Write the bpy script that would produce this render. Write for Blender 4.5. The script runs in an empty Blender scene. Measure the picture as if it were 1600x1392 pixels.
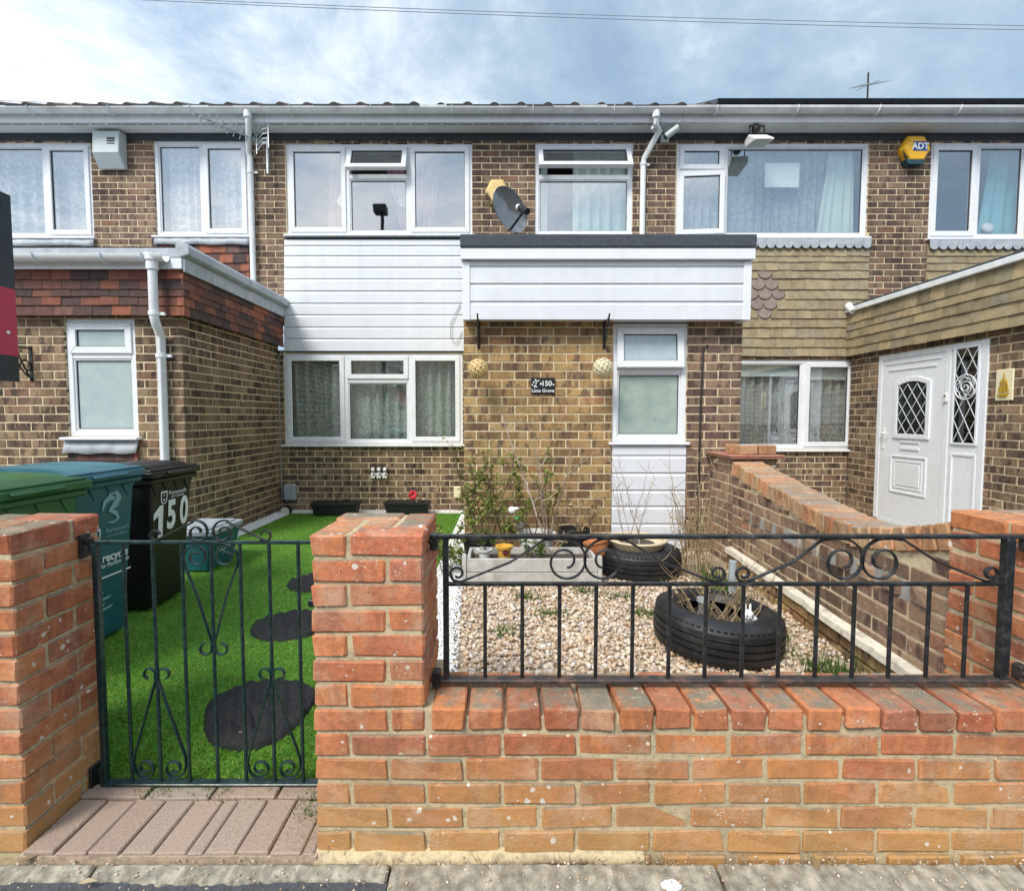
import bpy, bmesh, math, random
import numpy as np
from mathutils import Vector, Matrix, Euler

R = random.Random(11)
rad = math.radians
SC = bpy.context.scene
COL = SC.collection

# ------------------------------------------------------------------ camera
CAMZ, FPX, CX, CY = 1.305, 800.0, 787.0, 696.0
TH = math.atan(44 / 800.0)
ST, CT = math.sin(TH), math.cos(TH)
cd = bpy.data.cameras.new('camera')
cam = bpy.data.objects.new('camera', cd)
COL.objects.link(cam)
cam.location = (0, 0, CAMZ)
cam.rotation_euler = (math.pi / 2 - TH, 0, 0)
cd.sensor_width = 36
cd.lens = 18.0
cd.shift_x = 13 / 1600
cd.clip_start = 0.05
cd.clip_end = 500
SC.camera = cam

# ------------------------------------------------------------------ world and sun
SUN_EL, SUN_DIR = rad(48), Vector((-0.55, -0.84, 0)).normalized()
w = bpy.data.worlds.new('World')
SC.world = w
w.use_nodes = True
nt = w.node_tree
nt.nodes.clear()


def N(nt, typ, ins=None, **props):
    n = nt.nodes.new(typ)
    for k, v in props.items():
        setattr(n, k, v)
    for k, v in (ins or {}).items():
        s = n.inputs[k]
        if isinstance(v, bpy.types.NodeSocket):
            nt.links.new(v, s)
        else:
            s.default_value = v
    return n


def MA(nt, op, a, b=0.0, c=0.0, clamp=False):
    return N(nt, 'ShaderNodeMath', {0: a, 1: b, 2: c}, operation=op, use_clamp=clamp).outputs[0]


def VM(nt, op, a, b=(0, 0, 0)):
    return N(nt, 'ShaderNodeVectorMath', {0: a, 1: b}, operation=op).outputs[0]


def RAMP(nt, fac, stops, interp='LINEAR'):
    n = N(nt, 'ShaderNodeValToRGB', {0: fac})
    cr = n.color_ramp
    cr.interpolation = interp
    while len(cr.elements) < len(stops):
        cr.elements.new(0.5)
    for e, (p, c) in zip(cr.elements, stops):
        e.position = p
        e.color = (c, c, c, 1) if isinstance(c, (int, float)) else (c[0], c[1], c[2], 1)
    return n.outputs[0]


def MIX(nt, fac, a, b, blend='MIX'):
    n = nt.nodes.new('ShaderNodeMix')
    n.data_type = 'RGBA'
    n.blend_type = blend
    for i, v in ((0, fac), (6, a), (7, b)):
        if isinstance(v, bpy.types.NodeSocket):
            nt.links.new(v, n.inputs[i])
        elif i == 0:
            n.inputs[0].default_value = v
        else:
            n.inputs[i].default_value = (v[0], v[1], v[2], 1)
    return n.outputs[2]


def NOISE(nt, vec, scale, detail=4, rough=0.55, dist=0.0):
    ins = {'Scale': scale, 'Detail': detail, 'Roughness': rough, 'Distortion': dist}
    if vec is not None:
        ins['Vector'] = vec
    return N(nt, 'ShaderNodeTexNoise', ins).outputs[0]


SKY_OFF = (5.0, 13.0, 5.0)
sky = N(nt, 'ShaderNodeTexSky', sky_type='NISHITA', sun_disc=False, sun_elevation=SUN_EL,
        sun_rotation=math.atan2(SUN_DIR.x, SUN_DIR.y), air_density=1.0, dust_density=1.2, ozone_density=1.0)
tc = N(nt, 'ShaderNodeTexCoord')
sep = N(nt, 'ShaderNodeSeparateXYZ', {0: tc.outputs['Generated']})
zz = MA(nt, 'ADD', MA(nt, 'MAXIMUM', sep.outputs[2], 0.0), 0.12)
cmb = N(nt, 'ShaderNodeCombineXYZ', {0: MA(nt, 'DIVIDE', sep.outputs[0], zz), 1: MA(nt, 'DIVIDE', sep.outputs[1], zz), 2: 0.35})
cmb = N(nt, 'ShaderNodeVectorMath', {0: cmb.outputs[0], 1: SKY_OFF}, operation='ADD')
n1 = NOISE(nt, cmb.outputs[0], 1.25, 10, 0.64, 0.35)
n2 = NOISE(nt, VM(nt, 'ADD', cmb.outputs[0], (4.3, 1.7, 2.0)), 0.42, 5, 0.5, 0.3)
cover = RAMP(nt, n1, [(0.30, 0.7), (0.52, 1.0)])
shade = RAMP(nt, MA(nt, 'ADD', MA(nt, 'MULTIPLY', n1, 0.55), MA(nt, 'MULTIPLY', n2, 0.45)), [(0.41, (1.45, 1.95, 2.45)), (0.485, (2.0, 2.55, 3.1)), (0.545, (3.3, 3.7, 4.15)), (0.63, (5.0, 5.0, 5.1))])
sdot = MA(nt, 'MAXIMUM', N(nt, 'ShaderNodeVectorMath', {0: tc.outputs['Generated'], 1: (SUN_DIR.x * math.cos(SUN_EL), SUN_DIR.y * math.cos(SUN_EL), math.sin(SUN_EL))}, operation='DOT_PRODUCT').outputs['Value'], 0.0)
shade = MIX(nt, 1.0, shade, RAMP(nt, sdot, [(0.0, 0.62), (1.0, 1.0)]), 'MULTIPLY')
shade = MIX(nt, 1.0, shade, (1.5, 1.5, 1.5), 'MULTIPLY')
skyc = MIX(nt, cover, sky.outputs[0], shade)
bg = N(nt, 'ShaderNodeBackground', {0: skyc, 1: 0.10})
nt.links.new(bg.outputs[0], N(nt, 'ShaderNodeOutputWorld').inputs[0])

sl = bpy.data.lights.new('sun', 'SUN')
sl.energy = 1.3
sl.angle = rad(20)
sl.color = (1.0, 0.94, 0.84)
sun = bpy.data.objects.new('sun', sl)
COL.objects.link(sun)
sd = Vector((SUN_DIR.x * math.cos(SUN_EL), SUN_DIR.y * math.cos(SUN_EL), math.sin(SUN_EL)))
sun.rotation_euler = sd.to_track_quat('Z', 'Y').to_euler()
sun.location = sd * 60
SC.view_settings.view_transform = 'Standard'
SC.view_settings.look = 'None'
SC.view_settings.gamma = 1
SC.view_settings.exposure = 1.52
SC.view_settings.use_curve_mapping = False
SC.cycles.max_bounces = 8
SC.cycles.transparent_max_bounces = 12


# ------------------------------------------------------------------ measuring: a photo pixel on a wall at depth Y
def Z(py, Y):
    v = (CY - py) / FPX
    return CAMZ + Y * (-ST + v * CT) / (CT + v * ST)


def X(px, Y, py=652):
    v = (CY - py) / FPX
    return (px - CX) / FPX * Y / (CT + v * ST)


def rect(px0, py0, px1, py1, Y):
    m = (py0 + py1) / 2
    return X(px0, Y, m), X(px1, Y, m), Z(py1, Y), Z(py0, Y)


def project(p):
    d = Vector(p) - Vector((0, 0, CAMZ))
    zc = d.y * CT - d.z * ST
    up = d.y * ST + d.z * CT
    if zc < 0.05:
        return None
    return CX + FPX * d.x / zc, CY - FPX * up / zc, zc


# ------------------------------------------------------------------ objects
WL = {}


def setpar(o, p):
    if p is not None:
        o.parent = p
        o.matrix_parent_inverse = Matrix.Translation(-WL[p.name])


def thing(name, label, cat, loc=(0, 0, 0), group=None):
    o = bpy.data.objects.new(name, None)
    o.empty_display_size = 0.1
    COL.objects.link(o)
    o.location = loc
    WL[o.name] = Vector(loc)
    return tag(o, label, cat, group)


def tag(o, label=None, cat=None, group=None, kind=None):
    if label: o['label'] = label
    if cat: o['category'] = cat
    if group: o['group'] = group
    if kind: o['kind'] = kind
    return o


def link(name, me, parent, loc=(0, 0, 0), rot=(0, 0, 0), scale=None, label=None):
    o = bpy.data.objects.new(name, me)
    COL.objects.link(o)
    o.location = loc
    o.rotation_euler = rot
    if scale: o.scale = scale
    WL[o.name] = Vector(loc)
    setpar(o, parent)
    if label: o['label'] = label
    return o


class MB:
    def __init__(s):
        s.v, s.f, s.m = [], [], []

    def add(s, vs, fs, mi=0):
        b = len(s.v)
        s.v += [tuple(v) for v in vs]
        s.f += [tuple(i + b for i in f) for f in fs]
        s.m += [mi] * len(fs)
        return s

    def box(s, x0, x1, y0, y1, z0, z1, mi=0, M=None):
        vs = [Vector((x, y, z)) for z in (z0, z1) for y in (y0, y1) for x in (x0, x1)]
        if M is not None: vs = [M @ v for v in vs]
        return s.add(vs, [(0, 2, 3, 1), (4, 5, 7, 6), (0, 1, 5, 4), (2, 6, 7, 3), (0, 4, 6, 2), (1, 3, 7, 5)], mi)

    def prism(s, poly, a, b, axis='y', mi=0, M=None):
        """poly: 2D points; axis y: (x,z) extruded in y, axis x: (y,z) in x, axis z: (x,y) in z."""
        def P(p, t):
            if axis == 'y': return Vector((p[0], t, p[1]))
            if axis == 'x': return Vector((t, p[0], p[1]))
            return Vector((p[0], p[1], t))
        n = len(poly)
        vs = [P(p, a) for p in poly] + [P(p, b) for p in poly]
        if M is not None: vs = [M @ v for v in vs]
        fs = [tuple(range(n)), tuple(range(2 * n - 1, n - 1, -1))]
        fs += [(i, i + n, (i + 1) % n + n, (i + 1) % n) for i in range(n)]
        return s.add(vs, fs, mi)

    def tube(s, pts, r, n=6, closed=False, mi=0, flat=None):
        pts = [Vector(p) for p in pts]
        k = len(pts)
        rs = r if isinstance(r, (list, tuple)) else [r] * k
        ref = None
        vs = []
        for i, p in enumerate(pts):
            a = pts[i - 1] if (i or closed) else p
            b = pts[(i + 1) % k] if (i < k - 1 or closed) else p
            t = (b - a)
            t = t.normalized() if t.length > 1e-9 else Vector((0, 0, 1))
            if ref is None:
                ref = Vector((0, 1, 0)) if abs(t.y) < 0.9 else Vector((1, 0, 0))
            u = (ref - t * ref.dot(t))
            u = u.normalized() if u.length > 1e-6 else t.orthogonal().normalized()
            ref = u
            q = t.cross(u)
            for j in range(n):
                an = 2 * math.pi * (j + 0.5) / n
                fu, fq = (flat or (1, 1))
                vs.append(p + (u * math.cos(an) * fu + q * math.sin(an) * fq) * rs[i])
        fs = []
        for i in range(k if closed else k - 1):
            for j in range(n):
                a, b = i * n + j, i * n + (j + 1) % n
                c, d = ((i + 1) % k) * n + (j + 1) % n, ((i + 1) % k) * n + j
                fs.append((a, b, c, d))
        if not closed:
            fs.append(tuple(range(n - 1, -1, -1)))
            fs.append(tuple(range((k - 1) * n, k * n)))
        return s.add(vs, fs, mi)

    def lathe(s, prof, c=(0, 0, 0), n=24, mi=0, cap=True, M=None):
        vs = []
        for r, z in prof:
            for j in range(n):
                a = 2 * math.pi * j / n
                vs.append(Vector((r * math.cos(a), r * math.sin(a), z)))
        if M is not None: vs = [M @ v for v in vs]
        vs = [v + Vector(c) for v in vs]
        fs = []
        for i in range(len(prof) - 1):
            for j in range(n):
                fs.append((i * n + j, i * n + (j + 1) % n, (i + 1) * n + (j + 1) % n, (i + 1) * n + j))
        if cap:
            fs.append(tuple(range(n - 1, -1, -1)))
            fs.append(tuple(range((len(prof) - 1) * n, len(prof) * n)))
        return s.add(vs, fs, mi)

    def ball(s, c, r, n=10, mi=0, M=None):
        rx, ry, rz = r if isinstance(r, (tuple, list)) else (r, r, r)
        prof = [(max(1e-4, math.sin(math.pi * i / n)), -math.cos(math.pi * i / n)) for i in range(n + 1)]
        b = len(s.v)
        s.lathe(prof, (0, 0, 0), n + 2, mi, cap=False)
        for i in range(b, len(s.v)):
            v = Vector((s.v[i][0] * rx, s.v[i][1] * ry, s.v[i][2] * rz))
            if M is not None: v = M @ v
            s.v[i] = tuple(v + Vector(c))
        return s

    def xf(s, M, start=0):
        for i in range(start, len(s.v)):
            s.v[i] = tuple(M @ Vector(s.v[i]))
        return s

    def build(s, name, mats, parent=None, smooth=False, bev=0, label=None, kind=None, seg=1, auto=None):
        if not isinstance(mats, (list, tuple)): mats = [mats]
        a = np.array(s.v, dtype=float)
        lo, hi = a.min(0), a.max(0)
        loc = Vector(((lo[0] + hi[0]) / 2, (lo[1] + hi[1]) / 2, lo[2]))
        me = bpy.data.meshes.new(name)
        me.from_pydata((a - np.array(loc)).tolist(), [], s.f)
        for m in mats: me.materials.append(m)
        if len(mats) > 1: me.polygons.foreach_set('material_index', s.m)
        bm = bmesh.new()
        bm.from_mesh(me)
        bmesh.ops.recalc_face_normals(bm, faces=bm.faces)
        bm.to_mesh(me)
        bm.free()
        if smooth: me.polygons.foreach_set('use_smooth', [True] * len(me.polygons))
        o = link(name, me, parent, loc, label=label)
        if bev:
            b = o.modifiers.new('bevel', 'BEVEL')
            b.width, b.segments, b.limit_method, b.angle_limit = bev, seg, 'ANGLE', rad(40)
        if auto:
            me.set_sharp_from_angle(angle=rad(auto))
        if kind: o['kind'] = kind
        return o


def fast_mesh(name, verts, faces, mats, parent=None, loc=(0, 0, 0), smooth=False, mi=None):
    """verts (n,3) array, faces (m,k) array of equal-sided polygons"""
    me = bpy.data.meshes.new(name)
    n, (m, k) = len(verts), faces.shape
    me.vertices.add(n)
    me.vertices.foreach_set('co', np.asarray(verts, dtype=np.float32).ravel())
    me.loops.add(m * k)
    me.loops.foreach_set('vertex_index', faces.astype(np.int32).ravel())
    me.polygons.add(m)
    me.polygons.foreach_set('loop_start', np.arange(0, m * k, k, dtype=np.int32))
    if smooth: me.polygons.foreach_set('use_smooth', np.ones(m, dtype=bool))
    for q in (mats if isinstance(mats, (list, tuple)) else [mats]): me.materials.append(q)
    if mi is not None: me.polygons.foreach_set('material_index', mi.astype(np.int32))
    me.update()
    me.validate()
    return link(name, me, parent, loc)


def text(name, s, size, loc, rot, m, parent, align='CENTER', off=0.0, sx=1.0, ext=0.0008):
    c = bpy.data.curves.new(name, 'FONT')
    c.body = s
    c.size = size
    c.align_x = align
    c.align_y = 'CENTER'
    c.extrude = ext
    c.offset = off
    c.materials.append(m)
    tmp = bpy.data.objects.new('lettering_curve', c)
    me = bpy.data.meshes.new_from_object(tmp)
    bpy.data.objects.remove(tmp)
    me.materials.clear()
    me.materials.append(m)
    o = link(name, me, parent, loc, rot)
    o.scale = (sx, 1, 1)
    return o


# ------------------------------------------------------------------ materials
def new(name):
    m = bpy.data.materials.new(name)
    m.use_nodes = True
    t = m.node_tree
    return m, t, t.nodes['Principled BSDF']


def bump(t, b, h, strength=0.3, dist=0.003):
    n = N(t, 'ShaderNodeBump', {'Height': h, 'Strength': strength, 'Distance': dist})
    t.links.new(n.outputs[0], b.inputs['Normal'])
    return n


def setc(t, b, c):
    if isinstance(c, bpy.types.NodeSocket): t.links.new(c, b.inputs['Base Color'])
    else: b.inputs['Base Color'].default_value = (c[0], c[1], c[2], 1)


def simple(name, col, rough=0.5, var=0.12, scale=14.0, metal=0.0, bmp=0.0, bscale=80.0, dirt=None, dirt_amt=0.0, spec=0.5, coat=0.0, streak=0.0):
    m, t, b = new(name)
    oc = N(t, 'ShaderNodeTexCoord').outputs['Object']
    n = NOISE(t, oc, scale, 5)
    lo = tuple(max(0, c * (1 - var)) for c in col)
    hi = tuple(min(1, c * (1 + var)) for c in col)
    c = RAMP(t, n, [(0.3, lo), (0.7, hi)])
    if dirt:
        d = RAMP(t, NOISE(t, oc, scale * 0.6, 7, 0.65), [(0.5, 0.0), (0.7, 1.0)])
        c = MIX(t, MA(t, 'MULTIPLY', d, dirt_amt), c, dirt)
    if streak:
        p = N(t, 'ShaderNodeNewGeometry').outputs['Position']
        sm = RAMP(t, NOISE(t, VM(t, 'MULTIPLY', p, (9.0, 9.0, 0.7)), 1.0, 7, 0.65), [(0.50, 0.0), (0.72, 1.0)])
        c = MIX(t, MA(t, 'MULTIPLY', sm, streak), c, dirt)
    setc(t, b, c)
    b.inputs['Roughness'].default_value = rough
    t.links.new(RAMP(t, NOISE(t, oc, scale * 2, 4), [(0.3, max(0, rough - 0.1)), (0.7, min(1, rough + 0.1))]), b.inputs['Roughness'])
    b.inputs['Metallic'].default_value = metal
    b.inputs['Specular IOR Level'].default_value = spec
    if coat: b.inputs['Coat Weight'].default_value = coat
    if bmp: bump(t, b, NOISE(t, oc, bscale, 5), bmp, 0.002)
    return m


def rnd_of(t):
    a = N(t, 'ShaderNodeObjectInfo').outputs['Random']
    g = N(t, 'ShaderNodeNewGeometry').outputs['Random Per Island']
    return MA(t, 'FRACT', MA(t, 'ADD', MA(t, 'MULTIPLY', a, 7.31), MA(t, 'MULTIPLY', g, 3.77)))


def brick_mat(name, stops, band, band_amt, spots=0.0, topc=None, low=None, bstr=0.45, band_dark=None):
    m, t, b = new(name)
    r = rnd_of(t)
    oc = N(t, 'ShaderNodeTexCoord').outputs['Object']
    off = N(t, 'ShaderNodeCombineXYZ', {0: MA(t, 'MULTIPLY', r, 61.0), 1: MA(t, 'MULTIPLY', r, 17.0), 2: MA(t, 'MULTIPLY', r, 31.0)}).outputs[0]
    v = VM(t, 'ADD', oc, off)
    c = RAMP(t, r, stops)
    r2 = MA(t, 'FRACT', MA(t, 'MULTIPLY', r, 13.7))
    nb = NOISE(t, VM(t, 'MULTIPLY', v, (15, 15, 3)), 1.0, 3, 0.55)
    bf = MA(t, 'MULTIPLY', RAMP(t, nb, [(0.48, 0.0), (0.56, 1.0)]), MA(t, 'MULTIPLY_ADD', r2, band_amt, band_amt * 0.25), clamp=True)
    c = MIX(t, bf, c, band)
    if band_dark:
        nb2 = NOISE(t, VM(t, 'ADD', VM(t, 'MULTIPLY', v, (13, 13, 4)), (9, 3, 1)), 1.0, 3, 0.6)
        c = MIX(t, RAMP(t, nb2, [(0.54, 0.0), (0.62, 0.8)]), c, band_dark)
    f = NOISE(t, v, 45, 6, 0.7)
    c = MIX(t, 1.0, c, RAMP(t, f, [(0.25, 0.62), (0.5, 1.0), (0.8, 1.3)]), 'MULTIPLY')
    pos = N(t, 'ShaderNodeNewGeometry')
    drift = NOISE(t, VM(t, 'MULTIPLY', pos.outputs['Position'], (1.0, 1.0, 0.55)), 1.3, 4, 0.6)
    c = MIX(t, 1.0, c, RAMP(t, drift, [(0.32, 0.74), (0.5, 1.0), (0.68, 1.28)]), 'MULTIPLY')
    streak = NOISE(t, VM(t, 'MULTIPLY', pos.outputs['Position'], (4.0, 4.0, 0.45)), 1.0, 6, 0.65)
    c = MIX(t, 1.0, c, RAMP(t, streak, [(0.30, 0.62), (0.48, 1.0), (0.75, 1.12)]), 'MULTIPLY')
    if low:
        sz = N(t, 'ShaderNodeSeparateXYZ', {0: pos.outputs['Position']}).outputs[2]
        k = MA(t, 'ADD', sz, MA(t, 'MULTIPLY', NOISE(t, pos.outputs['Position'], 5, 5), 0.35))
        c = MIX(t, RAMP(t, k, [(0.16, 0.85), (0.55, 0.0)]), c, low)
    if topc:
        nz = N(t, 'ShaderNodeSeparateXYZ', {0: pos.outputs['Normal']}).outputs[2]
        ln = NOISE(t, pos.outputs['Position'], 16, 7, 0.7)
        tf = MA(t, 'MULTIPLY', RAMP(t, nz, [(0.55, 0.0), (0.9, 1.0)]), RAMP(t, MA(t, 'ADD', ln, MA(t, 'MULTIPLY', MA(t, 'SUBTRACT', r2, 0.5), 0.3)), [(0.38, 0.12), (0.58, 0.95)]))
        c = MIX(t, tf, c, MIX(t, NOISE(t, pos.outputs['Position'], 40, 4), topc, tuple(x * 0.55 for x in topc)))
    if spots:
        vo = N(t, 'ShaderNodeTexVoronoi', {'Vector': VM(t, 'ADD', v, VM(t, 'SCALE', v)), 'Scale': 120.0})
        vo.inputs['Vector'].default_value = (0, 0, 0)
        t.links.new(v, vo.inputs['Vector'])
        vr = N(t, 'ShaderNodeSeparateColor', {0: vo.outputs['Color']})
        size = MA(t, 'MULTIPLY', MA(t, 'POWER', vr.outputs[0], 3.2), 0.55)
        cl = MA(t, 'MULTIPLY', RAMP(t, NOISE(t, pos.outputs['Position'], 9, 4, 0.6), [(0.46, 0.0), (0.64, 1.0)]), RAMP(t, NOISE(t, pos.outputs['Position'], 2.4, 3, 0.6), [(0.44, 0.15), (0.6, 1.0)]))
        sp = MA(t, 'MULTIPLY', MA(t, 'LESS_THAN', MA(t, 'ADD', vo.outputs['Distance'], MA(t, 'MULTIPLY_ADD', NOISE(t, v, 260, 3), 0.5, -0.25)), MA(t, 'MULTIPLY', size, cl)), spots)
        c = MIX(t, MA(t, 'MULTIPLY', sp, 0.75), c, (0.62, 0.52, 0.42))
        vo2 = N(t, 'ShaderNodeTexVoronoi', {'Vector': v, 'Scale': 42.0})
        vr2 = N(t, 'ShaderNodeSeparateColor', {0: vo2.outputs['Color']})
        s2 = MA(t, 'MULTIPLY', MA(t, 'POWER', vr2.outputs[1], 18.0), 0.40)
        wob = MA(t, 'MULTIPLY_ADD', NOISE(t, v, 110, 4), 0.7, -0.35)
        c = MIX(t, MA(t, 'MULTIPLY', MA(t, 'LESS_THAN', MA(t, 'ADD', vo2.outputs['Distance'], wob), s2), 0.85 * spots), c, (0.7, 0.64, 0.56))
        film = MA(t, 'MULTIPLY', RAMP(t, NOISE(t, pos.outputs['Position'], 7, 8, 0.7), [(0.50, 0.0), (0.70, 0.6)]), spots)
        c = MIX(t, film, c, (0.58, 0.40, 0.27))
        smear = RAMP(t, NOISE(t, VM(t, 'MULTIPLY', v, (1.0, 1.0, 2.2)), 24, 6, 0.75), [(0.60, 0.0), (0.70, 0.7)])
        c = MIX(t, MA(t, 'MULTIPLY', MA(t, 'MULTIPLY', smear, spots), RAMP(t, r2, [(0.3, 0.0), (0.8, 1.0)])), c, (0.60, 0.50, 0.37))
    setc(t, b, c)
    b.inputs['Roughness'].default_value = 0.9
    b.inputs['Specular IOR Level'].default_value = 0.25
    h = MA(t, 'ADD', MA(t, 'MULTIPLY', NOISE(t, v, 28, 5, 0.65), 1.0), MA(t, 'MULTIPLY', NOISE(t, v, 160, 4, 0.6), 0.45))
    bump(t, b, h, bstr, 0.006)
    return m


def mortar_mat(name, col, dark, scale=30):
    m, t, b = new(name)
    p = N(t, 'ShaderNodeNewGeometry').outputs['Position']
    c = RAMP(t, NOISE(t, p, scale, 7, 0.7), [(0.3, dark), (0.52, col), (0.8, tuple(min(1, x * 1.2) for x in col))])
    c = MIX(t, RAMP(t, NOISE(t, p, 2.2, 4), [(0.5, 0.0), (0.75, 0.5)]), c, dark)
    setc(t, b, c)
    b.inputs['Roughness'].default_value = 0.95
    b.inputs['Specular IOR Level'].default_value = 0.15
    bump(t, b, NOISE(t, p, 170, 5, 0.7), 0.6, 0.004)
    return m


def island(name, stops, rough=0.8, trans=0.0, nscale=0, bmp=0.0):
    """a colour per separate leaf, blade, pebble or per object"""
    m, t, b = new(name)
    c = RAMP(t, rnd_of(t), stops)
    if nscale:
        p = N(t, 'ShaderNodeNewGeometry').outputs['Position']
        n = NOISE(t, p, nscale, 5, 0.65)
        c = MIX(t, 1.0, c, RAMP(t, n, [(0.3, 0.7), (0.5, 1.0), (0.75, 1.25)]), 'MULTIPLY')
        if bmp: bump(t, b, n, bmp, 0.003)
    setc(t, b, c)
    b.inputs['Roughness'].default_value = rough
    b.inputs['Specular IOR Level'].default_value = 0.3
    if trans:
        tr = N(t, 'ShaderNodeBsdfTranslucent', {0: c})
        mx = N(t, 'ShaderNodeMixShader', {0: trans, 1: b.outputs[0], 2: tr.outputs[0]})
        t.links.new(mx.outputs[0], t.nodes['Material Output'].inputs[0])
    return m


def glass_mat(name='window_glass', tint=(0.97, 0.99, 0.99), base=0.17):
    m, t, b = new(name)
    t.nodes.remove(b)
    p = N(t, 'ShaderNodeNewGeometry').outputs['Position']
    bn = N(t, 'ShaderNodeBump', {'Height': NOISE(t, p, 1.6, 2), 'Strength': 0.012, 'Distance': 0.05})
    ior = MA(t, 'SUBTRACT', 1.5, MA(t, 'MULTIPLY', N(t, 'ShaderNodeNewGeometry').outputs['Backfacing'], 1.5 - 1 / 1.5))
    fr = N(t, 'ShaderNodeFresnel', {'IOR': ior, 'Normal': bn.outputs[0]})
    fac = MA(t, 'ADD', MA(t, 'MULTIPLY', fr.outputs[0], 1.0), base, clamp=True)
    tr = N(t, 'ShaderNodeBsdfTransparent', {0: (*tint, 1)})
    gl = N(t, 'ShaderNodeBsdfGlossy', {0: (0.95, 0.97, 1, 1), 'Roughness': 0.015, 'Normal': bn.outputs[0]})
    mx = N(t, 'ShaderNodeMixShader', {0: fac, 1: tr.outputs[0], 2: gl.outputs[0]})
    t.links.new(mx.outputs[0], t.nodes['Material Output'].inputs[0])
    return m


def net_mat(name, col, open_=0.35, lace=0.25, scale=60, hem=None):
    m, t, b = new(name)
    t.nodes.remove(b)
    p = N(t, 'ShaderNodeNewGeometry').outputs['Position']
    d = N(t, 'ShaderNodeBsdfDiffuse', {0: (*col, 1)})
    tl = N(t, 'ShaderNodeBsdfTranslucent', {0: (*col, 1)})
    dm = N(t, 'ShaderNodeMixShader', {0: 0.3, 1: d.outputs[0], 2: tl.outputs[0]})
    tr = N(t, 'ShaderNodeBsdfTransparent')
    vo = N(t, 'ShaderNodeTexVoronoi', {'Vector': p, 'Scale': scale * 0.28})
    pat = RAMP(t, MA(t, 'ADD', vo.outputs['Distance'], MA(t, 'MULTIPLY', NOISE(t, p, scale, 3), 0.5)), [(0.62, 0.0), (0.9, 1.0)])
    fac = MA(t, 'ADD', open_, MA(t, 'MULTIPLY', pat, lace), clamp=True)
    if hem is not None:
        sz = N(t, 'ShaderNodeSeparateXYZ', {0: p}).outputs[2]
        hf = MA(t, 'LESS_THAN', sz, hem)
        hp = MA(t, 'MULTIPLY', RAMP(t, NOISE(t, p, 55, 4, 0.7), [(0.45, 0.0), (0.55, 1.0)]), hf)
        fac = MA(t, 'ADD', MA(t, 'MULTIPLY', hp, 0.45), fac, clamp=True)
    mx = N(t, 'ShaderNodeMixShader', {0: fac, 1: dm.outputs[0], 2: tr.outputs[0]})
    t.links.new(mx.outputs[0], t.nodes['Material Output'].inputs[0])
    return m


M = {}
M['brick_dark'] = brick_mat('dark_stock_brick', [(0, (0.092, 0.062, 0.049)), (.3, (0.131, 0.087, 0.063)), (.55, (0.177, 0.119, 0.080)), (.8, (0.254, 0.171, 0.104)), (1, (0.184, 0.102, 0.072))], (.27, .20, .125), 0.9, band_dark=(.05, .036, .032))
M['brick_purple'] = brick_mat('purple_stock_brick', [(0, (0.094, 0.062, 0.056)), (.35, (0.134, 0.087, 0.072)), (.65, (0.181, 0.117, 0.089)), (.9, (0.241, 0.163, 0.111)), (1, (0.214, 0.111, 0.080))], (.25, .185, .125), 0.6, band_dark=(.065, .045, .042))
M['brick_gold'] = brick_mat('golden_stock_brick', [(0, (0.155, 0.094, 0.054)), (.3, (0.239, 0.147, 0.072)), (.6, (0.335, 0.207, 0.091)), (.85, (0.431, 0.282, 0.124)), (1, (0.311, 0.155, 0.078))], (.40, .285, .14), 0.7, band_dark=(.10, .066, .052))
M['brick_wall'] = brick_mat('weathered_brown_brick', [(0, (0.131, 0.081, 0.062)), (.3, (0.193, 0.119, 0.082)), (.6, (0.262, 0.165, 0.109)), (.85, (0.330, 0.223, 0.141)), (1, (0.344, 0.155, 0.096))], (.30, .22, .15), 0.6, spots=0.35, band_dark=(.085, .055, .048), bstr=0.7)
M['brick_red'] = brick_mat('red_facing_brick', [(0, (0.400, 0.119, 0.062)), (.25, (0.486, 0.170, 0.077)), (.5, (0.540, 0.210, 0.091)), (.7, (0.562, 0.210, 0.082)), (.88, (0.389, 0.142, 0.088)), (1, (0.540, 0.255, 0.113))], (.25, .095, .068), 0.45, spots=1.0, topc=(.25, .235, .175), low=(.47, .275, .105), bstr=0.6)
M['brick_orange'] = brick_mat('orange_coping_brick', [(0, (.34, .16, .075)), (.4, (.42, .21, .10)), (.7, (.36, .24, .14)), (1, (.45, .19, .09))], (.40, .30, .18), 0.6, spots=0.7, topc=(.33, .30, .27))
M['mortar'] = mortar_mat('cream_mortar', (.68, .58, .39), (.45, .37, .25))
M['mortar_red'] = mortar_mat('sandy_grey_mortar', (.56, .46, .29), (.30, .24, .16), 45)
M['upvc'] = simple('white_upvc', (.74, .76, .80), 0.28, 0.03, 6, dirt=(.6, .6, .58), dirt_amt=0.25)
M['upvc_old'] = simple('weathered_white_gutter', (.76, .79, .80), 0.4, 0.08, 5, dirt=(.38, .40, .40), dirt_amt=0.5, streak=0.35)
M['clad'] = simple('white_cladding', (.68, .70, .75), 0.36, 0.05, 2.2, dirt=(.52, .53, .52), dirt_amt=0.4, streak=0.25)
M['soffit'] = simple('grey_white_soffit', (.70, .73, .75), 0.5, 0.06, 4, dirt=(.45, .46, .45), dirt_amt=0.4)
M['glass'] = glass_mat()
M['glass_door'] = glass_mat('door_glass', (.35, .4, .42), 0.05)
M['gasket'] = simple('black_gasket', (.03, .03, .035), 0.6)
M['lead'] = simple('lead_sheet', (.36, .39, .43), 0.6, 0.2, 12, dirt=(.55, .56, .56), dirt_amt=0.5, bmp=0.2)
M['felt'] = simple('mineral_roof_felt', (.055, .065, .08), 0.9, 0.3, 60, bmp=0.5, bscale=300)
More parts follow.
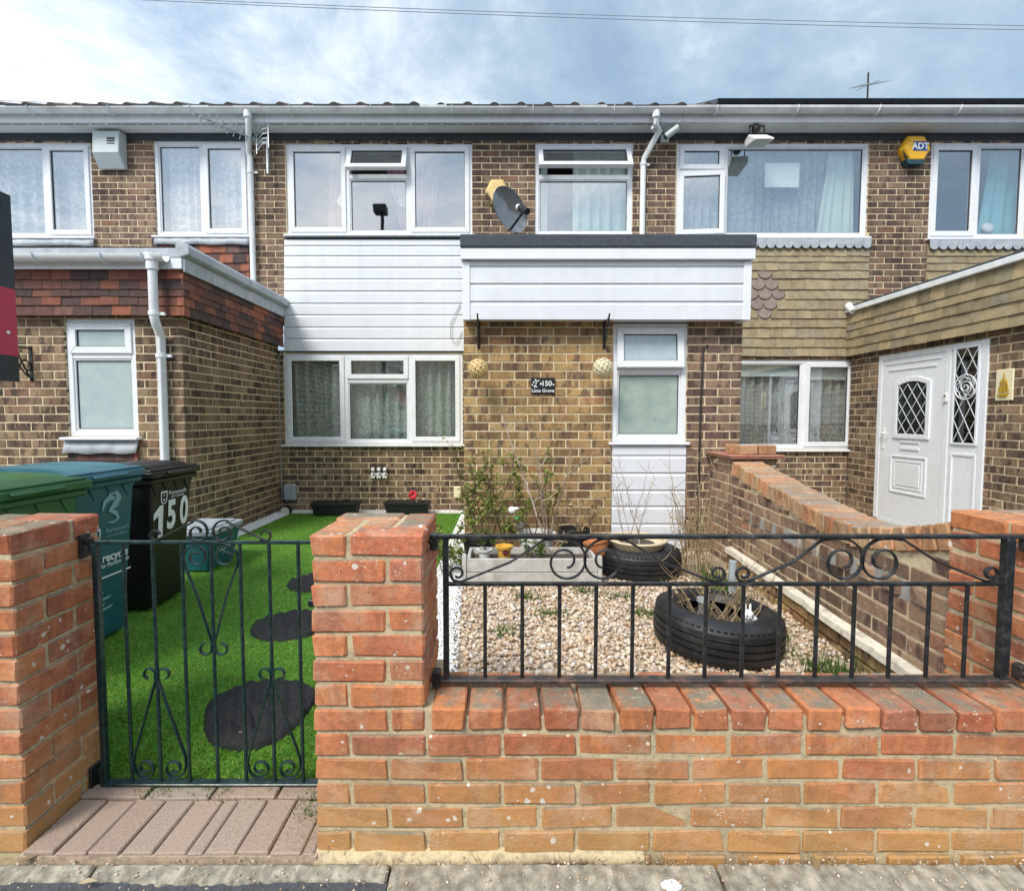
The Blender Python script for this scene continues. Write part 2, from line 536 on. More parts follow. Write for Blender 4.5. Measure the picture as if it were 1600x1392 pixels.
M['dark'] = simple('dark_timber', (.035, .045, .055), 0.7, 0.3, 20)
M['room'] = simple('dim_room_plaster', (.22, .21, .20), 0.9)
M['black_metal'] = simple('chipped_black_paint', (.012, .014, .016), 0.38, 0.4, 40, dirt=(.20, .19, .18), dirt_amt=0.28, bmp=0.3, bscale=120)
M['rust'] = simple('rusty_black_paint', (.035, .03, .03), 0.55, 0.4, 30, dirt=(.20, .10, .07), dirt_amt=0.8, bmp=0.4)
M['gate'] = simple('dark_green_paint', (.008, .026, .028), 0.32, 0.3, 30, dirt=(.09, .15, .14), dirt_amt=0.3, bmp=0.15)
M['alu'] = simple('dull_aluminium', (.55, .57, .58), 0.4, 0.1, 20, metal=0.8)
M['grey_metal'] = simple('grey_painted_metal', (.33, .37, .40), 0.45)
M['dish'] = simple('grey_dish_enamel', (.22, .23, .24), 0.16, 0.1, 8, metal=0.6)
M['bin_green'] = simple('green_bin_plastic', (.022, .115, .035), 0.38, 0.12, 9, dirt=(.10, .17, .10), dirt_amt=0.3, bmp=0.08, bscale=200)
M['bin_teal'] = simple('teal_bin_plastic', (.008, .095, .115), 0.42, 0.1, 9, dirt=(.03, .13, .15), dirt_amt=0.3, bmp=0.08, bscale=200)
M['bin_teal_lid'] = simple('pale_teal_lid_plastic', (.035, .14, .18), 0.45, 0.12, 9, dirt=(.11, .21, .25), dirt_amt=0.4)
M['bin_black'] = simple('black_bin_plastic', (.003, .004, .005), 0.45, 0.2, 9, bmp=0.08, bscale=200)
M['print'] = simple('white_print', (.78, .80, .80), 0.6, 0.05)
M['print_grey'] = simple('pale_teal_print', (.22, .38, .40), 0.6, 0.05)
M['yellow'] = simple('yellow_alarm_plastic', (.78, .42, .02), 0.4, 0.04)
M['pale_yellow'] = simple('faded_yellow_plastic', (.72, .52, .22), 0.45, 0.05)
M['blue'] = simple('navy_print', (.02, .06, .25), 0.5)
M['blue_lens'] = simple('dark_blue_lens', (.015, .05, .07), 0.2)
M['alarm_grey'] = simple('pale_grey_plastic', (.50, .56, .57), 0.5, 0.06, 8, dirt=(.4, .4, .38), dirt_amt=0.4)
M['beige'] = simple('beige_plastic', (.62, .57, .45), 0.5)
M['black_plastic'] = simple('black_plastic', (.012, .013, .015), 0.5, 0.3)
M['rubber'] = simple('tyre_rubber', (.008, .009, .011), 0.55, 0.3, 14, dirt=(.07, .064, .055), dirt_amt=0.4, bmp=0.25, bscale=90)
M['mat_rubber'] = simple('shredded_rubber', (.0075, .008, .0095), 0.8, 0.5, 50, bmp=0.9, bscale=60)
M['cream_pot'] = simple('cream_glazed_pot', (.66, .55, .38), 0.4, 0.06, dirt=(.5, .4, .28), dirt_amt=0.3)
M['terracotta'] = simple('terracotta', (.50, .19, .07), 0.7, 0.12)
M['yellow_pot'] = simple('yellow_glazed_pot', (.66, .38, .06), 0.35, 0.08)
M['clay'] = simple('clay_tile', (.36, .15, .10), 0.75, 0.2, 20, dirt=(.30, .24, .20), dirt_amt=0.6)
M['planter_wood'] = simple('weathered_grey_board', (.46, .445, .42), 0.8, 0.15, 18, dirt=(.30, .27, .22), dirt_amt=0.6, bmp=0.3)
M['soil'] = simple('dry_soil', (.075, .055, .042), 0.95, 0.4, 60, bmp=1.0, bscale=110)
M['sandy'] = simple('sandy_base', (.40, .31, .22), 0.95, 0.3, 50, bmp=0.8)
M['white_stone_base'] = simple('white_stone_base', (.66, .65, .62), 0.9, 0.15, 70, bmp=0.8)
M['lawn_base'] = simple('lawn_backing', (.05, .17, .014), 0.9, 0.3, 30)
M['red'] = simple('red_plastic', (.55, .02, .04), 0.4, 0.1)
M['sign_red'] = simple('crimson_board', (.50, .035, .085), 0.45, 0.06, 5)
M['sign_black'] = simple('black_board', (.018, .030, .042), 0.35, 0.15, 5)
M['slate'] = simple('black_slate', (.014, .016, .02), 0.35, 0.2)
M['white_paint'] = simple('white_paint', (.74, .73, .70), 0.6, 0.06, 20, dirt=(.5, .47, .4), dirt_amt=0.4)
M['gold'] = simple('gold_paint', (.62, .40, .05), 0.35, 0.2, metal=0.5)
M['cream'] = simple('cream_plastic_flowers', (.72, .66, .45), 0.6, 0.08, 40)
M['gold_flowers'] = simple('golden_plastic_flowers', (.70, .52, .24), 0.5, 0.2, 40)
M['white_gloss'] = simple('white_glazed_resin', (.74, .74, .72), 0.35, 0.05)
M['dark_print'] = simple('black_spots', (.03, .03, .035), 0.5)
M['grey_render'] = simple('grey_cement_render', (.33, .32, .30), 0.95, 0.25, 25, bmp=0.6)
M['ledge'] = simple('flaking_white_ledge', (.68, .63, .52), 0.85, 0.12, 20, dirt=(.30, .25, .17), dirt_amt=0.8, bmp=0.6)
M['cable'] = simple('grey_cable', (.30, .30, .30), 0.6)
M['black_cable'] = simple('black_cable', (.02, .02, .02), 0.6)
M['solar'] = simple('solar_panel', (.015, .022, .03), 0.25)
M['screen_lens'] = simple('lamp_lens', (.55, .57, .42), 0.2)
M['paper'] = simple('white_paper', (.74, .80, .78), 0.8, 0.03)
M['pink'] = simple('pink_drape', (.52, .30, .34), 0.9, 0.15, 10)
M['pale_drape'] = simple('pale_green_drape', (.56, .64, .58), 0.9, 0.08, 10)
M['blue_drape'] = simple('aqua_drape', (.20, .48, .52), 0.9, 0.1, 10)
M['net_white'] = net_mat('white_net', (.82, .84, .86), 0.08, 0.35, 70)
M['net_stripe'] = net_mat('white_voile', (.78, .82, .86), 0.28, 0.15, 70)
M['net_grey'] = net_mat('floral_net', (.74, .83, .77), 0.02, 0.30, 85)
M['net_hem'] = net_mat('lace_hem_net', (.80, .84, .84), 0.25, 0.12, 60, hem=1.22)
M['grass'] = island('artificial_grass', [(0, (.10, .23, .012)), (.35, (.18, .36, .024)), (.7, (.27, .45, .05)), (.92, (.36, .52, .10)), (1, (.40, .40, .16))], 0.55, 0.4, 2.6)
M['weed'] = island('weed_leaves', [(0, (.035, .085, .015)), (.5, (.075, .15, .025)), (1, (.16, .22, .05))], 0.6, 0.3)
M['leaf'] = island('shrub_leaves', [(0, (.07, .12, .02)), (.4, (.16, .22, .04)), (.75, (.28, .31, .07)), (.93, (.28, .28, .08)), (1, (.34, .20, .08))], 0.55, 0.3)
M['dry'] = island('dry_stems', [(0, (.22, .15, .08)), (.5, (.36, .27, .15)), (1, (.50, .41, .27))], 0.85, 0.2)
M['twig'] = island('pale_twigs', [(0, (.22, .16, .12)), (.5, (.38, .31, .26)), (1, (.52, .46, .42))], 0.85)
M['stem'] = island('brown_stems', [(0, (.07, .045, .03)), (1, (.16, .11, .07))], 0.85)
M['pebble'] = island('mixed_pebbles', [(0, (.30, .19, .115)), (.12, (.47, .345, .235)), (.3, (.58, .46, .335)), (.5, (.66, .57, .45)), (.62, (.52, .34, .20)), (.75, (.42, .36, .32)), (.88, (.70, .64, .56)), (1, (.54, .40, .30))], 0.6, 0, 60, 0.1)
M['chip'] = island('white_stone_chips', [(0, (.62, .62, .62)), (.5, (.74, .74, .74)), (1, (.80, .80, .79))], 0.8)
M['tile_red'] = island('plain_clay_tiles', [(0, (.060, .042, .042)), (.3, (.085, .05, .046)), (.55, (.125, .058, .046)), (.74, (.18, .068, .048)), (.88, (.29, .10, .055)), (1, (.12, .075, .066))], 0.8, 0, 22, 0.4)
M['tile_buff'] = island('buff_lichened_tiles', [(0, (.255, .205, .13)), (.4, (.30, .245, .155)), (.75, (.345, .285, .18)), (1, (.27, .23, .165))], 0.9, 0, 16, 0.4)
M['tile_buff_mossy'] = island('stained_buff_tiles', [(0, (.20, .165, .10)), (.35, (.28, .23, .14)), (.7, (.36, .285, .16)), (1, (.24, .21, .15))], 0.9, 0, 9, 0.4)
M['tile_scallop'] = island('mauve_scalloped_tiles', [(0, (.21, .17, .15)), (1, (.26, .21, .18))], 0.85, 0, 22, 0.4)
M['roof'] = island('brown_roof_tiles', [(0, (.085, .075, .072)), (1, (.14, .11, .10))], 0.85, 0, 18, 0.4)
M['paver'] = island('pinkish_pavers', [(0, (.33, .25, .20)), (.4, (.39, .29, .23)), (.7, (.34, .29, .235)), (1, (.43, .295, .235))], 0.9, 0, 190, 0.9)
M['kerb'] = simple('worn_concrete', (.30, .275, .22), 0.95, 0.5, 30, dirt=(.17, .145, .10), dirt_amt=0.85, bmp=1.0, bscale=130)
M['asphalt'] = simple('asphalt', (.07, .075, .085), 0.92, 0.35, 90, bmp=1.0, bscale=240)
M['earth'] = simple('earth', (.16, .13, .09), 0.95, 0.3, 10, bmp=0.5)
M['frost'] = None
def frosted(name, lo, hi):
    m, t, b = new(name)
    p = N(t, 'ShaderNodeNewGeometry').outputs['Position']
    setc(t, b, RAMP(t, NOISE(t, p, 9, 4), [(0.3, lo), (0.7, hi)]))
    b.inputs['Roughness'].default_value = 0.22
    b.inputs['Specular IOR Level'].default_value = 0.6
    bump(t, b, NOISE(t, p, 150, 3), 0.12, 0.002)
    return m
M['frost_grey'] = frosted('obscured_grey_glass', (.33, .41, .42), (.40, .47, .47))
M['frost_green'] = frosted('obscured_green_glass', (.25, .335, .305), (.37, .44, .40))
M['frost_blue'] = frosted('obscured_pale_glass', (.33, .42, .47), (.44, .52, .55))

# ------------------------------------------------------------------ bricks
BC = {}


def brick_me(L, D, H, mk, var, bev=0.0035, jit=0.0012):
    key = (round(L, 3), round(D, 3), round(H, 3), mk, var)
    if key not in BC:
        bm = bmesh.new()
        bmesh.ops.create_cube(bm, size=1.0)
        bmesh.ops.scale(bm, vec=(L, D, H), verts=bm.verts)
        rr = random.Random(str(key))
        for v in bm.verts:
            v.co += Vector([rr.uniform(-jit, jit) for _ in range(3)])
        bmesh.ops.bevel(bm, geom=list(bm.edges), offset=min(bev, H * 0.2, L * 0.2), segments=1, affect='EDGES')
        for v in bm.verts:
            v.co += Vector([rr.uniform(-jit, jit) * 0.6 for _ in range(3)])
        if jit > .002:
            vl = list(bm.verts)
            for _ in range(rr.choice((2, 3, 4))):
                c0 = rr.choice(vl)
                e0 = min(c0.link_edges, key=lambda e: e.calc_length())
                for v in e0.verts:
                    v.co -= Vector([math.copysign(rr.uniform(0, q), c) for q, c in zip((.0055, .004, .0022), v.co)])
        me = bpy.data.meshes.new('brick')
        bm.to_mesh(me)
        bm.free()
        me.materials.append(M[mk])
        BC[key] = me
    return BC[key]


class Bricks:
    def __init__(s, name='brick', limit=296, bev=0.003, jit=0.001, nvar=3):
        s.l, s.name, s.limit, s.bev, s.jit, s.nvar = [], name, limit, bev, jit, nvar

    def add(s, c, L, D, H, rz, mk, rot=None):
        p = project(c)
        vis = p and -20 < p[0] < 1620 and -20 < p[1] < 1412
        s.l.append(((L * H / p[2] ** 2) if vis else 0.0, tuple(c), L, D, H, rz, mk, rot))

    def realize(s, parent):
        s.l.sort(key=lambda b: -b[0])
        rest = []
        for i, (a, c, L, D, H, rz, mk, rot) in enumerate(s.l):
            me = brick_me(round(L / 0.005) * 0.005 if L < 0.2 else round(L, 3), D, round(H, 3), mk, R.randrange(s.nvar), s.bev, s.jit)
            e = rot or (R.gauss(0, .003), R.gauss(0, .002), rz + R.gauss(0, .0025))
            if i < s.limit and a > 0:
                link(s.name, me, parent, c, e)
            else:
                rest.append((me, c, e))
        if rest:
            vs, fs, mats, mi = [], [], [], []
            for me, c, e in rest:
                T = Matrix.Translation(c) @ Euler(e).to_matrix().to_4x4()
                b = len(vs)
                vs += [tuple(T @ v.co) for v in me.vertices]
                if me.materials[0] not in mats: mats.append(me.materials[0])
                k = mats.index(me.materials[0])
                for p in me.polygons:
                    fs.append(tuple(i + b for i in p.vertices))
                    mi.append(k)
            me = bpy.data.meshes.new(s.name)
            me.from_pydata(vs, [], fs)
            for m in mats: me.materials.append(m)
            me.polygons.foreach_set('material_index', mi)
            o = link(s.name, me, parent)
            o['kind'] = 'stuff'


CH = 0.075


def cut(segs, op):
    a, b, c, d = op
    out = []
    for (u0, u1, za, zb) in segs:
        if b <= u0 or a >= u1 or d <= za or c >= zb:
            out.append((u0, u1, za, zb))
            continue
        if a > u0: out.append((u0, a, za, zb))
        if b < u1: out.append((b, u1, za, zb))
        m0, m1 = max(u0, a), min(u1, b)
        if c - za > 0.022: out.append((m0, m1, za, c))
        if zb - d > 0.022: out.append((m0, m1, d, zb))
    return out


def lay(bs, mort, O, u, L, z0, z1, ops, mk, ge=0.0, go=0.1125, even=None, odd=None, D=0.1, jit=0.0007, mm=(0.0, 0.0), top=None, skip=None, gap=0.011, rec=0.0045):
    """one skin of stretcher bond with its mortar; openings are (u0,u1,z0,z1)"""
    ux, uy = u
    nx, ny = uy, -ux
    rz = math.atan2(uy, ux)
    r = 0
    z = z0
    while z < z1 - 0.02:
        zb = min(z + CH - gap, z1)
        rng = (even if r % 2 == 0 else odd) or (0, L)
        g = ge if r % 2 == 0 else go
        segs = [(rng[0], rng[1], z, zb)]
        for op in ops: segs = cut(segs, op)
        for (s0, s1, za, zc) in segs:
            k = math.floor((s0 - g) / 0.225)
            xs = [s0]
            while True:
                k += 1
                x = g + k * 0.225
                if x >= s1: break
                if x - xs[-1] > 0.05 and s1 - x > 0.05: xs.append(x)
            xs.append(s1 + gap)
            for a, b in zip(xs[:-1], xs[1:]):
                l = b - a - gap
                if l < 0.03: continue
                m = a + l / 2
                if top and zc > top(m) - 0.004:
                    zcut = min(top(a), top(b - gap), top(m)) - 0.004
                    if zcut - za < 0.022: continue
                    zc_ = zcut
                else: zc_ = zc
                if skip and skip(r, m): continue
                h = zc_ - za
                pr = R.gauss(0, jit) - D / 2
                bs.add((O[0] + ux * m + nx * pr, O[1] + uy * m + ny * pr, (za + zc_) / 2), l, D, h, rz, mk)
        z += CH
        r += 1
    if mort is None: return
    us = sorted({mm[0], L - mm[1]} | {min(max(q, mm[0]), L - mm[1]) for o in ops for q in o[:2]})
    zs = sorted({z0 - 0.15 if z0 < .3 else z0, z1} | {min(max(q, z0), z1) for o in ops for q in o[2:]})
    for i in range(len(us) - 1):
        run = None
        for j in range(len(zs) - 1):
            um, zm = (us[i] + us[i + 1]) / 2, (zs[j] + zs[j + 1]) / 2
            hole = any(o[0] < um < o[1] and o[2] < zm < o[3] for o in ops)
            if not hole:
                T = Matrix(((ux, -nx, 0, O[0]), (uy, -ny, 0, O[1]), (0, 0, 1, 0), (0, 0, 0, 1)))
                mort.box(us[i], us[i + 1], rec, D, zs[j], zs[j + 1], M=T)


# ------------------------------------------------------------------ windows
def ring(mb, x0, x1, z0, z1, w, y0, y1, mi=0):
    """four mitred bars round a rectangle"""
    o = [(x0, z0), (x1, z0), (x1, z1), (x0, z1)]
    i = [(x0 + w, z0 + w), (x1 - w, z0 + w), (x1 - w, z1 - w), (x0 + w, z1 - w)]
    for k in range(4):
        q = (k + 1) % 4
        mb.prism([o[k], o[q], i[q], i[k]], y0, y1, 'y', mi)


def hinge(mb, start, axis, at, ang):
    Mx = Matrix.Translation(at) @ Matrix.Rotation(ang, 4, axis) @ Matrix.Translation(-Vector(at))
    return mb.xf(Mx, start)


def window(house, pr, Y, cols, sill=0.05, glass='glass', rec=0.02, frame='upvc', fw=0.05, name='window', sill_px=None, glasses=None):
    """cols: [(right edge px or None, [(bottom px or None, kind, angle)])]"""
    x0, x1, z0, z1 = rect(*pr, Y)
    yf = Y + rec
    F = MB()
    ring(F, x0, x1, z0, z1, fw, yf, yf + 0.075)
    parts = []
    xl = x0 + fw
    ym = (pr[1] + pr[3]) / 2
    gi = 0
    for ci, (pc, rows) in enumerate(cols):
        last = pc is None
        xr = x1 - fw if last else X(pc, Y, ym) - 0.03
        if not last: F.box(xr, xr + 0.06, yf + 0.001, yf + 0.074, z0 + fw, z1 - fw)
        zt = z1 - fw
        for (pb, kind, ang) in rows:
            zb = z0 + fw if pb is None else Z(pb, Y) + 0.03
            if pb is not None: F.box(xl, xr, yf + 0.002, yf + 0.073, zb - 0.06, zb)
            parts.append((xl, xr, zb, zt, kind, ang, (glasses or {}).get(gi, glass)))
            gi += 1
            zt = zb - 0.06
        xl = xr + 0.06
    wd = F.build(name, M[frame], house, bev=0.005)
    for (a, b, c, d, kind, ang, gm) in parts:
        S, G, K = MB(), MB(), MB()
        if kind == 'fix':
            ring(S, a, b, c, d, 0.014, yf + 0.010, yf + 0.05)
            ring(K, a + 0.014, b - 0.014, c + 0.014, d - 0.014, 0.006, yf + 0.022, yf + 0.04)
            G.box(a + .012, b - .012, yf + .028, yf + .034, c + .012, d - .012)
        else:
            e = 0.014
            a, b, c, d = a - e, b + e, c - e, d + e
            ring(S, a, b, c, d, 0.058, yf - 0.016, yf + 0.04)
            ring(K, a + .058, b - .058, c + .058, d - .058, 0.006, yf + 0.001, yf + 0.02)
            G.box(a + .055, b - .055, yf + .008, yf + .014, c + .055, d - .055)
        if ang:
            for q in (S, G, K):
                if kind == 'side': hinge(q, 0, 'Z', (a, yf, c), -rad(ang))
                else: hinge(q, 0, 'X', (a, yf - 0.01, d), -rad(ang))
        S.build('sash' if kind != 'fix' else 'glazing_bead', M[frame], wd, bev=0.004)
        K.build('gasket', M['gasket'], wd)
        G.build('pane', M[gm], wd)
    if sill:
        s = MB()
        s.prism([(Y - sill, z0 - .028), (Y - sill, z0 - .006), (yf + .02, z0 - .001), (yf + .02, z0 - .028)], x0 - 0.03, x1 + 0.03, 'x')
        s.build('sill', M[frame], wd, bev=0.004)
    return (x0, x1, z0, z1), wd


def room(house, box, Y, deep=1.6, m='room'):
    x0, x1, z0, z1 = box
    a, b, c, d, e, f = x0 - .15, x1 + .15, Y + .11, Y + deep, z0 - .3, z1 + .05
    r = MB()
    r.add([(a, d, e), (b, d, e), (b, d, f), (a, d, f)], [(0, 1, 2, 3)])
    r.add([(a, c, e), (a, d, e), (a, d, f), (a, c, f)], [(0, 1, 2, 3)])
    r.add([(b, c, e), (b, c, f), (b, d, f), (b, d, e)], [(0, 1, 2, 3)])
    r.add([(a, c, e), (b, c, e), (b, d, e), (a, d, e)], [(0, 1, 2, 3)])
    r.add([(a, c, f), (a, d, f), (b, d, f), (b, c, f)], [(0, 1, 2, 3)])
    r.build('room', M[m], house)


def curtain(name, label, x0, x1, z0, z1, Y, m, waves=10, amp=0.018, x0b=None, x1b=None, cat='curtain', group=None, seed=0):
    """a hanging sheet with gathered folds; x0b, x1b: its bottom corners"""
    rr = random.Random(seed + 5)
    x0b = x0 if x0b is None else x0b
    x1b = x1 if x1b is None else x1b
    nu, nv = max(24, waves * 8), 10
    ph = [rr.uniform(0, 6.28) for _ in range(4)]
    vs = []
    for j in range(nv + 1):
        tv = j / nv
        for i in range(nu + 1):
            tu = i / nu
            xa, xb = x0 + (x1 - x0) * tu, x0b + (x1b - x0b) * tu
            x = xb + (xa - xb) * tv
            y = Y + amp * (math.sin(tu * waves * 6.283 + ph[0] + 0.6 * math.sin(tu * 9 + ph[1])) * (0.75 + 0.25 * tv) + 0.5 * math.sin(tu * waves * 2.3 * 6.283 / 2 + ph[2] + tv))
            vs.append((x, y, z0 + (z1 - z0) * tv))
    fs = [(j * (nu + 1) + i, j * (nu + 1) + i + 1, (j + 1) * (nu + 1) + i + 1, (j + 1) * (nu + 1) + i) for j in range(nv) for i in range(nu)]
    mb = MB()
    mb.add(vs, fs)
    o = mb.build(name, M[m], None, smooth=True)
    return tag(o, label, cat, group)


# ------------------------------------------------------------------ tiles
def tile_me(wd, hd, th, mk, var, scal=False):
    key = ('t', wd, hd, th, mk, var, scal)
    if key not in BC:
        rr = random.Random(str(key))
        mb = MB()
        if scal:
            pl = [(-wd / 2, hd), (-wd / 2, wd * 0.45)]
            pl += [(wd / 2 * math.sin(a), wd * 0.45 - wd * 0.45 * math.cos(a)) for a in [rad(t) for t in (-75, -50, -25, 0, 25, 50, 75)]]
            pl += [(wd / 2, wd * 0.45), (wd / 2, hd)]
            mb.prism(pl, 0, th, 'y')
        else:
            pl = [(-wd / 2, 0), (-wd / 4, rr.uniform(-.002, .002)), (wd / 4, rr.uniform(-.002, .002)), (wd / 2, rr.uniform(-.002, .002)), (wd / 2, hd), (-wd / 2, hd)]
            mb.prism(pl, 0, th, 'y')
        me = bpy.data.meshes.new('tile')
        me.from_pydata(mb.v, [], mb.f)
        me.materials.append(M[mk])
        bm = bmesh.new(); bm.from_mesh(me)
        bmesh.ops.recalc_face_normals(bm, faces=bm.faces)
        bm.to_mesh(me); bm.free()
        BC[key] = me
    return BC[key]


def hang_tiles(parent, O, u, L, zs, mk, wd=0.165, th=0.014, tilt=0.13, replace=None, name='tile', hgt=None, clip=None):
    """zs: bottoms of the rows from the top row to the bottom row, preceded by the top edge"""
    ux, uy = u
    nx, ny = uy, -ux
    rz = math.atan2(uy, ux)
    for r in range(1, len(zs)):
        zb, ex = zs[r], zs[r - 1] - zs[r]
        off = (wd / 2 if r % 2 else 0) + R.uniform(-.01, .01)
        x = -wd + off
        while x < L:
            a, b = max(0, x), min(L, x + wd - .003)
            x += wd
            if b - a < 0.02: continue
            m = (a + b) / 2
            if clip and clip(O[0] + ux * m, O[1] + uy * m, zb + ex / 2): continue
            sc = replace(r, m) if replace else False
            me = tile_me(wd - .003, ex + 0.045, th, 'tile_scallop' if sc else mk, R.randrange(4), bool(sc))
            d = 0.012 + R.gauss(0, .0012)
            if sc: d += .003
            p = (O[0] + ux * m + nx * (d + th), O[1] + uy * m + ny * (d + th), zb + R.gauss(0, .0015))
            link(name, me, parent, p, Euler((-tilt + R.gauss(0, .006), R.gauss(0, .004), rz), 'XYZ'), ((b - a) / (wd - .003), 1, 1))


def board(parent, x0, x1, z0, z1, Y, m='clad', name='cladding_board', prof=0.012):
    b = MB()
    Y += R.uniform(-.0015, .0008)
    z0 += R.uniform(-.0012, .0012)
    b.prism([(Y, z0), (Y - prof, z0 + .002), (Y - prof * .9, z0 + (z1 - z0) * .80), (Y - prof * .15, z1 - .012), (Y - prof * .1, z1 - .002), (Y, z1)], x0, x1, 'x')
    return b.build(name, M[m], parent)


# ------------------------------------------------------------------ the three houses
HY, PY = 6.42, 4.50          # main wall, porch fronts
GZ = 0.14                    # garden level
XL, XR = -2.80, 2.10         # party lines
SOF = 4.745
hl = thing('terraced_house', 'brown brick terraced house with a red and purple tile hung porch behind the bins', 'house', (-5, 6.4, 0), 'terraced houses in the row')
hc = thing('terraced_house', 'brown brick terraced house with white boarding and a number 150 plate on its porch', 'house', (-.3, 6.4, 0), 'terraced houses in the row')
hr = thing('terraced_house', 'brown brick terraced house with buff tile hanging and a white leaded door', 'house', (5, 6.4, 0), 'terraced houses in the row')

# --- windows (photo rectangles measured on their wall plane)
W1, _ = window(hl, (-150, 222, 144, 371), HY, [(-60, [(None, 'sash', 0)]), (70, [(None, 'fix', 0)]), (None, [(None, 'sash', 0)])])
W2, _ = window(hl, (241, 219, 389, 369), HY, [(316, [(None, 'fix', 0)]), (None, [(None, 'sash', 0)])])
W3, _ = window(hc, (447, 224, 738, 367), HY, [(542, [(None, 'sash', 0)]), (639, [(275, 'open', 24), (None, 'fix', 0)]), (None, [(None, 'sash', 0)])])
W4, _ = window(hc, (836, 223, 989, 368), HY, [(None, [(276, 'open', 30), (None, 'fix', 0)])], sill=0.03)
W5, _ = window(hr, (1057, 223, 1357, 371), HY, [(1133, [(266, 'sash', 0), (None, 'side', 5)]), (None, [(None, 'fix', 0)])])
W6, _ = window(hr, (1453, 222, 1606, 373), HY, [(1528, [(None, 'sash', 0)]), (None, [(None, 'fix', 0)])])
G1, _ = window(hl, (103, 498, 213, 682), PY, [(None, [(555, 'sash', 0), (None, 'fix', 0)])], glass='frost_grey', sill=0.07)
G2, _ = window(hc, (444, 552, 723, 694), HY, [(540, [(None, 'sash', 0)]), (640, [(594, 'sash', 0), (None, 'fix', 0)]), (None, [(None, 'sash', 0)])], sill=0.06)
G3, _ = window(hc, (957, 505, 1074, 690), PY, [(None, [(578, 'open', 7), (None, 'fix', 0)])], glass='frost_green', sill=0.04, glasses={0: 'frost_blue'})
G4, _ = window(hr, (1140, 562, 1336, 702), HY, [(1256, [(None, 'fix', 0)]), (None, [(None, 'sash', 0)])], sill=0.05)
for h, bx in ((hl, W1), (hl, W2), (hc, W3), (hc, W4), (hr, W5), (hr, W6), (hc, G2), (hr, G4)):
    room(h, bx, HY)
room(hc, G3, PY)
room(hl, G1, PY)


def op(b, O=0.0):
    return (b[0] - O, b[1] - O, b[2] - .001, b[3] + .001)


strip_z = 4.655
# --- left house
bl, ml = Bricks(), MB()
z_clad_l = Z(441, HY)
Lh = XL + 8.6
hang_l = (X(238, HY, 400) + 8.6, X(391, HY, 400) + 8.6, 2.3, Z(371, HY) - .0)
lay(bl, ml, (-8.6, HY), (1, 0), 8.6 + X(446, HY, 300), 2.45, SOF, [op(W1, -8.6), op(W2, -8.6), hang_l], 'brick_purple', ge=.06, go=.17)
FX = -8.6
pl_even, pl_odd = (0, XL - FX), (0, XL - FX - .1125)
LL = XL - FX
skirt_b = 2.155
lay(bl, ml, (FX, PY), (1, 0), LL, -0.01, skirt_b + .06, [op(G1, FX)], 'brick_dark', ge=LL % .225, go=(LL - .1125) % .225, even=pl_even, odd=pl_odd, mm=(0, .005))
lay(bl, ml, (XL, PY), (0, 1), HY - PY, -0.01, skirt_b + .06, [], 'brick_dark', ge=.1125, go=0, even=(.1125, HY - PY), odd=(0, HY - PY), mm=(.1, 0))
wl = ml.build('wall', M['mortar'], hl)
bl.realize(wl)

# --- centre house
bc, mc = Bricks(), MB()
x0c = X(446, HY, 300)
lay(bc, mc, (x0c, HY), (1, 0), XR - x0c, Z(372, HY) - .6, SOF, [op(W3, x0c), op(W4, x0c), (W3[0] - x0c - .05, X(735, HY) - x0c, 0, W3[2])], 'brick_purple', ge=.04, go=.155)
lay(bc, mc, (XL, HY), (1, 0), -.35 - XL + .1, GZ - .15, Z(550, HY), [op(G2, XL)], 'brick_dark', ge=.1, go=.21)
px0, px1 = X(725, PY, 640), X(1158, PY, 600)
pan0, pan1 = G3[0] - px0, G3[1] - px0
lay(bc, mc, (px0, PY), (1, 0), pan0, GZ - .15, 2.17, [], 'brick_gold', ge=0, go=.1125)
lay(bc, mc, (px0 + pan1, PY), (1, 0), px1 - px0 - pan1, GZ - .15, 2.17, [], 'brick_purple', ge=.05, go=.1625)
for sx, s in ((px0, 1), (px1, -1)):
    mc.box(min(sx + s * .004, sx + s * .1), max(sx + s * .004, sx + s * .1), PY + .1, HY, -.1, 2.6)
wc = mc.build('wall', M['mortar'], hc)
bc.realize(wc)

# --- right house
br, mr = Bricks(), MB()
PXR, PFR = 4.32, 3.85        # porch side wall and porch front
tile_r = (X(1165, HY, 470) - XR, X(1356, HY, 420) - XR, 2.0, W5[2])
tile_r2 = (X(1447, HY, 400) - XR, 7.0, 2.0, W6[2])
lay(br, mr, (XR, HY), (1, 0), 9.0 - XR, 2.0, SOF, [op(W5, XR), op(W6, XR), (-.2, tile_r[1], 2.0, W5[2]), tile_r2], 'brick_purple', ge=.12, go=.01)
lay(br, mr, (XR, HY), (1, 0), PXR - XR, GZ - .15, Z(556, HY), [op(G4, XR)], 'brick_dark', ge=.02, go=.13)


def sideY(px, X0, py):
    v = (CY - py) / FPX
    return X0 * FPX / (px - CX) * (CT + v * ST)


DY0, DY1 = sideY(1370, PXR, 680), sideY(1541, PXR, 660)      # door far and near edges
door_top = Z(556, DY0)
lay(br, mr, (PXR, HY), (0, -1), HY - PFR, GZ - .15, 2.25, [(HY - DY0, HY - DY1, -1, door_top)], 'brick_dark', ge=.1125, go=0, even=(.004, HY - PFR), odd=(.004, HY - PFR), mm=(.005, .0))
lay(br, mr, (PXR, PFR), (1, 0), 3.0, GZ - .15, 2.25, [], 'brick_dark', ge=0, go=.1125, even=(.1125, 3), odd=(.1125, 3), mm=(.1, 0))
wr = mr.build('wall', M['mortar'], hr)
br.realize(wr)

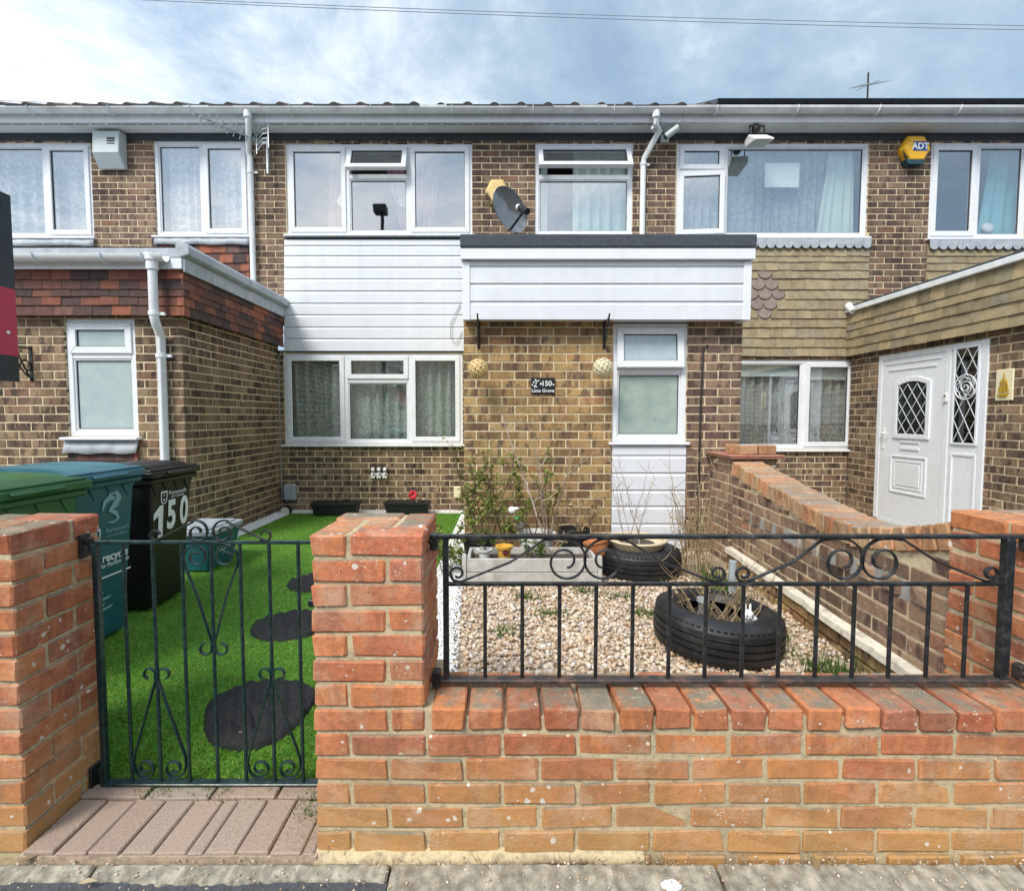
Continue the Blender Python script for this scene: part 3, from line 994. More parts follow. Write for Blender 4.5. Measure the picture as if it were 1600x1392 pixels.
# --- eaves, roof, gutters (one run per house)
GUT = []
for h, a, b in ((hl, -8.6, XL), (hc, XL, XR), (hr, XR, 9.0)):
    f = MB(); f.box(a, b - .002, 6.185, 6.205, SOF + .002, SOF + .125)
    f.build('fascia', M['upvc'], h, bev=.004)
    s = MB(); s.box(a, b - .002, 6.206, HY - .003, SOF, SOF + .012)
    so = s.build('soffit', M['soffit'], h)
    v = MB()
    x = a + .05
    while x < b - .3:
        v.box(x, x + .16, 6.215, 6.227, SOF - .003, SOF + .001)
        x += .185
    if h is not hr: v.build('soffit_vent', M['gasket'], so)
    l = MB(); l.box(a, b - .002, HY - .012, HY + .03, strip_z + .01, SOF - .001)
    l.build('packer_shade_strip', M['dark'], h)  # black timber packer run full width; eaves shadow is put into its dark colour
    g = MB()
    ro, ri = .058, .053
    prof = [(6.12 + ro * math.cos(t), 4.872 + ro * math.sin(t)) for t in [math.pi + math.pi * k / 10 for k in range(11)]]
    prof += [(6.12 + ri * math.cos(t), 4.874 + ri * math.sin(t)) for t in [2 * math.pi - math.pi * k / 10 for k in range(11)]]
    g.prism(prof, a, b - .001, 'x')
    go = g.build('gutter', M['upvc_old'], h, smooth=True, auto=40)
    GUT.append(go)
    x = a + .35
    while x < b:
        k = MB()
        k.tube([(x, 6.12 + .062 * math.cos(t), 4.872 + .062 * math.sin(t)) for t in [math.pi * (1 + q / 8) for q in range(9)]], .007, 5, flat=(2.0, .7))
        k.tube([(x, 6.18, 4.87), (x, 6.186, 4.80)], .008, 5)
        k.build('gutter_bracket', M['upvc_old'], go)
        x += .93
    r = MB()
    r.prism([(6.07, 4.868), (10.6, 4.868 + 4.53 * .5), (10.6, 4.84 + 4.53 * .5), (6.07, 4.84)], a, b - .002, 'x')
    r.prism([(10.6, 4.868 + 4.53 * .5), (15, 4.868), (15, 4.84), (10.6, 4.84 + 4.53 * .5)], a, b - .002, 'x')
    rf = r.build('roof', M['roof'], h)
    n = int((b - a) / .29)
    wdt = (b - a) / n
    tm = None
    for i in range(n):
        if h is hr and a + i * wdt > X(1105, 6.1, 160): break
        if tm is None or wdt != tm[1]:
            t = MB()
            pr = [(0, 0), (wdt * .62, 0.0), (wdt * .66, .007), (wdt * .72, .017), (wdt * .80, .022), (wdt * .88, .017), (wdt * .94, .007), (wdt * .98, 0), (wdt * .98, -.014), (0, -.014)]
            t.prism(pr, 0, .42, 'y')
            me = bpy.data.meshes.new('roof_tile')
            me.from_pydata(t.v, [], t.f)
            me.materials.append(M['roof'])
            bm = bmesh.new(); bm.from_mesh(me); bmesh.ops.recalc_face_normals(bm, faces=bm.faces); bm.to_mesh(me); bm.free()
            tm = (me, wdt)
        link('roof_tile', tm[0], rf, (a + i * wdt, 6.055 + R.gauss(0, .003), 4.876 + R.gauss(0, .002)), (math.atan(.5), 0, 0))

sp = MB()
sp.box(X(1118, 6.25, 158), 8.9, 6.20, 8.2, 0, .055)
sp.xf(Matrix.Translation((0, 6.2, 4.965)) @ Matrix.Rotation(math.atan(.5), 4, 'X') @ Matrix.Translation((0, -6.2, 0)))
o = sp.build('solar_array', M['solar'], None, bev=.004)
tag(o, 'long dark solar panel lying on the right house roof above its gutter', 'solar panel')


def downpipe(h, pts, r=.034, clips=(), m='upvc_old'):
    p = MB()
    p.tube(pts, r, 12)
    d = p.build('downpipe', M[m], h, smooth=True, auto=50)
    for c in clips:
        k = MB()
        k.lathe([(r, -.018), (r + .007, -.016), (r + .007, .016), (r, .018)], c, 14, cap=False)
        k.box(c[0] + r, c[0] + r + .045, c[1] + .005, c[1] + .03, c[2] - .012, c[2] + .012)
        k.build('pipe_clip', M[m], d)
    return d


yw = HY - .045
xa = X(396, HY, 330)
downpipe(hl, [(X(387, 6.12, 180), 6.12, 4.83), (X(388, 6.12, 195), 6.125, 4.72), (xa - .01, yw - .02, 4.50), (xa, yw, 4.44), (xa, yw, 2.35)], clips=[(xa, yw, 4.27), (xa, yw, 2.78)])
k = MB(); k.lathe([(.045, 4.76), (.045, 4.84), (.05, 4.845)], (X(387, 6.12, 180), 6.12, 0), 14)
k.build('gutter_outlet', M['upvc_old'], GUT[0], smooth=True, auto=40)
xb = X(1003, HY, 290)
downpipe(hc, [(X(1025, 6.12, 180), 6.12, 4.83), (X(1025, 6.12, 195), 6.13, 4.70), (X(1022, HY, 205), 6.2, 4.66), (xb + .01, yw, 4.43), (xb, yw, 4.36), (xb, yw, 2.85)], clips=[(xb, yw, 4.36), (X(1022, 6.2, 200), 6.19, 4.68)])
k = MB(); k.lathe([(.045, 4.76), (.045, 4.84), (.05, 4.845)], (X(1025, 6.12, 180), 6.12, 0), 14)
k.build('gutter_outlet', M['upvc_old'], GUT[1], smooth=True, auto=40)

# --- centre house: white boards between the windows, porch head, porch panel
by = [375, 384, 400, 418, 436, 455, 474, 492, 511, 529, 549]
for a, b in zip(by[:-1], by[1:]):
    board(hc, X(445, HY, b), px0 + .02, Z(b, HY) + .001, Z(a, HY), HY - .004)
bk = MB(); bk.box(X(445, HY, 470), px0 + .02, HY + .001, HY + .09, Z(551, HY), W3[2] - .03)
bk.build('sheathing', M['dark'], hc)
FYc = 4.30
fx0, fx1 = X(720, FYc, 440), X(1180, FYc, 440)
zt, zf, zg, zk = Z(366, FYc), Z(387, FYc), Z(405, FYc), Z(500, FYc + .05)
d = MB()
d.box(fx0 - .005, fx1 + .005, FYc - .01, HY - .005, zf, zt)
fo = d.build('felt_roof', M['felt'], hc, bev=.012, seg=2)
d = MB()
d.box(fx0, fx1, FYc + .002, FYc + .03, zg, zf - .001)
d.box(fx0, fx0 + .02, FYc + .031, HY, zg, zf - .001)
d.box(fx1 - .02, fx1, FYc + .031, HY, zg, zf - .001)
d.build('fascia', M['upvc'], hc, bev=.004)
rows = [405, 416, 443, 471, 500]
for a, b in zip(rows[:-1], rows[1:]):
    board(hc, fx0 + .075, fx1 - .075, Z(b, FYc + .05) + .001, Z(a, FYc + .05), FYc + .055)
for a in (fx0 + .01, fx1 - .075):
    c = MB(); c.box(a, a + .064, FYc + .036, HY - .01 if a > 1 else FYc + .07, zk - .004, zg - .002)
    c.build('corner_trim', M['upvc'], hc, bev=.004)
c = MB()
c.box(fx0 + .03, fx1 - .08, FYc + .06, PY + .1, zk + .012, zk + .03)
c.box(fx0 + .02, fx0 + .03, FYc + .08, HY, zk, zg)
c.build('porch_underside', M['soffit'], hc)
prow = [693, 711, 738, 765, 790, 817, 843, 870]
for a, b in zip(prow[:-1], prow[1:]):
    board(hc, G3[0] + .004, G3[1] - .004, max(GZ, Z(b, PY)) + .001, Z(a, PY) - (.02 if a == 693 else 0), PY - .002)
c = MB(); c.box(G3[0] + .001, G3[1] - .001, PY + .002, PY + .09, 0, G3[2] - .03); c.build('sheathing', M['room'], hc)

# --- left porch: gutter, fascia, hung tiles, flat roof
TY = PY - .055
TX = XL + .055
zs = [Z(p, TY - .02) for p in (423, 437, 452, 463, 477, 493)]
sk = MB()
sk.box(FX, TX, TY, PY - .001, zs[-1] + .02, 2.75)
sk.box(XL + .002, TX, PY, HY - .003, zs[-1] + .02, 2.75)
sko = sk.build('tile_hanging', M['dark'], hl)
hang_tiles(sko, (X(-40, TY), TY), (1, 0), TX + .02 - X(-40, TY), zs, 'tile_red', wd=.165)
hang_tiles(sko, (TX, TY - .02), (0, 1), HY - TY, zs, 'tile_red', wd=.165)
f = MB()
zf1 = Z(403, TY - .06)
f.box(FX, TX + .03, TY - .055, TY - .03, zs[0] + .005, zf1)
f.build('fascia', M['upvc'], hl, bev=.004)
f = MB()
f.box(TX + .032, TX + .05, TY - .04, HY - .005, zs[0] - .015, zs[0] + .10)
f.build('fascia', M['lead'], hl, bev=.003, label='pale side board streaked with grey')
f = MB()
f.box(FX, TX + .04, TY - .03, HY - .004, zs[0] + .105, zs[0] + .185)
f.build('flat_roof', M['lead'], hl, bev=.006)
f = MB()
f.prism([(TX + .025, zs[0] + .10), (TX + .10, zs[0] + .12), (TX + .10, zs[0] + .185), (TX + .06, zs[0] + .225), (TX + .0, zs[0] + .225), (TX - .02, zs[0] + .187)], TY - .06, HY - .006, 'y')
f.build('roof_edge_trim', M['lead'], hl, bev=.006, label='grey metal edge strip of the flat roof')
gy, gz = TY - .115, zf1 + .005
prof = [(gy + .056 * math.cos(t), gz + .056 * math.sin(t)) for t in [math.pi * (1 + k / 10) for k in range(11)]]
prof += [(gy + .051 * math.cos(t), gz + .002 + .051 * math.sin(t)) for t in [math.pi * (2 - k / 10) for k in range(11)]]
g = MB(); g.prism(prof, FX, X(258, gy, 395), 'x')
g2 = g.build('gutter', M['upvc'], hl, smooth=True, auto=40)
for px in (60, 165, 228):
    k = MB()
    k.tube([(X(px, gy, 395), gy + .06 * math.cos(t), gz + .06 * math.sin(t)) for t in [math.pi * (1 + q / 8) for q in range(9)]], .007, 5, flat=(2.0, .7))
    k.build('gutter_bracket', M['upvc'], g2)
xp = X(241, gy, 500)
dp = downpipe(hl, [(xp, gy, gz - .03), (xp, gy, Z(495, gy)), (xp, gy + .02, Z(505, gy)), (xp - .03, PY - .05, Z(522, gy)), (xp - .035, PY - .05, .1)], r=.036, clips=[(xp - .033, PY - .05, Z(557, PY)), (xp, gy, Z(490, gy))], m='upvc')
k = MB(); k.lathe([(.046, gz - .12), (.048, gz - .05), (.058, gz - .045), (.058, gz + .01)], (xp, gy, 0), 16)
k.build('gutter_outlet', M['upvc'], g2, smooth=True, auto=40)
# hung tiles and lead under the bedroom windows
zq = [W2[2] - .07] + [Z(p, HY) for p in (396, 411, 425, 441, 456)]
bk = MB(); bk.box(X(238, HY, 400), X(391, HY, 400), HY + .001, HY + .09, 2.4, W2[2] - .03)
bko = bk.build('tile_backing', M['dark'], hl)
hang_tiles(bko, (X(239, HY, 400), HY), (1, 0), X(390, HY, 400) - X(239, HY, 400), zq, 'tile_red')
for (wb, e) in ((W1, .02), (W2, .0)):
    f = MB()
    xs = np.linspace(wb[0] - e, wb[1] + e, 26)
    vs = []
    for i, x in enumerate(xs):
        vs += [(x, HY - .036 - .003 * math.sin(i * 1.3), wb[2] - .03), (x, HY - .045 - .005 * math.sin(i * .9), wb[2] - .115 + .006 * math.sin(i * .7) + R.uniform(-.003, .003))]
    f.add(vs, [(2 * i, 2 * i + 1, 2 * i + 3, 2 * i + 2) for i in range(len(xs) - 1)])
    o = f.build('lead_flashing', M['lead'], hl, smooth=True)
    o.modifiers.new('solid', 'SOLIDIFY').thickness = .004
f = MB()
xs = np.linspace(G1[0] - .02, G1[1] + .01, 16)
vs = []
for i, x in enumerate(xs):
    vs += [(x, PY - .02, G1[2] - .03), (x, PY - .055 - .006 * math.sin(i * 1.7), G1[2] - .145 + .006 * math.sin(i * .9))]
f.add(vs, [(2 * i, 2 * i + 1, 2 * i + 3, 2 * i + 2) for i in range(len(xs) - 1)])
o = f.build('lead_flashing', M['lead'], hl, smooth=True)
o.modifiers.new('solid', 'SOLIDIFY').thickness = .004
hang_tiles(hl, (G1[0], PY), (1, 0), G1[1] - G1[0], [G1[2] - .13, G1[2] - .21, G1[2] - .29, G1[2] - .37], 'tile_red')

# --- right house: buff tiles, scalloped diamond, lead with a scalloped hem
rowpx = [401, 410, 423, 436, 453, 468, 484, 498, 512, 528, 543, 557]
zr = [W5[2] - .07] + [Z(p, HY) for p in rowpx]
xt0 = X(1120, HY, 470)
bk = MB(); bk.box(xt0, tile_r[1] + XR, HY + .001, HY + .09, Z(558, HY), W5[2] - .03)
bk.box(tile_r[1] + XR + .001, PXR, HY + .001, HY + .09, 2.0, 2.3)
bk1 = bk.build('tile_backing', M['dark'], hr)
xd = X(1196, HY, 462)


def diamond(r, u):
    c = [(4, 0), (5, 1), (6, 2), (7, 1.2), (8, .5)]
    x = xt0 + u
    for rr_, hw in c:
        if r == rr_ and abs(x - xd) < .09 + hw * .082: return True
    return False


hang_tiles(bk1, (xt0, HY), (1, 0), tile_r[1] + XR - xt0, zr, 'tile_buff', wd=.165, replace=diamond)
hang_tiles(bk1, (tile_r[1] + XR + .004, HY), (1, 0), PXR - .03 - tile_r[1] - XR, [zr[8], zr[9], zr[10], zr[11], zr[12]], 'tile_buff', wd=.165, clip=lambda x, y, z: project((x, y, z))[1] < 492)
bk = MB(); bk.box(tile_r2[0] + XR, 8.9, HY + .001, HY + .09, 2.3, W6[2] - .03)
bk2 = bk.build('tile_backing', M['dark'], hr)
zr2 = [W6[2] - .07] + [Z(p, HY) for p in (401, 412, 424, 438, 452, 466)]
hang_tiles(bk2, (tile_r2[0] + XR, HY), (1, 0), 1.55, zr2, 'tile_buff', wd=.165)
for xa_, xb_, wb in ((X(1168, HY, 380), tile_r[1] + XR, W5), (tile_r2[0] + XR, X(1620, HY, 380), W6)):
    f = MB()
    pl = [(xb_, wb[2] - .03), (xa_, wb[2] - .03)]
    n = int((xb_ - xa_) / .105)
    st = (xb_ - xa_) / n
    for i in range(n):
        for t in range(7):
            a = math.pi * t / 6
            pl.append((xa_ + (i + .5 - .46 * math.cos(a)) * st, wb[2] - .105 - .042 * math.sin(a)))
    f.prism(pl, HY - .05, HY - .045, 'y')
    f.build('lead_flashing', M['lead'], hr, label='grey lead flashing with a scalloped lower edge')
# porch skirt on the side wall
TXr = PXR - .06
zp = [Z(p, HY - .1) for p in (488, 505, 516, 529, 543, 556)]
sk = MB()
sk.box(TXr, PXR - .001, PFR - .06, HY - .005, zp[-1] + .02, zp[0] + .05)
sk.box(PXR - .001, PXR + 3, PFR - .06, PFR - .001, zp[-1] + .02, zp[0] + .05)
sko = sk.build('tile_hanging', M['dark'], hr)
hang_tiles(sko, (TXr, HY - .01), (0, -1), HY - PFR + .06, zp, 'tile_buff_mossy', wd=.165)
f = MB()
f.box(TXr - .05, TXr + .03, PFR - .1, HY - .02, zp[0] + .005, zp[0] + .06)
f.build('verge_trim', M['upvc_old'], hr, bev=.004)
f = MB(); f.box(TXr - .03, PXR + 3, PFR - .1, HY - .02, zp[0] + .062, zp[0] + .085)
f.build('felt_roof', M['felt'], hr)
f = MB()
f.tube([(TXr - .03, HY - .16, zp[0] + .0), (TXr - .03, HY - .05, zp[0] + .09)], .045, 10)
f.build('gutter_end', M['upvc_old'], hr, smooth=True, auto=40)

# --- front door and side light of the right house (in the porch's side wall)
def dx(y0, y1, z0, z1, t0, t1, name, parent, m='upvc', bev=.004, label=None):
    b = MB(); b.box(PXR - t1, PXR - t0, min(y0, y1), max(y0, y1), z0, z1)
    return b.build(name, M[m], parent, bev=bev, label=label)


def yy(px, py): return sideY(px, PXR, py)
def zz_(px, py): return Z(py, sideY(px, PXR, py))


zb_, zt_ = GZ + .01, door_top - .005
dm = yy(1478, 680)
df = MB()
for a, b in ((DY0 - .06, DY0), (dm - .03, dm + .03), (DY1, DY1 + .06)):
    df.box(PXR - .012, PXR + .06, a, b, zb_, zt_)
df.box(PXR - .011, PXR + .059, DY1 + .061, DY0 - .061, zt_ - .06, zt_ - .001)
df.box(PXR - .011, PXR + .059, DY1 + .061, DY0 - .061, zb_ - .04, zb_ + .03)
dfo = df.build('door_frame', M['upvc'], hr, bev=.004)
da, db = dm + .035, DY0 - .065           # door leaf near and far edges
dw = db - da
dl = MB(); dl.box(PXR - .005, PXR + .045, da, db, zb_ + .033, zt_ - .063)
dlo = dl.build('door', M['upvc'], hr, bev=.003)
for i in range(2):
    e = .045 + .05 * i
    q = MB()
    q.box(PXR - .014, PXR - .004, da + e, db - e, zt_ - .12 - .07 * i, zt_ - .10 - .07 * i)
    q.build('door_moulding', M['upvc'], dlo, bev=.003)


def arch(y0, y1, z0, z1, rise, n=8):
    pl = [(y0, z0), (y1, z0)]
    for k in range(n + 1):
        t = k / n
        pl.append((y1 + (y0 - y1) * t, z1 + rise * math.sin(math.pi * t)))
    return pl


ga, gb = da + dw * .24, db - dw * .30
gz0, gz1 = zz_(1420, 678), zz_(1420, 602)
fr_ = MB()
o_, i_ = arch(ga - .05, gb + .05, gz0 - .05, gz1 + .03, .06), arch(ga, gb, gz0, gz1, .04)
n_ = len(o_)
for k in range(n_):
    q = (k + 1) % n_
    fr_.prism([o_[k], o_[q], i_[q], i_[k]], PXR - .022, PXR - .004, 'x')
fr_.build('door_light_frame', M['upvc'], dlo, bev=.003)
p_ = MB(); p_.prism(i_, PXR - .0095, PXR - .0055, 'x'); p_.build('door_pane', M['glass_door'], dlo)
p_ = MB(); p_.prism(i_, PXR - .0054, PXR - .0052, 'x'); p_.build('door_glass_backing', M['room'], dlo)


def leads(name, parent, y0, y1, z0, z1, sy, sz, x):
    L_ = MB()
    ny, nz = max(1, round((y1 - y0) / sy)), max(1, round((z1 - z0) / sz))
    sy, sz = (y1 - y0) / ny, (z1 - z0) / nz
    for s in (1, -1):
        for k in range(-nz, ny + nz + 1):
            # clipped diagonal y = y0 + (k + s*t) * sy for t in 0..nz
            t0, t1 = 0.0, float(nz)
            if s == 1: t0, t1 = max(t0, -k), min(t1, ny - k)
            else: t0, t1 = max(t0, k - ny), min(t1, k)
            if t1 - t0 < .05: continue
            L_.tube([(x, y0 + (k + s * t0) * sy, z0 + t0 * sz), (x, y0 + (k + s * t1) * sy, z0 + t1 * sz)], .0030, 4)
    return L_.build(name, M['upvc'], parent)


leads('leading', dlo, ga, gb, gz0, gz1 + .015, .125, .20, PXR - .013)
q = MB(); q.box(PXR - .016, PXR - .004, da + dw * .33, db - dw * .37, zz_(1420, 703), zz_(1420, 699))
q.box(PXR - .016, PXR - .004, da + dw * .33, db - dw * .37, zz_(1420, 692), zz_(1420, 690))
q.build('letter_plate', M['upvc'], dlo, bev=.002)
q = MB()
pa, pb, pz0, pz1 = ga - .03, gb + .08, zz_(1415, 772), zz_(1415, 712)
for k, (e, t) in enumerate(((0, .016), (.05, .012))):
    o4 = [(pa + e, pz0 + e), (pb - e, pz0 + e), (pb - e, pz1 - e), (pa + e, pz1 - e)]
    w_ = .022
    i4 = [(pa + e + w_, pz0 + e + w_), (pb - e - w_, pz0 + e + w_), (pb - e - w_, pz1 - e - w_), (pa + e + w_, pz1 - e - w_)]
    for j in range(4):
        l = (j + 1) % 4
        q.prism([o4[j], o4[l], i4[l], i4[j]], PXR - t, PXR - .004, 'x')
q.box(PXR - .013, PXR - .004, pa + .085, pb - .085, pz0 + .085, pz1 - .085)
q.build('raised_panel', M['upvc'], dlo, bev=.004)
q = MB()
hy = db - .05
q.box(PXR - .014, PXR - .004, hy - .018, hy + .018, zz_(1375, 700), zz_(1375, 668))
q.tube([(PXR - .014, hy, zz_(1375, 676)), (PXR - .05, hy, zz_(1375, 676)), (PXR - .05, hy - .11, zz_(1375, 677))], .009, 8)
q.build('door_handle', M['white_gloss'], dlo, bev=.002)
# side light
sa, sb = DY1 + .062, dm - .032
ls = MB(); ls.box(PXR - .004, PXR + .04, sa, sb, zb_ + .033, zt_ - .062)
lso = ls.build('side_light', M['upvc'], hr, bev=.003)
za_, zc_ = zz_(1508, 692), zz_(1512, 544)
s0, s1 = sa + .03, sb - .055
p_ = MB(); p_.box(PXR - .010, PXR - .006, s0, s1, za_, zc_); p_.build('pane', M['glass_door'], lso)
p_ = MB(); p_.box(PXR - .0058, PXR - .0045, s0, s1, za_, zc_); p_.build('dim_hall_backing', M['room'], lso)
q = MB()
o4 = [(s0 - .02, za_ - .02), (s1 + .02, za_ - .02), (s1 + .02, zc_ + .02), (s0 - .02, zc_ + .02)]
i4 = [(s0, za_), (s1, za_), (s1, zc_), (s0, zc_)]
for j in range(4):
    l = (j + 1) % 4
    q.prism([o4[j], o4[l], i4[l], i4[j]], PXR - .02, PXR - .003, 'x')
q.build('glazing_bead', M['upvc'], lso, bev=.002)
leads('leading', lso, s0, s1, za_, zc_, .15, .235, PXR - .013)
q = MB()
cy_, cz_ = (s0 + s1) / 2, za_ + (zc_ - za_) * .59
def circ(r, n=20, dy=0, dz=0, a0=0, a1=6.2832):
    return [(PXR - .016, cy_ + dy + r * math.cos(a0 + (a1 - a0) * k / n), cz_ + dz + r * math.sin(a0 + (a1 - a0) * k / n)) for k in range(n + 1)]
q.tube(circ(.115)[:-1], .006, 5, closed=True)
q.tube([(PXR - .016, cy_ + (.012 + .0022 * k) * math.cos(k * .42), cz_ + (.012 + .0022 * k) * math.sin(k * .42)) for k in range(26)], .005, 4)
for k in range(5):
    a = k * 1.257
    q.tube(circ(.042, 8, .058 * math.cos(a), .058 * math.sin(a), a - 1.5, a + 1.5), .0045, 4)
q.build('rose_leading', M['upvc'], lso)
q = MB()
o4 = [(s0 - .02, zb_ + .06), (s1 + .02, zb_ + .06), (s1 + .02, za_ - .10), (s0 - .02, za_ - .10)]
i4 = [(y_ + (.025 if y_ < cy_ else -.025), z_ + (.025 if z_ < .5 else -.025)) for y_, z_ in o4]
for j in range(4):
    l = (j + 1) % 4
    q.prism([o4[j], o4[l], i4[l], i4[j]], PXR - .014, PXR - .003, 'x')
q.build('panel_moulding', M['upvc'], lso, bev=.003)
q = MB(); q.box(PXR - .03, PXR - .012, dm - .02, dm + .02, zz_(1478, 622) - .04, zz_(1478, 622) + .05)
bell = q.build('doorbell', M['white_gloss'], dfo, bev=.004)
q = MB(); q.ball((PXR - .032, dm, zz_(1478, 622) + .02), .009, 6); q.build('bell_button', M['dark_print'], dfo)

# --- curtains behind the panes
def cz(b): return b[2] + .02, b[3] - .02
z0, z1 = cz(W1)
curtain('net_curtain', 'white lace net filling the upstairs window left of the grey alarm box', W1[0], W1[1], z0, z1, HY + .16, 'net_white', 14, .022, seed=1)
z0, z1 = cz(W2)
curtain('net_curtain', 'white gathered net in the two pane upstairs window beside the alarm box', W2[0] + .08, W2[1], z0, z1, HY + .17, 'net_white', 11, .03, seed=2)
z0, z1 = cz(W3)
for i, (px, s, lab) in enumerate(((525, -1, 'pink drape tied back on the left side of the three part upstairs window'), (612, 1, 'pink drape tied back behind the open vent of the upstairs window'), (660, 1, 'pale pink drape hanging at the right pane of the three part window'))):
    xc = X(px, HY, 290)
    if i < 2:
        zk_ = Z(292, HY)
        curtain('tied_drape', lab + ', upper half' if 0 else lab, xc - .16, xc + .16, z0, z1, HY + .26, 'pink', 5, .03, x0b=xc - .05 + s * .14, x1b=xc + .13 + s * .14, group=None, seed=10 + i)
    else:
        curtain('tied_drape', lab, xc - .12, xc + .2, z0, z1, HY + .3, 'pink', 4, .03, x0b=xc - .2, x1b=xc + .06, seed=20)
for px, lab in ((527, 'white flower tie back on the left pink drape'), (625, 'white flower tie back on the middle pink drape')):
    q = MB()
    xc, zc__ = X(px, HY, 304), Z(304, HY)
    for k in range(6):
        a = k * 1.047
        q.ball((xc + .04 * math.cos(a), HY + .2, zc__ + .045 * math.sin(a)), (.035, .015, .035), 6)
    q.ball((xc, HY + .19, zc__), .03, 6)
    o = q.build('flower_tie_back', M['white_gloss'], None, smooth=True)
    tag(o, lab, 'curtain tie')
z0, z1 = cz(W4)
curtain('long_drape', 'pale green drape drawn across the right half of the small upstairs window', X(898, HY, 300), W4[1], z0, z1, HY + .18, 'pale_drape', 5, .025, seed=4)
curtain('long_drape', 'narrow pale drape at the left edge of the small upstairs window', W4[0], X(857, HY, 300), z0, z1, HY + .18, 'pale_drape', 2, .02, seed=5)
z0, z1 = cz(W5)
curtain('net_curtain', 'white voile with a patterned hem across the wide upstairs window', W5[0], X(1338, HY, 300), z0, z1, HY + .2, 'net_stripe', 20, .02, seed=6)
curtain('long_drape', 'pale green drape swept to the right side of the wide upstairs window', X(1306, HY, 240), X(1345, HY, 240), z0, z1, HY + .13, 'pale_drape', 4, .02, x0b=X(1285, HY, 360), x1b=X(1345, HY, 360), seed=7)
q = MB(); q.box(*[X(1195, HY + .06, 274), X(1249, HY + .06, 274)], HY + .06, HY + .062, Z(293, HY + .06), Z(255, HY + .06))
tag(q.build('paper_sheet', M['paper'], None), 'blank white paper sheet stuck inside the wide upstairs window', 'paper notice')
z0, z1 = cz(W6)
curtain('long_drape', 'aqua blue drape at the far right upstairs window', X(1570, HY, 300), W6[1] + .1, z0, z1, HY + .2, 'blue_drape', 3, .03, x0b=X(1548, HY, 370), seed=8)
q = MB(); q.lathe([(.001, 0), (.06, .005), (.075, .03), (.06, .055), (.03, .06), (.001, .058)], (0, 0, 0), 14)
q.xf(Matrix.Translation((X(1545, HY + .15, 357), HY + .2, Z(357, HY + .15))) @ Matrix.Rotation(rad(75), 4, 'X'))
tag(q.build('round_ornament', M['white_gloss'], None, smooth=True), 'round white ornament on the sill inside the far right upstairs window', 'ornament')
z0, z1 = cz(G2)
curtain('net_curtain', 'grey floral net curtain behind the ground floor three part window', G2[0], G2[1], z0, z1, HY + .17, 'net_grey', 17, .035, seed=9)
z0, z1 = cz(G4)
curtain('net_curtain', 'white net with a lace hem in the ground floor window by the white door', X(1150, HY, 640), G4[1], z0, z1 - .12, HY + .17, 'net_hem', 12, .03, seed=12)
q = MB(); q.box(G4[0] + .03, X(1255, HY, 640), HY + .10, HY + .13, G4[3] - .2, G4[3] - .05)
q.box(X(1262, HY, 640), G4[1] - .03, HY + .10, HY + .13, G4[3] - .24, G4[3] - .05)
tag(q.build('roller_blind', M['paper'], None), 'rolled up pale blind at the top of the window by the white door', 'blind')

# ------------------------------------------------------------------ ground
def sheet(name, poly, z, m, kind='structure', dz=None, thick=.05):
    b = MB()
    b.prism(poly, z - thick, z, 'z')
    o = b.build(name, M[m])
    o['kind'] = kind
    return o


def gz(y):
    """garden rises a little towards the house"""
    return .075 + (.14 - .075) * min(1, max(0, (y - 1.7) / 1.2))


b = MB(); b.box(-60, 60, -60, 60, -.5, -.13)
tag(b.build('ground', M['earth']), kind='structure')
sheet('road', [(-50, -9), (50, -9), (50, 1.338), (-.33, 1.338), (-.33, 1.3865), (-50, 1.3865)], -.016, 'asphalt', thick=.1)
b = MB()
b.box(-12, -2.7, 1.72, PY + .02, -.1, .10)
tag(b.build('neighbour_path', M['kerb']), kind='structure')
b = MB(); b.box(1.9, 12, 1.9, HY, -.1, .13)
tag(b.build('neighbour_yard', M['kerb']), kind='structure')
gd = MB()
gd.prism([(-2.9, 2.0), (-.5, 2.0), (-.5, 1.9), (1.9, 1.90), (1.9, HY + .02), (-2.9, HY + .02)], -.1, .115, 'z')
gd.prism([(-.40, 1.66), (1.7, 1.66), (1.7, 1.899), (-.40, 1.899)], -.1, .055, 'z')
gdo = tag(gd.build('garden_ground', M['sandy']), kind='structure')

# kerb stones along the path edge
ks = MB(); ks.box(-12, 12, 1.387, 1.44, -.12, -.035); ks.box(-.329, 12, 1.339, 1.3869, -.12, -.036)
kso = tag(ks.build('kerb', M['earth']), kind='structure')
xk = [-6, -4.2, -2.6, -1.19, -.33, .62, 1.5, 2.5, 4, 6]
for a, b_ in zip(xk[:-1], xk[1:]):
    k = MB()
    n = 60
    vs, fs = [], []
    fr0 = 1.378 if a < -.4 else 1.335
    xs = np.linspace(a + .004, b_ - .004, n)
    for i, x in enumerate(xs):
        j1, j2 = R.uniform(-.012, .004) + .008 * math.sin(x * 9), R.uniform(-.003, .003)
        vs += [(x, fr0 + j1, -.06), (x, fr0 + .012 + j1, -.008 + j2), (x, 1.43, .003 + j2), (x, 1.446, -.06)]
    for i in range(n - 1):
        for q in range(3): fs.append((4 * i + q, 4 * i + 4 + q, 4 * i + 5 + q, 4 * i + 1 + q))
    fs += [(0, 1, 2, 3), (4 * n - 1, 4 * n - 2, 4 * n - 3, 4 * n - 4)]
    k.add(vs, fs)
    k.build('kerb_stone', M['kerb'], kso, bev=.006)
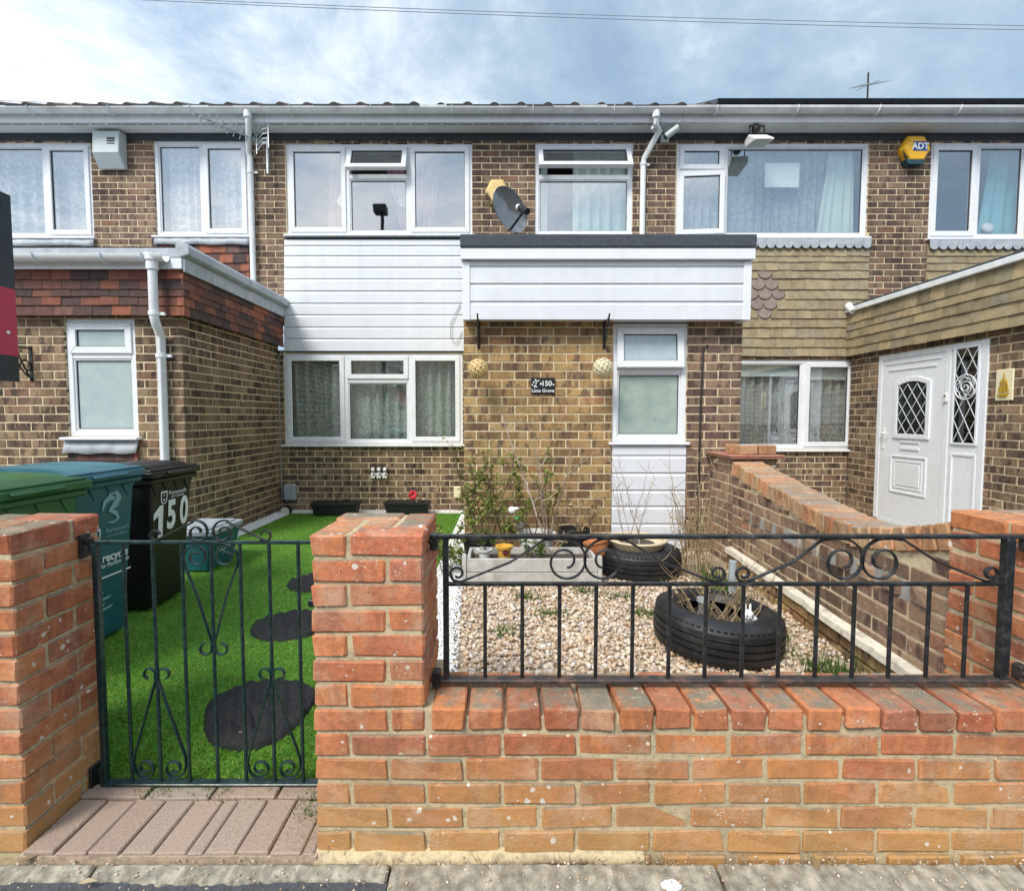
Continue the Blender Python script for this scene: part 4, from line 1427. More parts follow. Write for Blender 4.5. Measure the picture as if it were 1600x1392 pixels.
# entrance pavers
pb = MB(); pb.box(-1.44, -.555, 1.447, 1.70, -.1, .0065)
pbo = tag(pb.build('entrance_path', M['sandy']), kind='structure')
x = -1.432
i = 0
while x < -.57:
    wd_ = .098 if i != 5 else .05
    wd_ = min(wd_, -.562 - x)
    me = brick_me(round(wd_ - .008, 3), .212, .06, 'paver', i % 3, .004, .0015)
    link('paver', me, pbo, (x + wd_ / 2, 1.555 + R.uniform(-.003, .003), -.012 + R.uniform(-.003, .003)), (R.gauss(0, .008), R.gauss(0, .01), R.gauss(0, .006)))
    x += wd_
    i += 1
x = -1.43
while x < -.6:
    me = brick_me(.215, .06, .06, 'paver', i % 3, .004, .0015)
    link('paver', me, pbo, (x + .1, 1.697, -.010 + R.uniform(-.003, .003)), (R.gauss(0, .01), R.gauss(0, .01), 0))
    x += .223
    i += 1

# ------------------------------------------------------------------ front boundary: wall, pillars
FY = 1.47
fw_ = thing('front_garden_wall', 'low orange brick front wall with a brick on edge coping under the railing', 'garden wall', (.5, 1.57, 0))
FX0, FX1 = -.562, 1.655
core = MB()
core.box(FX0 + .006, FX1, FY + .007, FY + .208, -.14, .372)
core.box(FX0 + .35, FX1, FY + .009, FY + .200, .37, .415)
core.box(FX0 + .006, FX0 + .349, FY + .008, FY + .32, .373, .44)
core.build('mortar', M['mortar_red'], fw_)
bf = Bricks('brick', 290, .005, .0022, 5)
lay(bf, None, (FX0, FY), (1, 0), FX1 - FX0, 0.0, .375, [], 'brick_red', ge=.1125, go=0, D=.1025, jit=.0022)
for k in range(2):
    bf.add((FX0 + .215 / 2 + k * .17, FY + .0513, .375 + .0325), .215 if k == 0 else .1025, .1025, .065, 0, 'brick_red')
bf.realize(fw_)
br_ = Bricks('back_brick', 0, .004, .002, 2)
lay(br_, None, (FX1, FY + .212), (-1, 0), FX1 - FX0, .075, .375, [], 'brick_red', ge=0, go=.1125, D=.05)
br_.realize(fw_)
bq = Bricks('foundation_brick', 20, .005, .003, 3)
x = .25
while x < 1.7:
    bq.add((x + .1, FY + .045, -.042), .19, .1025, .066, 0, 'brick_red')
    x += .225
bq.realize(fw_)
x = FX0 + .345
i = 0
while x < FX1 - .03:
    me = brick_me(.1015, .225, .066, 'brick_red', i % 5, .006, .0028)
    link('coping_brick', me, fw_, (x + .052, FY + .107 + R.uniform(-.003, .004), .375 + .037 + R.uniform(-.002, .003)), (R.gauss(0, .012), R.gauss(0, .012), R.gauss(0, .01)))
    x += .1115 + R.uniform(-.001, .001)
    i += 1
# mortar haunching at the foot of the wall
hb = MB()
xs = np.linspace(FX0, .42, 22)
vs, fs = [], []
for i, x in enumerate(xs):
    t = i / 21
    d, h = .035 * (1 - .6 * t) + R.uniform(-.008, .008), (.012 + R.uniform(-.008, .006)) * (1 - t * .6)
    vs += [(x, FY + .01, h), (x, FY - d * .4, h - .008), (x, FY - d, -.02), (x, FY + .01, -.05)]
for i in range(21):
    for q in range(3): fs.append((4 * i + q, 4 * i + 4 + q, 4 * i + 5 + q, 4 * i + 1 + q))
hb.add(vs, fs)
hb.build('mortar_haunch', M['mortar_red'], fw_, smooth=True)


def pillar(label, x0, y0, z0, n, flip, group='red brick pillars'):
    t = thing('brick_pillar', label, 'pillar', (x0 + .164, y0 + .164, max(0, z0)), group)
    W_ = .3275
    c = MB(); c.box(x0 + .007, x0 + W_ - .007, y0 + .007, y0 + W_ - .007, z0 - .05, z0 + n * CH - .014)
    c.build('mortar', M['mortar_red'], t)
    bs = Bricks('brick', 290, .006, .0025, 6)
    for r in range(n):
        z = z0 + r * CH + .0325
        f = flip if (n - 1 - r) % 2 == 0 else not flip
        lst = [(.05125, .1075, .1025, .215), (.22, .05125, .215, .1025), (.27625, .22, .1025, .215), (.1075, .27625, .215, .1025)]
        if r == n - 1: lst.append((.164, .164, .1015, .1015))
        for (cx, cy, lx, ly) in lst:
            if f: cx = W_ - cx
            p = (x0 + cx + R.gauss(0, .0016), y0 + cy + R.gauss(0, .0016), z + R.gauss(0, .0008))
            if ly > lx: bs.add(p, ly, lx, .066, math.pi / 2, 'brick_red')
            else: bs.add(p, lx, ly, .066, 0, 'brick_red')
    bs.realize(t)
    return t


pillar('red brick pillar between the iron gate and the railing', FX0, FY, .45, 7, False)
pillar('red brick pillar in front of the green bin, holding the gate hinges', -1.7625, FY, 0.0, 13, True)
pillar('red brick pillar at the far end of the railing, with a grey topped cap course', 1.652, 1.55, 0.0, 13, True)
# hinge plates and bolts
GY = 1.725

# ------------------------------------------------------------------ metalwork
def spiral(cx, cz, r0, r1, a0, a1, n=26):
    return [(cx + (r0 + (r1 - r0) * k / n) * math.cos(a0 + (a1 - a0) * k / n), cz + (r0 + (r1 - r0) * k / n) * math.sin(a0 + (a1 - a0) * k / n)) for k in range(n + 1)]


def strip(mb, pts, y, w=.0036, d=2.1):
    mb.tube([(p[0], y, p[1]) for p in pts], w, 6, flat=(d, 1.0))


def mir(pts, xm): return [(2 * xm - p[0], p[1]) for p in pts]


gate = thing('garden_gate', 'low dark green iron gate with scrolls between the two brick pillars', 'gate', (-1.0, GY, .1))
gx0, gx1 = -1.392, -.58
gzt, gzb = Z(847, GY), Z(1219, GY)
m_ = M['gate']
q = MB(); q.box(gx0 - .01, gx1, GY - .006, GY + .006, gzt - .006, gzt + .006); q.build('top_rail', m_, gate, bev=.002)
q = MB(); q.box(gx0 - .01, gx1, GY - .016, GY + .016, gzb - .012, gzb - .003); q.build('bottom_rail', m_, gate, bev=.002)
for a in (gx0, gx1 - .01):
    q = MB(); q.box(a - .009, a + .009, GY - .011, GY + .011, gzb - .012, gzt - .006); q.build('end_post', m_, gate, bev=.002)
bx = [X(p, GY, 1000) for p in (198, 243.5, 289, 334, 379, 424, 469, 514)]
for x in bx:
    q = MB(); q.tube([(x, GY, gzb - .004), (x, GY, gzt - .005)], .0062, 8); q.build('bar', m_, gate, smooth=True, auto=50)
c = bx[3]


def lowdec(cx, flip=1):
    zt = Z(1052, GY)
    s = bx[1] - bx[0]
    for sgn in (1, -1):
        p = spiral(.0225, zt + .006, .0215, .018, rad(-160), rad(-160 - 290) , 18)
        p = [(.004, zt - .02)] + [(x, z) for x, z in spiral(.025, zt, .021, .017, rad(200), rad(-70), 18)]
        leg = [(.004, zt - .02), (s * .45, Z(1120, GY)), (s - .012, Z(1180, GY)), (s - .009, Z(1192, GY))]
        zc = gzb + .047
        curl = spiral(s * .5, zc, s * .5 - .012, .012, rad(0), rad(-500), 34)
        curl = [(x, z) for x, z in curl]
        q = MB()
        strip(q, [(cx + sgn * x, z) for x, z in p], GY - .002)
        q.build('curl', m_, gate)
        q = MB()
        strip(q, [(cx + sgn * x, z) for x, z in leg + curl], GY - .002)
        q.build('scroll', m_, gate)


lowdec(bx[1]); lowdec(bx[5])
zt = Z(1012, GY)
s = bx[1] - bx[0]
for sgn in (1, -1):
    q = MB()
    strip(q, [(c + sgn * x, z) for x, z in [(.004, zt + .018)] + spiral(.027, zt - .002, .021, .019, rad(160), rad(160 + 290), 18)], GY - .002)
    q.build('curl', m_, gate)
    leg = [(.004, zt + .018), (s * .5, Z(930, GY)), (s - .010, Z(882, GY)), (s - .006, Z(872, GY))]
    curl = spiral(s * .5, gzt - .05, s * .5 - .008, .013, 0, rad(500), 34)
    q = MB()
    strip(q, [(c + sgn * x, z) for x, z in leg + curl], GY - .002)
    q.build('scroll', m_, gate)
    # crest above the top rail
    pts = [(.17, gzt + .006)] + [(.17 + .018 + .017 * math.cos(t), gzt + .023 + .017 * math.sin(t)) for t in [rad(a) for a in range(250, 250 + 300, 20)]]
    q = MB(); strip(q, [(c + sgn * x, z) for x, z in pts], GY); q.build('curl', M['black_metal'], gate)
    pts = [(.185, gzt + .007), (.06, gzt + .068)] + spiral(.045, gzt + .034, .042, .012, rad(70), rad(70 + 470), 32)
    q = MB(); strip(q, [(c + sgn * x, z) for x, z in pts], GY); q.build('crest_scroll', M['black_metal'], gate)
q = MB(); q.box(gx1 - .085, gx1 - .03, GY - .02, GY + .006, Z(940, GY) - .012, Z(940, GY) + .012)
q.tube([(gx1 - .03, GY - .008, Z(940, GY)), (gx1 + .01, GY - .008, Z(940, GY))], .006, 6)
q.build('latch', M['black_metal'], gate, bev=.003)
for z_, nm in ((gzt - .012, 'hinge'), (gzb + .02, 'hinge')):
    q = MB()
    q.box(gx0 - .042, gx0 - .032, GY - .022, GY + .022, z_ - .04, z_ + .04)
    q.tube([(gx0 - .036, GY - .0, z_ + .01), (gx0 - .018, GY - .005, z_ + .012), (gx0 - .005, GY, z_ + .01)], .008, 6)
    q.tube([(gx0 - .012, GY - .004, z_ - .02), (gx0 - .012, GY - .004, z_ + .03)], .009, 8)
    q.build(nm, M['black_metal'], gate, bev=.002)

RY = 1.59
rail = thing('railing', 'chipped black iron railing with round scrolls on the coping of the front wall', 'railing', (.6, RY, .45))
rx0, rx1 = X(697, RY, 950), X(1570, RY, 950)
rzt, rzm, rzb = Z(838, RY), Z(912, RY), Z(1062, RY)
m_ = M['black_metal']
q = MB(); q.box(rx0 - .045, rx1 + .07, RY - .012, RY + .012, rzt - .006, rzt + .006); q.build('top_rail', m_, rail, bev=.002)
q = MB(); q.box(rx0, rx1, RY - .007, RY + .007, rzm - .006, rzm + .006); q.build('middle_rail', m_, rail, bev=.002)
q = MB(); q.box(rx0 - .02, rx1 + .03, RY - .018, RY + .018, rzb - .005, rzb + .008); q.build('bottom_rail', M['rust'], rail, bev=.003)
q = MB(); q.box(rx0 - .009, rx0 + .009, RY - .008, RY + .008, rzb + .008, rzt - .006); q.build('end_post', m_, rail, bev=.002)
q = MB(); q.box(rx1 - .014, rx1 + .014, RY - .014, RY + .014, rzb + .008, rzt - .006); q.build('end_post', m_, rail, bev=.003)
for p in (758, 816, 874, 931, 988, 1045, 1102, 1160, 1217, 1275, 1333, 1390, 1449, 1508):
    x = X(p, RY, 990)
    q = MB(); q.tube([(x, RY, rzb + .006), (x, RY, rzm - .005)], .0064, 8); q.build('bar', m_, rail, smooth=True, auto=50)
for (l, cxp, r_) in ((703, 914, 1133), (1150, 1347, 1560)):
    xm = X(cxp, RY, 880)
    rr_ = (rzt - rzm) / 2 - .008
    zc = (rzt + rzm) / 2 - .004
    for sgn, e in ((1, X(r_, RY, 890)), (-1, X(l, RY, 890))):
        half = abs(e - xm)
        big = spiral(.062, zc, rr_ + .004, rr_ * .30, rad(95), rad(95 + 520), 44)
        pts = [(half - .035, rzm + .007), (half * .55, rzm + .07), (.13, rzt - .012), (.09, rzt - .007)] + big
        q = MB(); strip(q, [(xm + sgn * x, z) for x, z in pts], RY, .0040, 2.0); q.build('scroll', m_, rail)
        pts = [(half - .035, rzm + .007)] + spiral(half - .024, rzm + .033, .026, .011, rad(-110), rad(-110 + 420), 26)
        q = MB(); strip(q, [(xm + sgn * x, z) for x, z in pts], RY, .0042, 2.0); q.build('curl', m_, rail)
for (a, z_) in ((rx0 - .035, rzt - .012), (rx0 - .03, rzb + .012), (rx1 + .06, rzt - .02), (rx1 + .06, rzb + .03)):
    q = MB()
    q.box(a - .014, a + .012, RY - .018, RY + .018, z_ - .03, z_ + .022)
    q.tube([(a - .01, RY - .019, z_), (a - .01, RY - .027, z_)], .009, 6)
    q.build('fixing_bracket', m_ if a < .5 else M['rust'], rail, bev=.004)

# ------------------------------------------------------------------ side wall on the right, its pillar and coping
SA, SB = Vector((1.80, 4.0)), Vector((1.672, 1.875))
sd_ = (SB - SA)
SL = sd_.length
su = (sd_.x / SL, sd_.y / SL)


def topz(u):
    y = SA.y + su[1] * u
    pts = [(4.05, .865), (3.3, .755), (2.75, .685), (2.45, .675), (2.15, .735), (1.8, .83)]
    for (a, za), (b_, zb2) in zip(pts[:-1], pts[1:]):
        if b_ <= y <= a: return za + (zb2 - za) * (a - y) / (a - b_)
    return pts[-1][1] if y < 1.8 else pts[0][1]


sw = thing('side_garden_wall', 'dark brick side wall with a dipping orange coping and a flaking white ledge', 'garden wall', (1.74, 2.9, .1))
bs = Bricks('brick', 290, .004, .002, 4)
gap_row = 6


def skipper(r, u):
    return r in (gap_row, gap_row + 0) and int(u / .1125) % 2 == 1 and .25 < u < 1.9


lay(bs, None, tuple(SA), su, SL, .10, .86, [], 'brick_wall', ge=0, go=.1125, D=.10, jit=.0012, top=topz, skip=lambda r, u: r == gap_row and .2 < u < SL - .1)
nn = Vector((su[1], -su[0]))
for k in range(int(SL / .17)):
    u = .28 + k * .17
    if u > SL - .12: break
    zc = .10 + gap_row * CH + .0325
    if zc + .035 > topz(u) or R.random() < .12: continue
    p = SA + Vector(su) * u + nn * R.uniform(-.045, -.03)
    bs.add((p.x, p.y, zc), .1025, .10, .065, math.atan2(su[1], su[0]) + R.gauss(0, .06), 'brick_wall')
T = Matrix(((su[0], -nn.x, 0, SA.x), (su[1], -nn.y, 0, SA.y), (0, 0, 1, 0), (0, 0, 0, 1)))
cr = MB()
us = np.linspace(0, SL, 24)
cr.prism([(0, -.05), (SL, -.05)] + [(u, topz(u) - .003) for u in us[::-1]],   .005, .205, 'y', M=T)
cr.build('mortar', M['mortar'], sw)
rn = MB()
zc = .10 + gap_row * CH
for k in range(9):
    a = .22 + k * .2
    rn.prism([(a, zc - .012), (a + .19, zc - .012), (a + .18, zc + .06 + R.uniform(-.01, .012)), (a + .02, zc + .07 + R.uniform(-.01, .012))], .004 - R.uniform(0, .004), .05, 'y', M=T)
rn.build('cement_patch', M['grey_render'], sw)
bs.realize(sw)
lg = MB()
n = 30
vs, fs = [], []
for i in range(n):
    u = SL * i / (n - 1)
    j = R.uniform(-.006, .006)
    vs += [(u, -.052 + j, .245), (u, -.047 + j, .278 + j * .5), (u, .0, .288), (u, .0, .245)]
for i in range(n - 1):
    for q in range(3): fs.append((4 * i + q, 4 * i + 4 + q, 4 * i + 5 + q, 4 * i + 1 + q))
fs += [(0, 1, 2, 3), (4 * n - 1, 4 * n - 2, 4 * n - 3, 4 * n - 4)]
lg.add([T @ Vector(v) for v in vs], fs)
lg.build('white_ledge', M['ledge'], sw)
pf = Bricks('plinth_brick', 40, .004, .003, 3)
lay(pf, None, tuple(SA + nn * .036), su, SL, .10, .245, [], 'brick_gold', ge=.05, go=.16, D=.06, jit=.003)
pf.realize(sw)
u = .01
i = 0
while u < SL - .03:
    um = u + .036
    sl_ = math.atan2(topz(um + .04) - topz(um - .04), .08)
    p = SA + Vector(su) * um + nn * -.10
    me = brick_me(.068, .23, .105, 'brick_orange', i % 5, .007, .004)
    link('coping_brick', me, sw, (p.x, p.y, topz(um) + .052), Euler((0, -sl_, math.atan2(su[1], su[0]) + R.gauss(0, .01)), 'XYZ'))
    u += .0765 * math.cos(sl_)
    i += 1
cm = MB()
us = np.linspace(0.01, SL - .02, 30)
cm.prism([(u, topz(u) - .02) for u in us] + [(u, topz(u) + .085) for u in us[::-1]], .004, .196, 'y', M=T)
cm.build('coping_mortar', M['mortar'], sw)

bp = thing('brick_pillar', 'dark brick pillar capped with a clay tile, standing against the porch corner', 'pillar', (1.99, 4.25, .1))
b5, m5 = Bricks('brick', 290, .004, .002, 3), MB()
PX0, PX1, PYa = 1.82, 2.15, 4.02
lay(b5, m5, (PX0, PYa), (1, 0), PX1 - PX0, .10, .975, [], 'brick_dark', ge=0, go=.1125, even=(0, PX1 - PX0), odd=(.1125, PX1 - PX0), mm=(.006, 0))
lay(b5, m5, (PX0, PY - .004), (0, -1), PY - PYa, .10, .975, [], 'brick_wall', ge=.03, go=.14, even=(0, PY - PYa - .1125), odd=(0, PY - PYa), mm=(0, .106))
wp = m5.build('mortar', M['mortar'], bp)
b5.realize(bp)
q = MB()
for k, (e, z_) in enumerate(((.045, .978), (.05, .994))):
    q.box(PX0 - e, PX1 + e, PYa - e, PY - .006, z_, z_ + .014)
q.build('clay_cap', M['clay'], bp, bev=.006)
for k, (x, y, lab) in enumerate(((1.935, 4.08, 'orange brick lying on the clay cap of the dark pillar, nearer the porch'), (2.085, 4.085, 'paler orange brick on the clay cap, nearer the window'), (1.90, 4.22, 'orange brick on the pillar cap behind the other two, end on'))):
    me = brick_me(.138 if k < 2 else .10, .10, .075, 'brick_orange', k, .006, .002)
    o = link('loose_brick', me, None, (x, y, 1.0085 + .0375), (0, 0, R.gauss(0, .03)))
    tag(o, lab, 'brick', 'loose bricks on the pillar cap')

# ------------------------------------------------------------------ lawn, gravel, white edging
LXR = -.52
b = MB()
b.prism([(-2.62, 2.0), (LXR, 2.0), (LXR, 6.24), (-2.62, 6.24)], .0, .126, 'z')
b.prism([(1.703, -.05), (2.0, -.05), (2.0, .1255), (1.703, -.006)], -1.432, LXR, 'x')
b.prism([(1.80, -.05), (2.0, -.05), (2.0, .1253), (1.80, .04)], -2.62, -1.433, 'x')
tag(b.build('lawn_backing', M['lawn_base']), kind='structure')
b = MB()
b.box(-2.795, -2.615, PY, HY - .01, .1, .135)
b.box(-2.614, -.36, 6.245, HY - .01, .1, .134)
b.prism([(LXR + .002, 1.9), (-.20, 1.9), (-.30, 3.0), (-.345, PY), (-.36, 6.244), (LXR + .002, 6.244)], .1, .133, 'z')
tag(b.build('white_stone_strip', M['white_stone_base']), kind='structure')
rg = np.random.default_rng(5)
MATS_ = [(-.99, 2.03, .215, .185), (-1.20, 2.83, .215, .20), (-1.31, 3.58, .22, .20)]


def blades(name, n, sampler, h, wd_, m, lean=.5, kind='stuff', zf=None, parent=None):
    p = sampler(n)
    n = len(p)
    a = rg.uniform(0, 2 * np.pi, n)
    hh = h * rg.uniform(.6, 1.25, n)
    ln = hh * lean * rg.uniform(.1, 1, n)
    la = rg.uniform(0, 2 * np.pi, n)
    dxy = np.stack([np.cos(a), np.sin(a)], 1) * (wd_ * rg.uniform(.7, 1.3, n))[:, None] / 2
    top = np.stack([p[:, 0] + ln * np.cos(la), p[:, 1] + ln * np.sin(la), p[:, 2] + hh], 1)
    l = p.copy(); l[:, :2] -= dxy
    r = p.copy(); r[:, :2] += dxy
    v = np.stack([l, r, top], 1).reshape(-1, 3)
    f = np.arange(3 * n).reshape(-1, 3)
    o = fast_mesh(name, v, f, M[m], parent)
    if kind: o['kind'] = kind
    return o


def lawn_s(n):
    y = 1.705 + (6.22 - 1.705) * rg.random(n) ** 1.7
    x = rg.uniform(-2.6, LXR - .005, n)
    k = (y > 1.83) | (x > -1.425)
    for (mx, my, a, b_) in MATS_:
        k &= ((x - mx) / (a - .03)) ** 2 + ((y - my) / (b_ - .03)) ** 2 > 1
    k &= ~(((x < -2.12) & (y < 2.93)) | ((x < -2.26) & (y < 3.6)))
    k &= (x - CX * 0) > -(y * 1.02)
    x, y = x[k], y[k]
    z = np.interp(y, [1.70, 2.0], [-.006, .125])
    return np.stack([x, y, z], 1)


blades('lawn_grass', 190000, lawn_s, .0105, .0042, 'grass', 1.9)


def ico():
    bm = bmesh.new(); bmesh.ops.create_icosphere(bm, subdivisions=1, radius=1)
    v = np.array([q.co[:] for q in bm.verts]); f = np.array([[x.index for x in q.verts] for q in bm.faces])
    bm.free()
    return v, f


def ico2():
    bm = bmesh.new(); bmesh.ops.create_icosphere(bm, subdivisions=2, radius=1)
    v = np.array([q.co[:] for q in bm.verts]); f = np.array([[x.index for x in q.verts] for q in bm.faces])
    bm.free()
    return v, f


def pebbles(name, pos, size, m, ic, flat=.62, smooth=True):
    v0, f0 = ic
    n = len(pos)
    s = size[:, None] * rg.uniform(.65, 1.25, (n, 3)); s[:, 2] *= flat
    q = rg.normal(size=(n, 4)); q /= np.linalg.norm(q, axis=1)[:, None]
    q = np.where(rg.random((n, 1)) < .75, np.stack([np.cos(q[:, 0] * 3), q[:, 1] * .25, q[:, 2] * .25, np.sin(q[:, 0] * 3)], 1), q)
    q /= np.linalg.norm(q, axis=1)[:, None]
    w_, x, y, z = q.T
    Rm = np.stack([np.stack([1 - 2 * (y * y + z * z), 2 * (x * y - z * w_), 2 * (x * z + y * w_)], -1),
                   np.stack([2 * (x * y + z * w_), 1 - 2 * (x * x + z * z), 2 * (y * z - x * w_)], -1),
                   np.stack([2 * (x * z - y * w_), 2 * (y * z + x * w_), 1 - 2 * (x * x + y * y)], -1)], 1)
    vv = v0[None] * s[:, None] * (1 + rg.normal(0, .09, (n, len(v0), 1)))
    vv = np.einsum('nij,nkj->nki', Rm, vv) + pos[:, None]
    ff = f0[None] + (np.arange(n) * len(v0))[:, None, None]
    o = fast_mesh(name, vv.reshape(-1, 3), ff.reshape(-1, 3), M[m], smooth=smooth)
    o['kind'] = 'stuff'
    return o


IC1, IC2 = ico(), ico2()
n = 25000
y = 1.69 + (4.6 - 1.69) * rg.random(n) ** 1.15
x = rg.uniform(-.42, 1.70, n)
lb = np.interp(y, [1.7, 1.9, 3.0, 4.5], [-.19, -.17, -.27, -.31]) + rg.normal(0, .03, n)
k = (x > lb) & ((y < 4.47))
x, y = x[k], y[k]
s = .0065 + .0125 * rg.random(len(x)) ** 1.6
pebbles('gravel', np.stack([x, y, .113 + rg.uniform(-.004, .022, len(x)) - np.where(y < 1.9, .055, 0) * np.clip((1.9 - y) / .15, 0, 1)], 1), s, 'pebble', IC1)
n = 5200
y = 1.85 + (6.24 - 1.85) * rg.random(n) ** 1.3
x = LXR + .01 + rg.random(n) * (np.interp(y, [1.8, 3.0, 4.5, 6.3], [-.19, -.27, -.33, -.36]) - LXR)
pebbles('white_gravel', np.stack([x, y, .134 + rg.uniform(-.003, .008, n)], 1), rg.uniform(.005, .010, n), 'chip', IC1, smooth=False)
n = 2200
t = rg.random(n)
side = rg.random(n) < .6
x = np.where(side, rg.uniform(-2.79, -2.61, n), rg.uniform(-2.6, -.4, n))
y = np.where(side, rg.uniform(PY, HY - .03, n), rg.uniform(6.25, HY - .02, n))
pebbles('white_edging_gravel', np.stack([x, y, .137 + rg.uniform(-.003, .006, n)], 1), rg.uniform(.006, .011, n), 'chip', IC1, smooth=False)

# stepping mats: chopped rubber discs
for i, (mx, my, a, b_) in enumerate(MATS_):
    q = MB()
    nr, ns = (30, 96) if i == 0 else (20, 70)
    zl = lambda y: float(np.interp(y, [1.70, 2.0], [-.006, .125])) - .125
    vs, fs = [(mx, my, .155 + zl(my))], []
    for r in range(1, nr + 1):
        for k in range(ns):
            an = 2 * math.pi * k / ns
            t = r / nr
            e = 1 + (R.uniform(-.035, .03) if r == nr else 0)
            xx, yy2 = a * t * e * math.cos(an), b_ * t * e * math.sin(an)
            fl = .015 * abs(math.sin((xx * 1.6 + yy2 * 24) * 1.9 + 1.8 * math.sin(xx * 16 + i) + .6 * math.sin(xx * 37))) ** .6 + .006 * math.sin(xx * 90 + yy2 * 40)
            z = (.139 + fl + R.uniform(-.002, .002) if r < nr else .120) + zl(my + yy2)
            vs.append((mx + xx, my + yy2, z))
    for k in range(ns): fs.append((0, 1 + k, 1 + (k + 1) % ns))
    for r in range(nr - 1):
        for k in range(ns):
            A, B = 1 + r * ns + k, 1 + r * ns + (k + 1) % ns
            fs.append((A, A + ns, B + ns, B))
    q.add(vs, fs)
    o = q.build('stepping_mat', M['mat_rubber'], None, smooth=True)
    tag(o, ['largest black rubber stepping mat in the lawn, nearest the gate', 'black rubber stepping mat in the lawn, middle one of three', 'black rubber stepping mat in the lawn, farthest from the gate'][i], 'stepping mat', 'rubber stepping mats in the lawn')

# ------------------------------------------------------------------ wheelie bins (fronts face the path, +X)
def shield(w, h, n=8):
    pl = [(-w / 2, h / 2), (w / 2, h / 2)]
    for k in range(n + 1):
        a = math.pi * k / n
        pl.append((w / 2 * math.cos(a), -h * .02 - h / 2 * math.sin(a) ** .8))
    return pl


def outline(mb, pl, w, x, T):
    cx_ = sum(p[0] for p in pl) / len(pl); cz_ = sum(p[1] for p in pl) / len(pl)
    i4 = [(cx_ + (p[0] - cx_) * (1 - w), cz_ + (p[1] - cz_) * (1 - w)) for p in pl]
    n = len(pl)
    for k in range(n):
        q = (k + 1) % n
        mb.prism([pl[k], pl[q], i4[q], i4[k]], 0, x, 'y', M=T)


def wheelie_bin(label, xf, y0, wd, dp, zb, zr, body, lid, tx=.055):
    """front face at x = xf, width along y from y0, body from zb up to the rim zr"""
    t = thing('wheelie_bin', label, 'wheelie bin', (xf - dp / 2, y0 + wd / 2, zb), 'wheelie bins behind the left pillar')
    B = MB()
    tb = .045
    x1t, x0t, x1b, x0b = xf, xf - dp, xf - tx, xf - dp + .09
    ya, yb = y0, y0 + wd
    lo = [(x0b, ya + tb, zb + .02), (x1b, ya + tb, zb + .02), (x1b, yb - tb, zb + .02), (x0b, yb - tb, zb + .02)]
    hi = [(x0t, ya, zr), (x1t, ya, zr), (x1t, yb, zr), (x0t, yb, zr)]
    B.add(lo + hi, [(0, 3, 2, 1), (4, 5, 6, 7), (0, 1, 5, 4), (1, 2, 6, 5), (2, 3, 7, 6), (3, 0, 4, 7)])
    bo = B.build('body', M[body], t, bev=.022, seg=2)
    q = MB(); ring(q, 0, 1, 0, 1, .1, 0, 1)
    q = MB()
    q.box(x0t - .02, x1t + .022, ya - .022, yb + .022, zr - .035, zr - .002)
    q.build('rim', M[body], bo, bev=.008)
    q = MB()
    for k in range(4):
        yc = ya + wd * (k + .5) / 4
        for s in (0,):
            q.add([(x1t + .004, yc - .045, zr - .036), (x1t + .004, yc + .045, zr - .036), (x1t - .004, yc, zr - .105), (x1t - .03, yc - .045, zr - .036), (x1t - .03, yc + .045, zr - .036), (x1t - .03, yc, zr - .105)],
                  [(0, 1, 2), (3, 5, 4), (0, 2, 5, 3), (1, 4, 5, 2), (0, 3, 4, 1)])
    q.build('rim_gusset', M[body], bo)
    L_ = MB()
    e = .035
    L_.box(x0t - .01, x1t + e, ya - e, yb + e, zr + .0, zr + .038)
    L_.box(x0t + .0, x1t + e - .012, ya - e + .012, yb + e - .012, zr + .038, zr + .052)
    lo_ = L_.build('lid', M[lid], t, bev=.010, seg=2)
    D_ = MB()
    n = 10
    for i in range(n):
        a, b_ = i / n, (i + 1) / n
        fa, fb =   .027 * math.sin(math.pi * a) ** .45, .027 * math.sin(math.pi * b_) ** .45
        xa_, xb_ = x0t + .02 + (dp - .02) * a, x0t + .02 + (dp - .02) * b_
        D_.prism([(xa_, zr + .045), (xb_, zr + .045), (xb_, zr + .052 + fb), (xa_, zr + .052 + fa)], ya + .03, yb - .03, 'y')
    D_.build('lid_dome', M[lid], lo_, bev=.0)
    q = MB(); q.box(x1t + .0, x1t + e + .018, ya + wd * .25, yb - wd * .25, zr + .012, zr + .03)
    q.build('lid_handle', M[lid], lo_, bev=.006)
    q = MB(); q.tube([(x0t - .05, ya + .05, zr - .01), (x0t - .05, yb - .05, zr - .01)], .016, 8)
    for yc in (ya + .06, yb - .06): q.box(x0t - .06, x0t + .01, yc - .015, yc + .015, zr - .03, zr + .02)
    q.build('handle', M[body], t, bev=.004)
    for yc in (ya + .03, yb - .03):
        q = MB(); q.lathe([(.02, -.022), (.1, -.022), (.105, 0), (.1, .022), (.02, .022)], (0, 0, 0), 20)
        q.xf(Matrix.Translation((x0b + .03, yc, zb + .105)) @ Matrix.Rotation(math.pi / 2, 4, 'X'))
        q.build('wheel', M['black_plastic'], t, smooth=True, auto=40)
    return t, math.atan2(tx, zr - zb)


def facept(xf, zr, tilt, z, off=.004):
    return xf - (zr - z) * math.tan(tilt) + off


def bin_print(t, xf, y, zr, tilt, z, name, s, size, m, **k):
    return text(name, s, size, (facept(xf, zr, tilt, z), y, z), (math.pi / 2 + tilt, 0, math.pi / 2), M[m], t, **k)


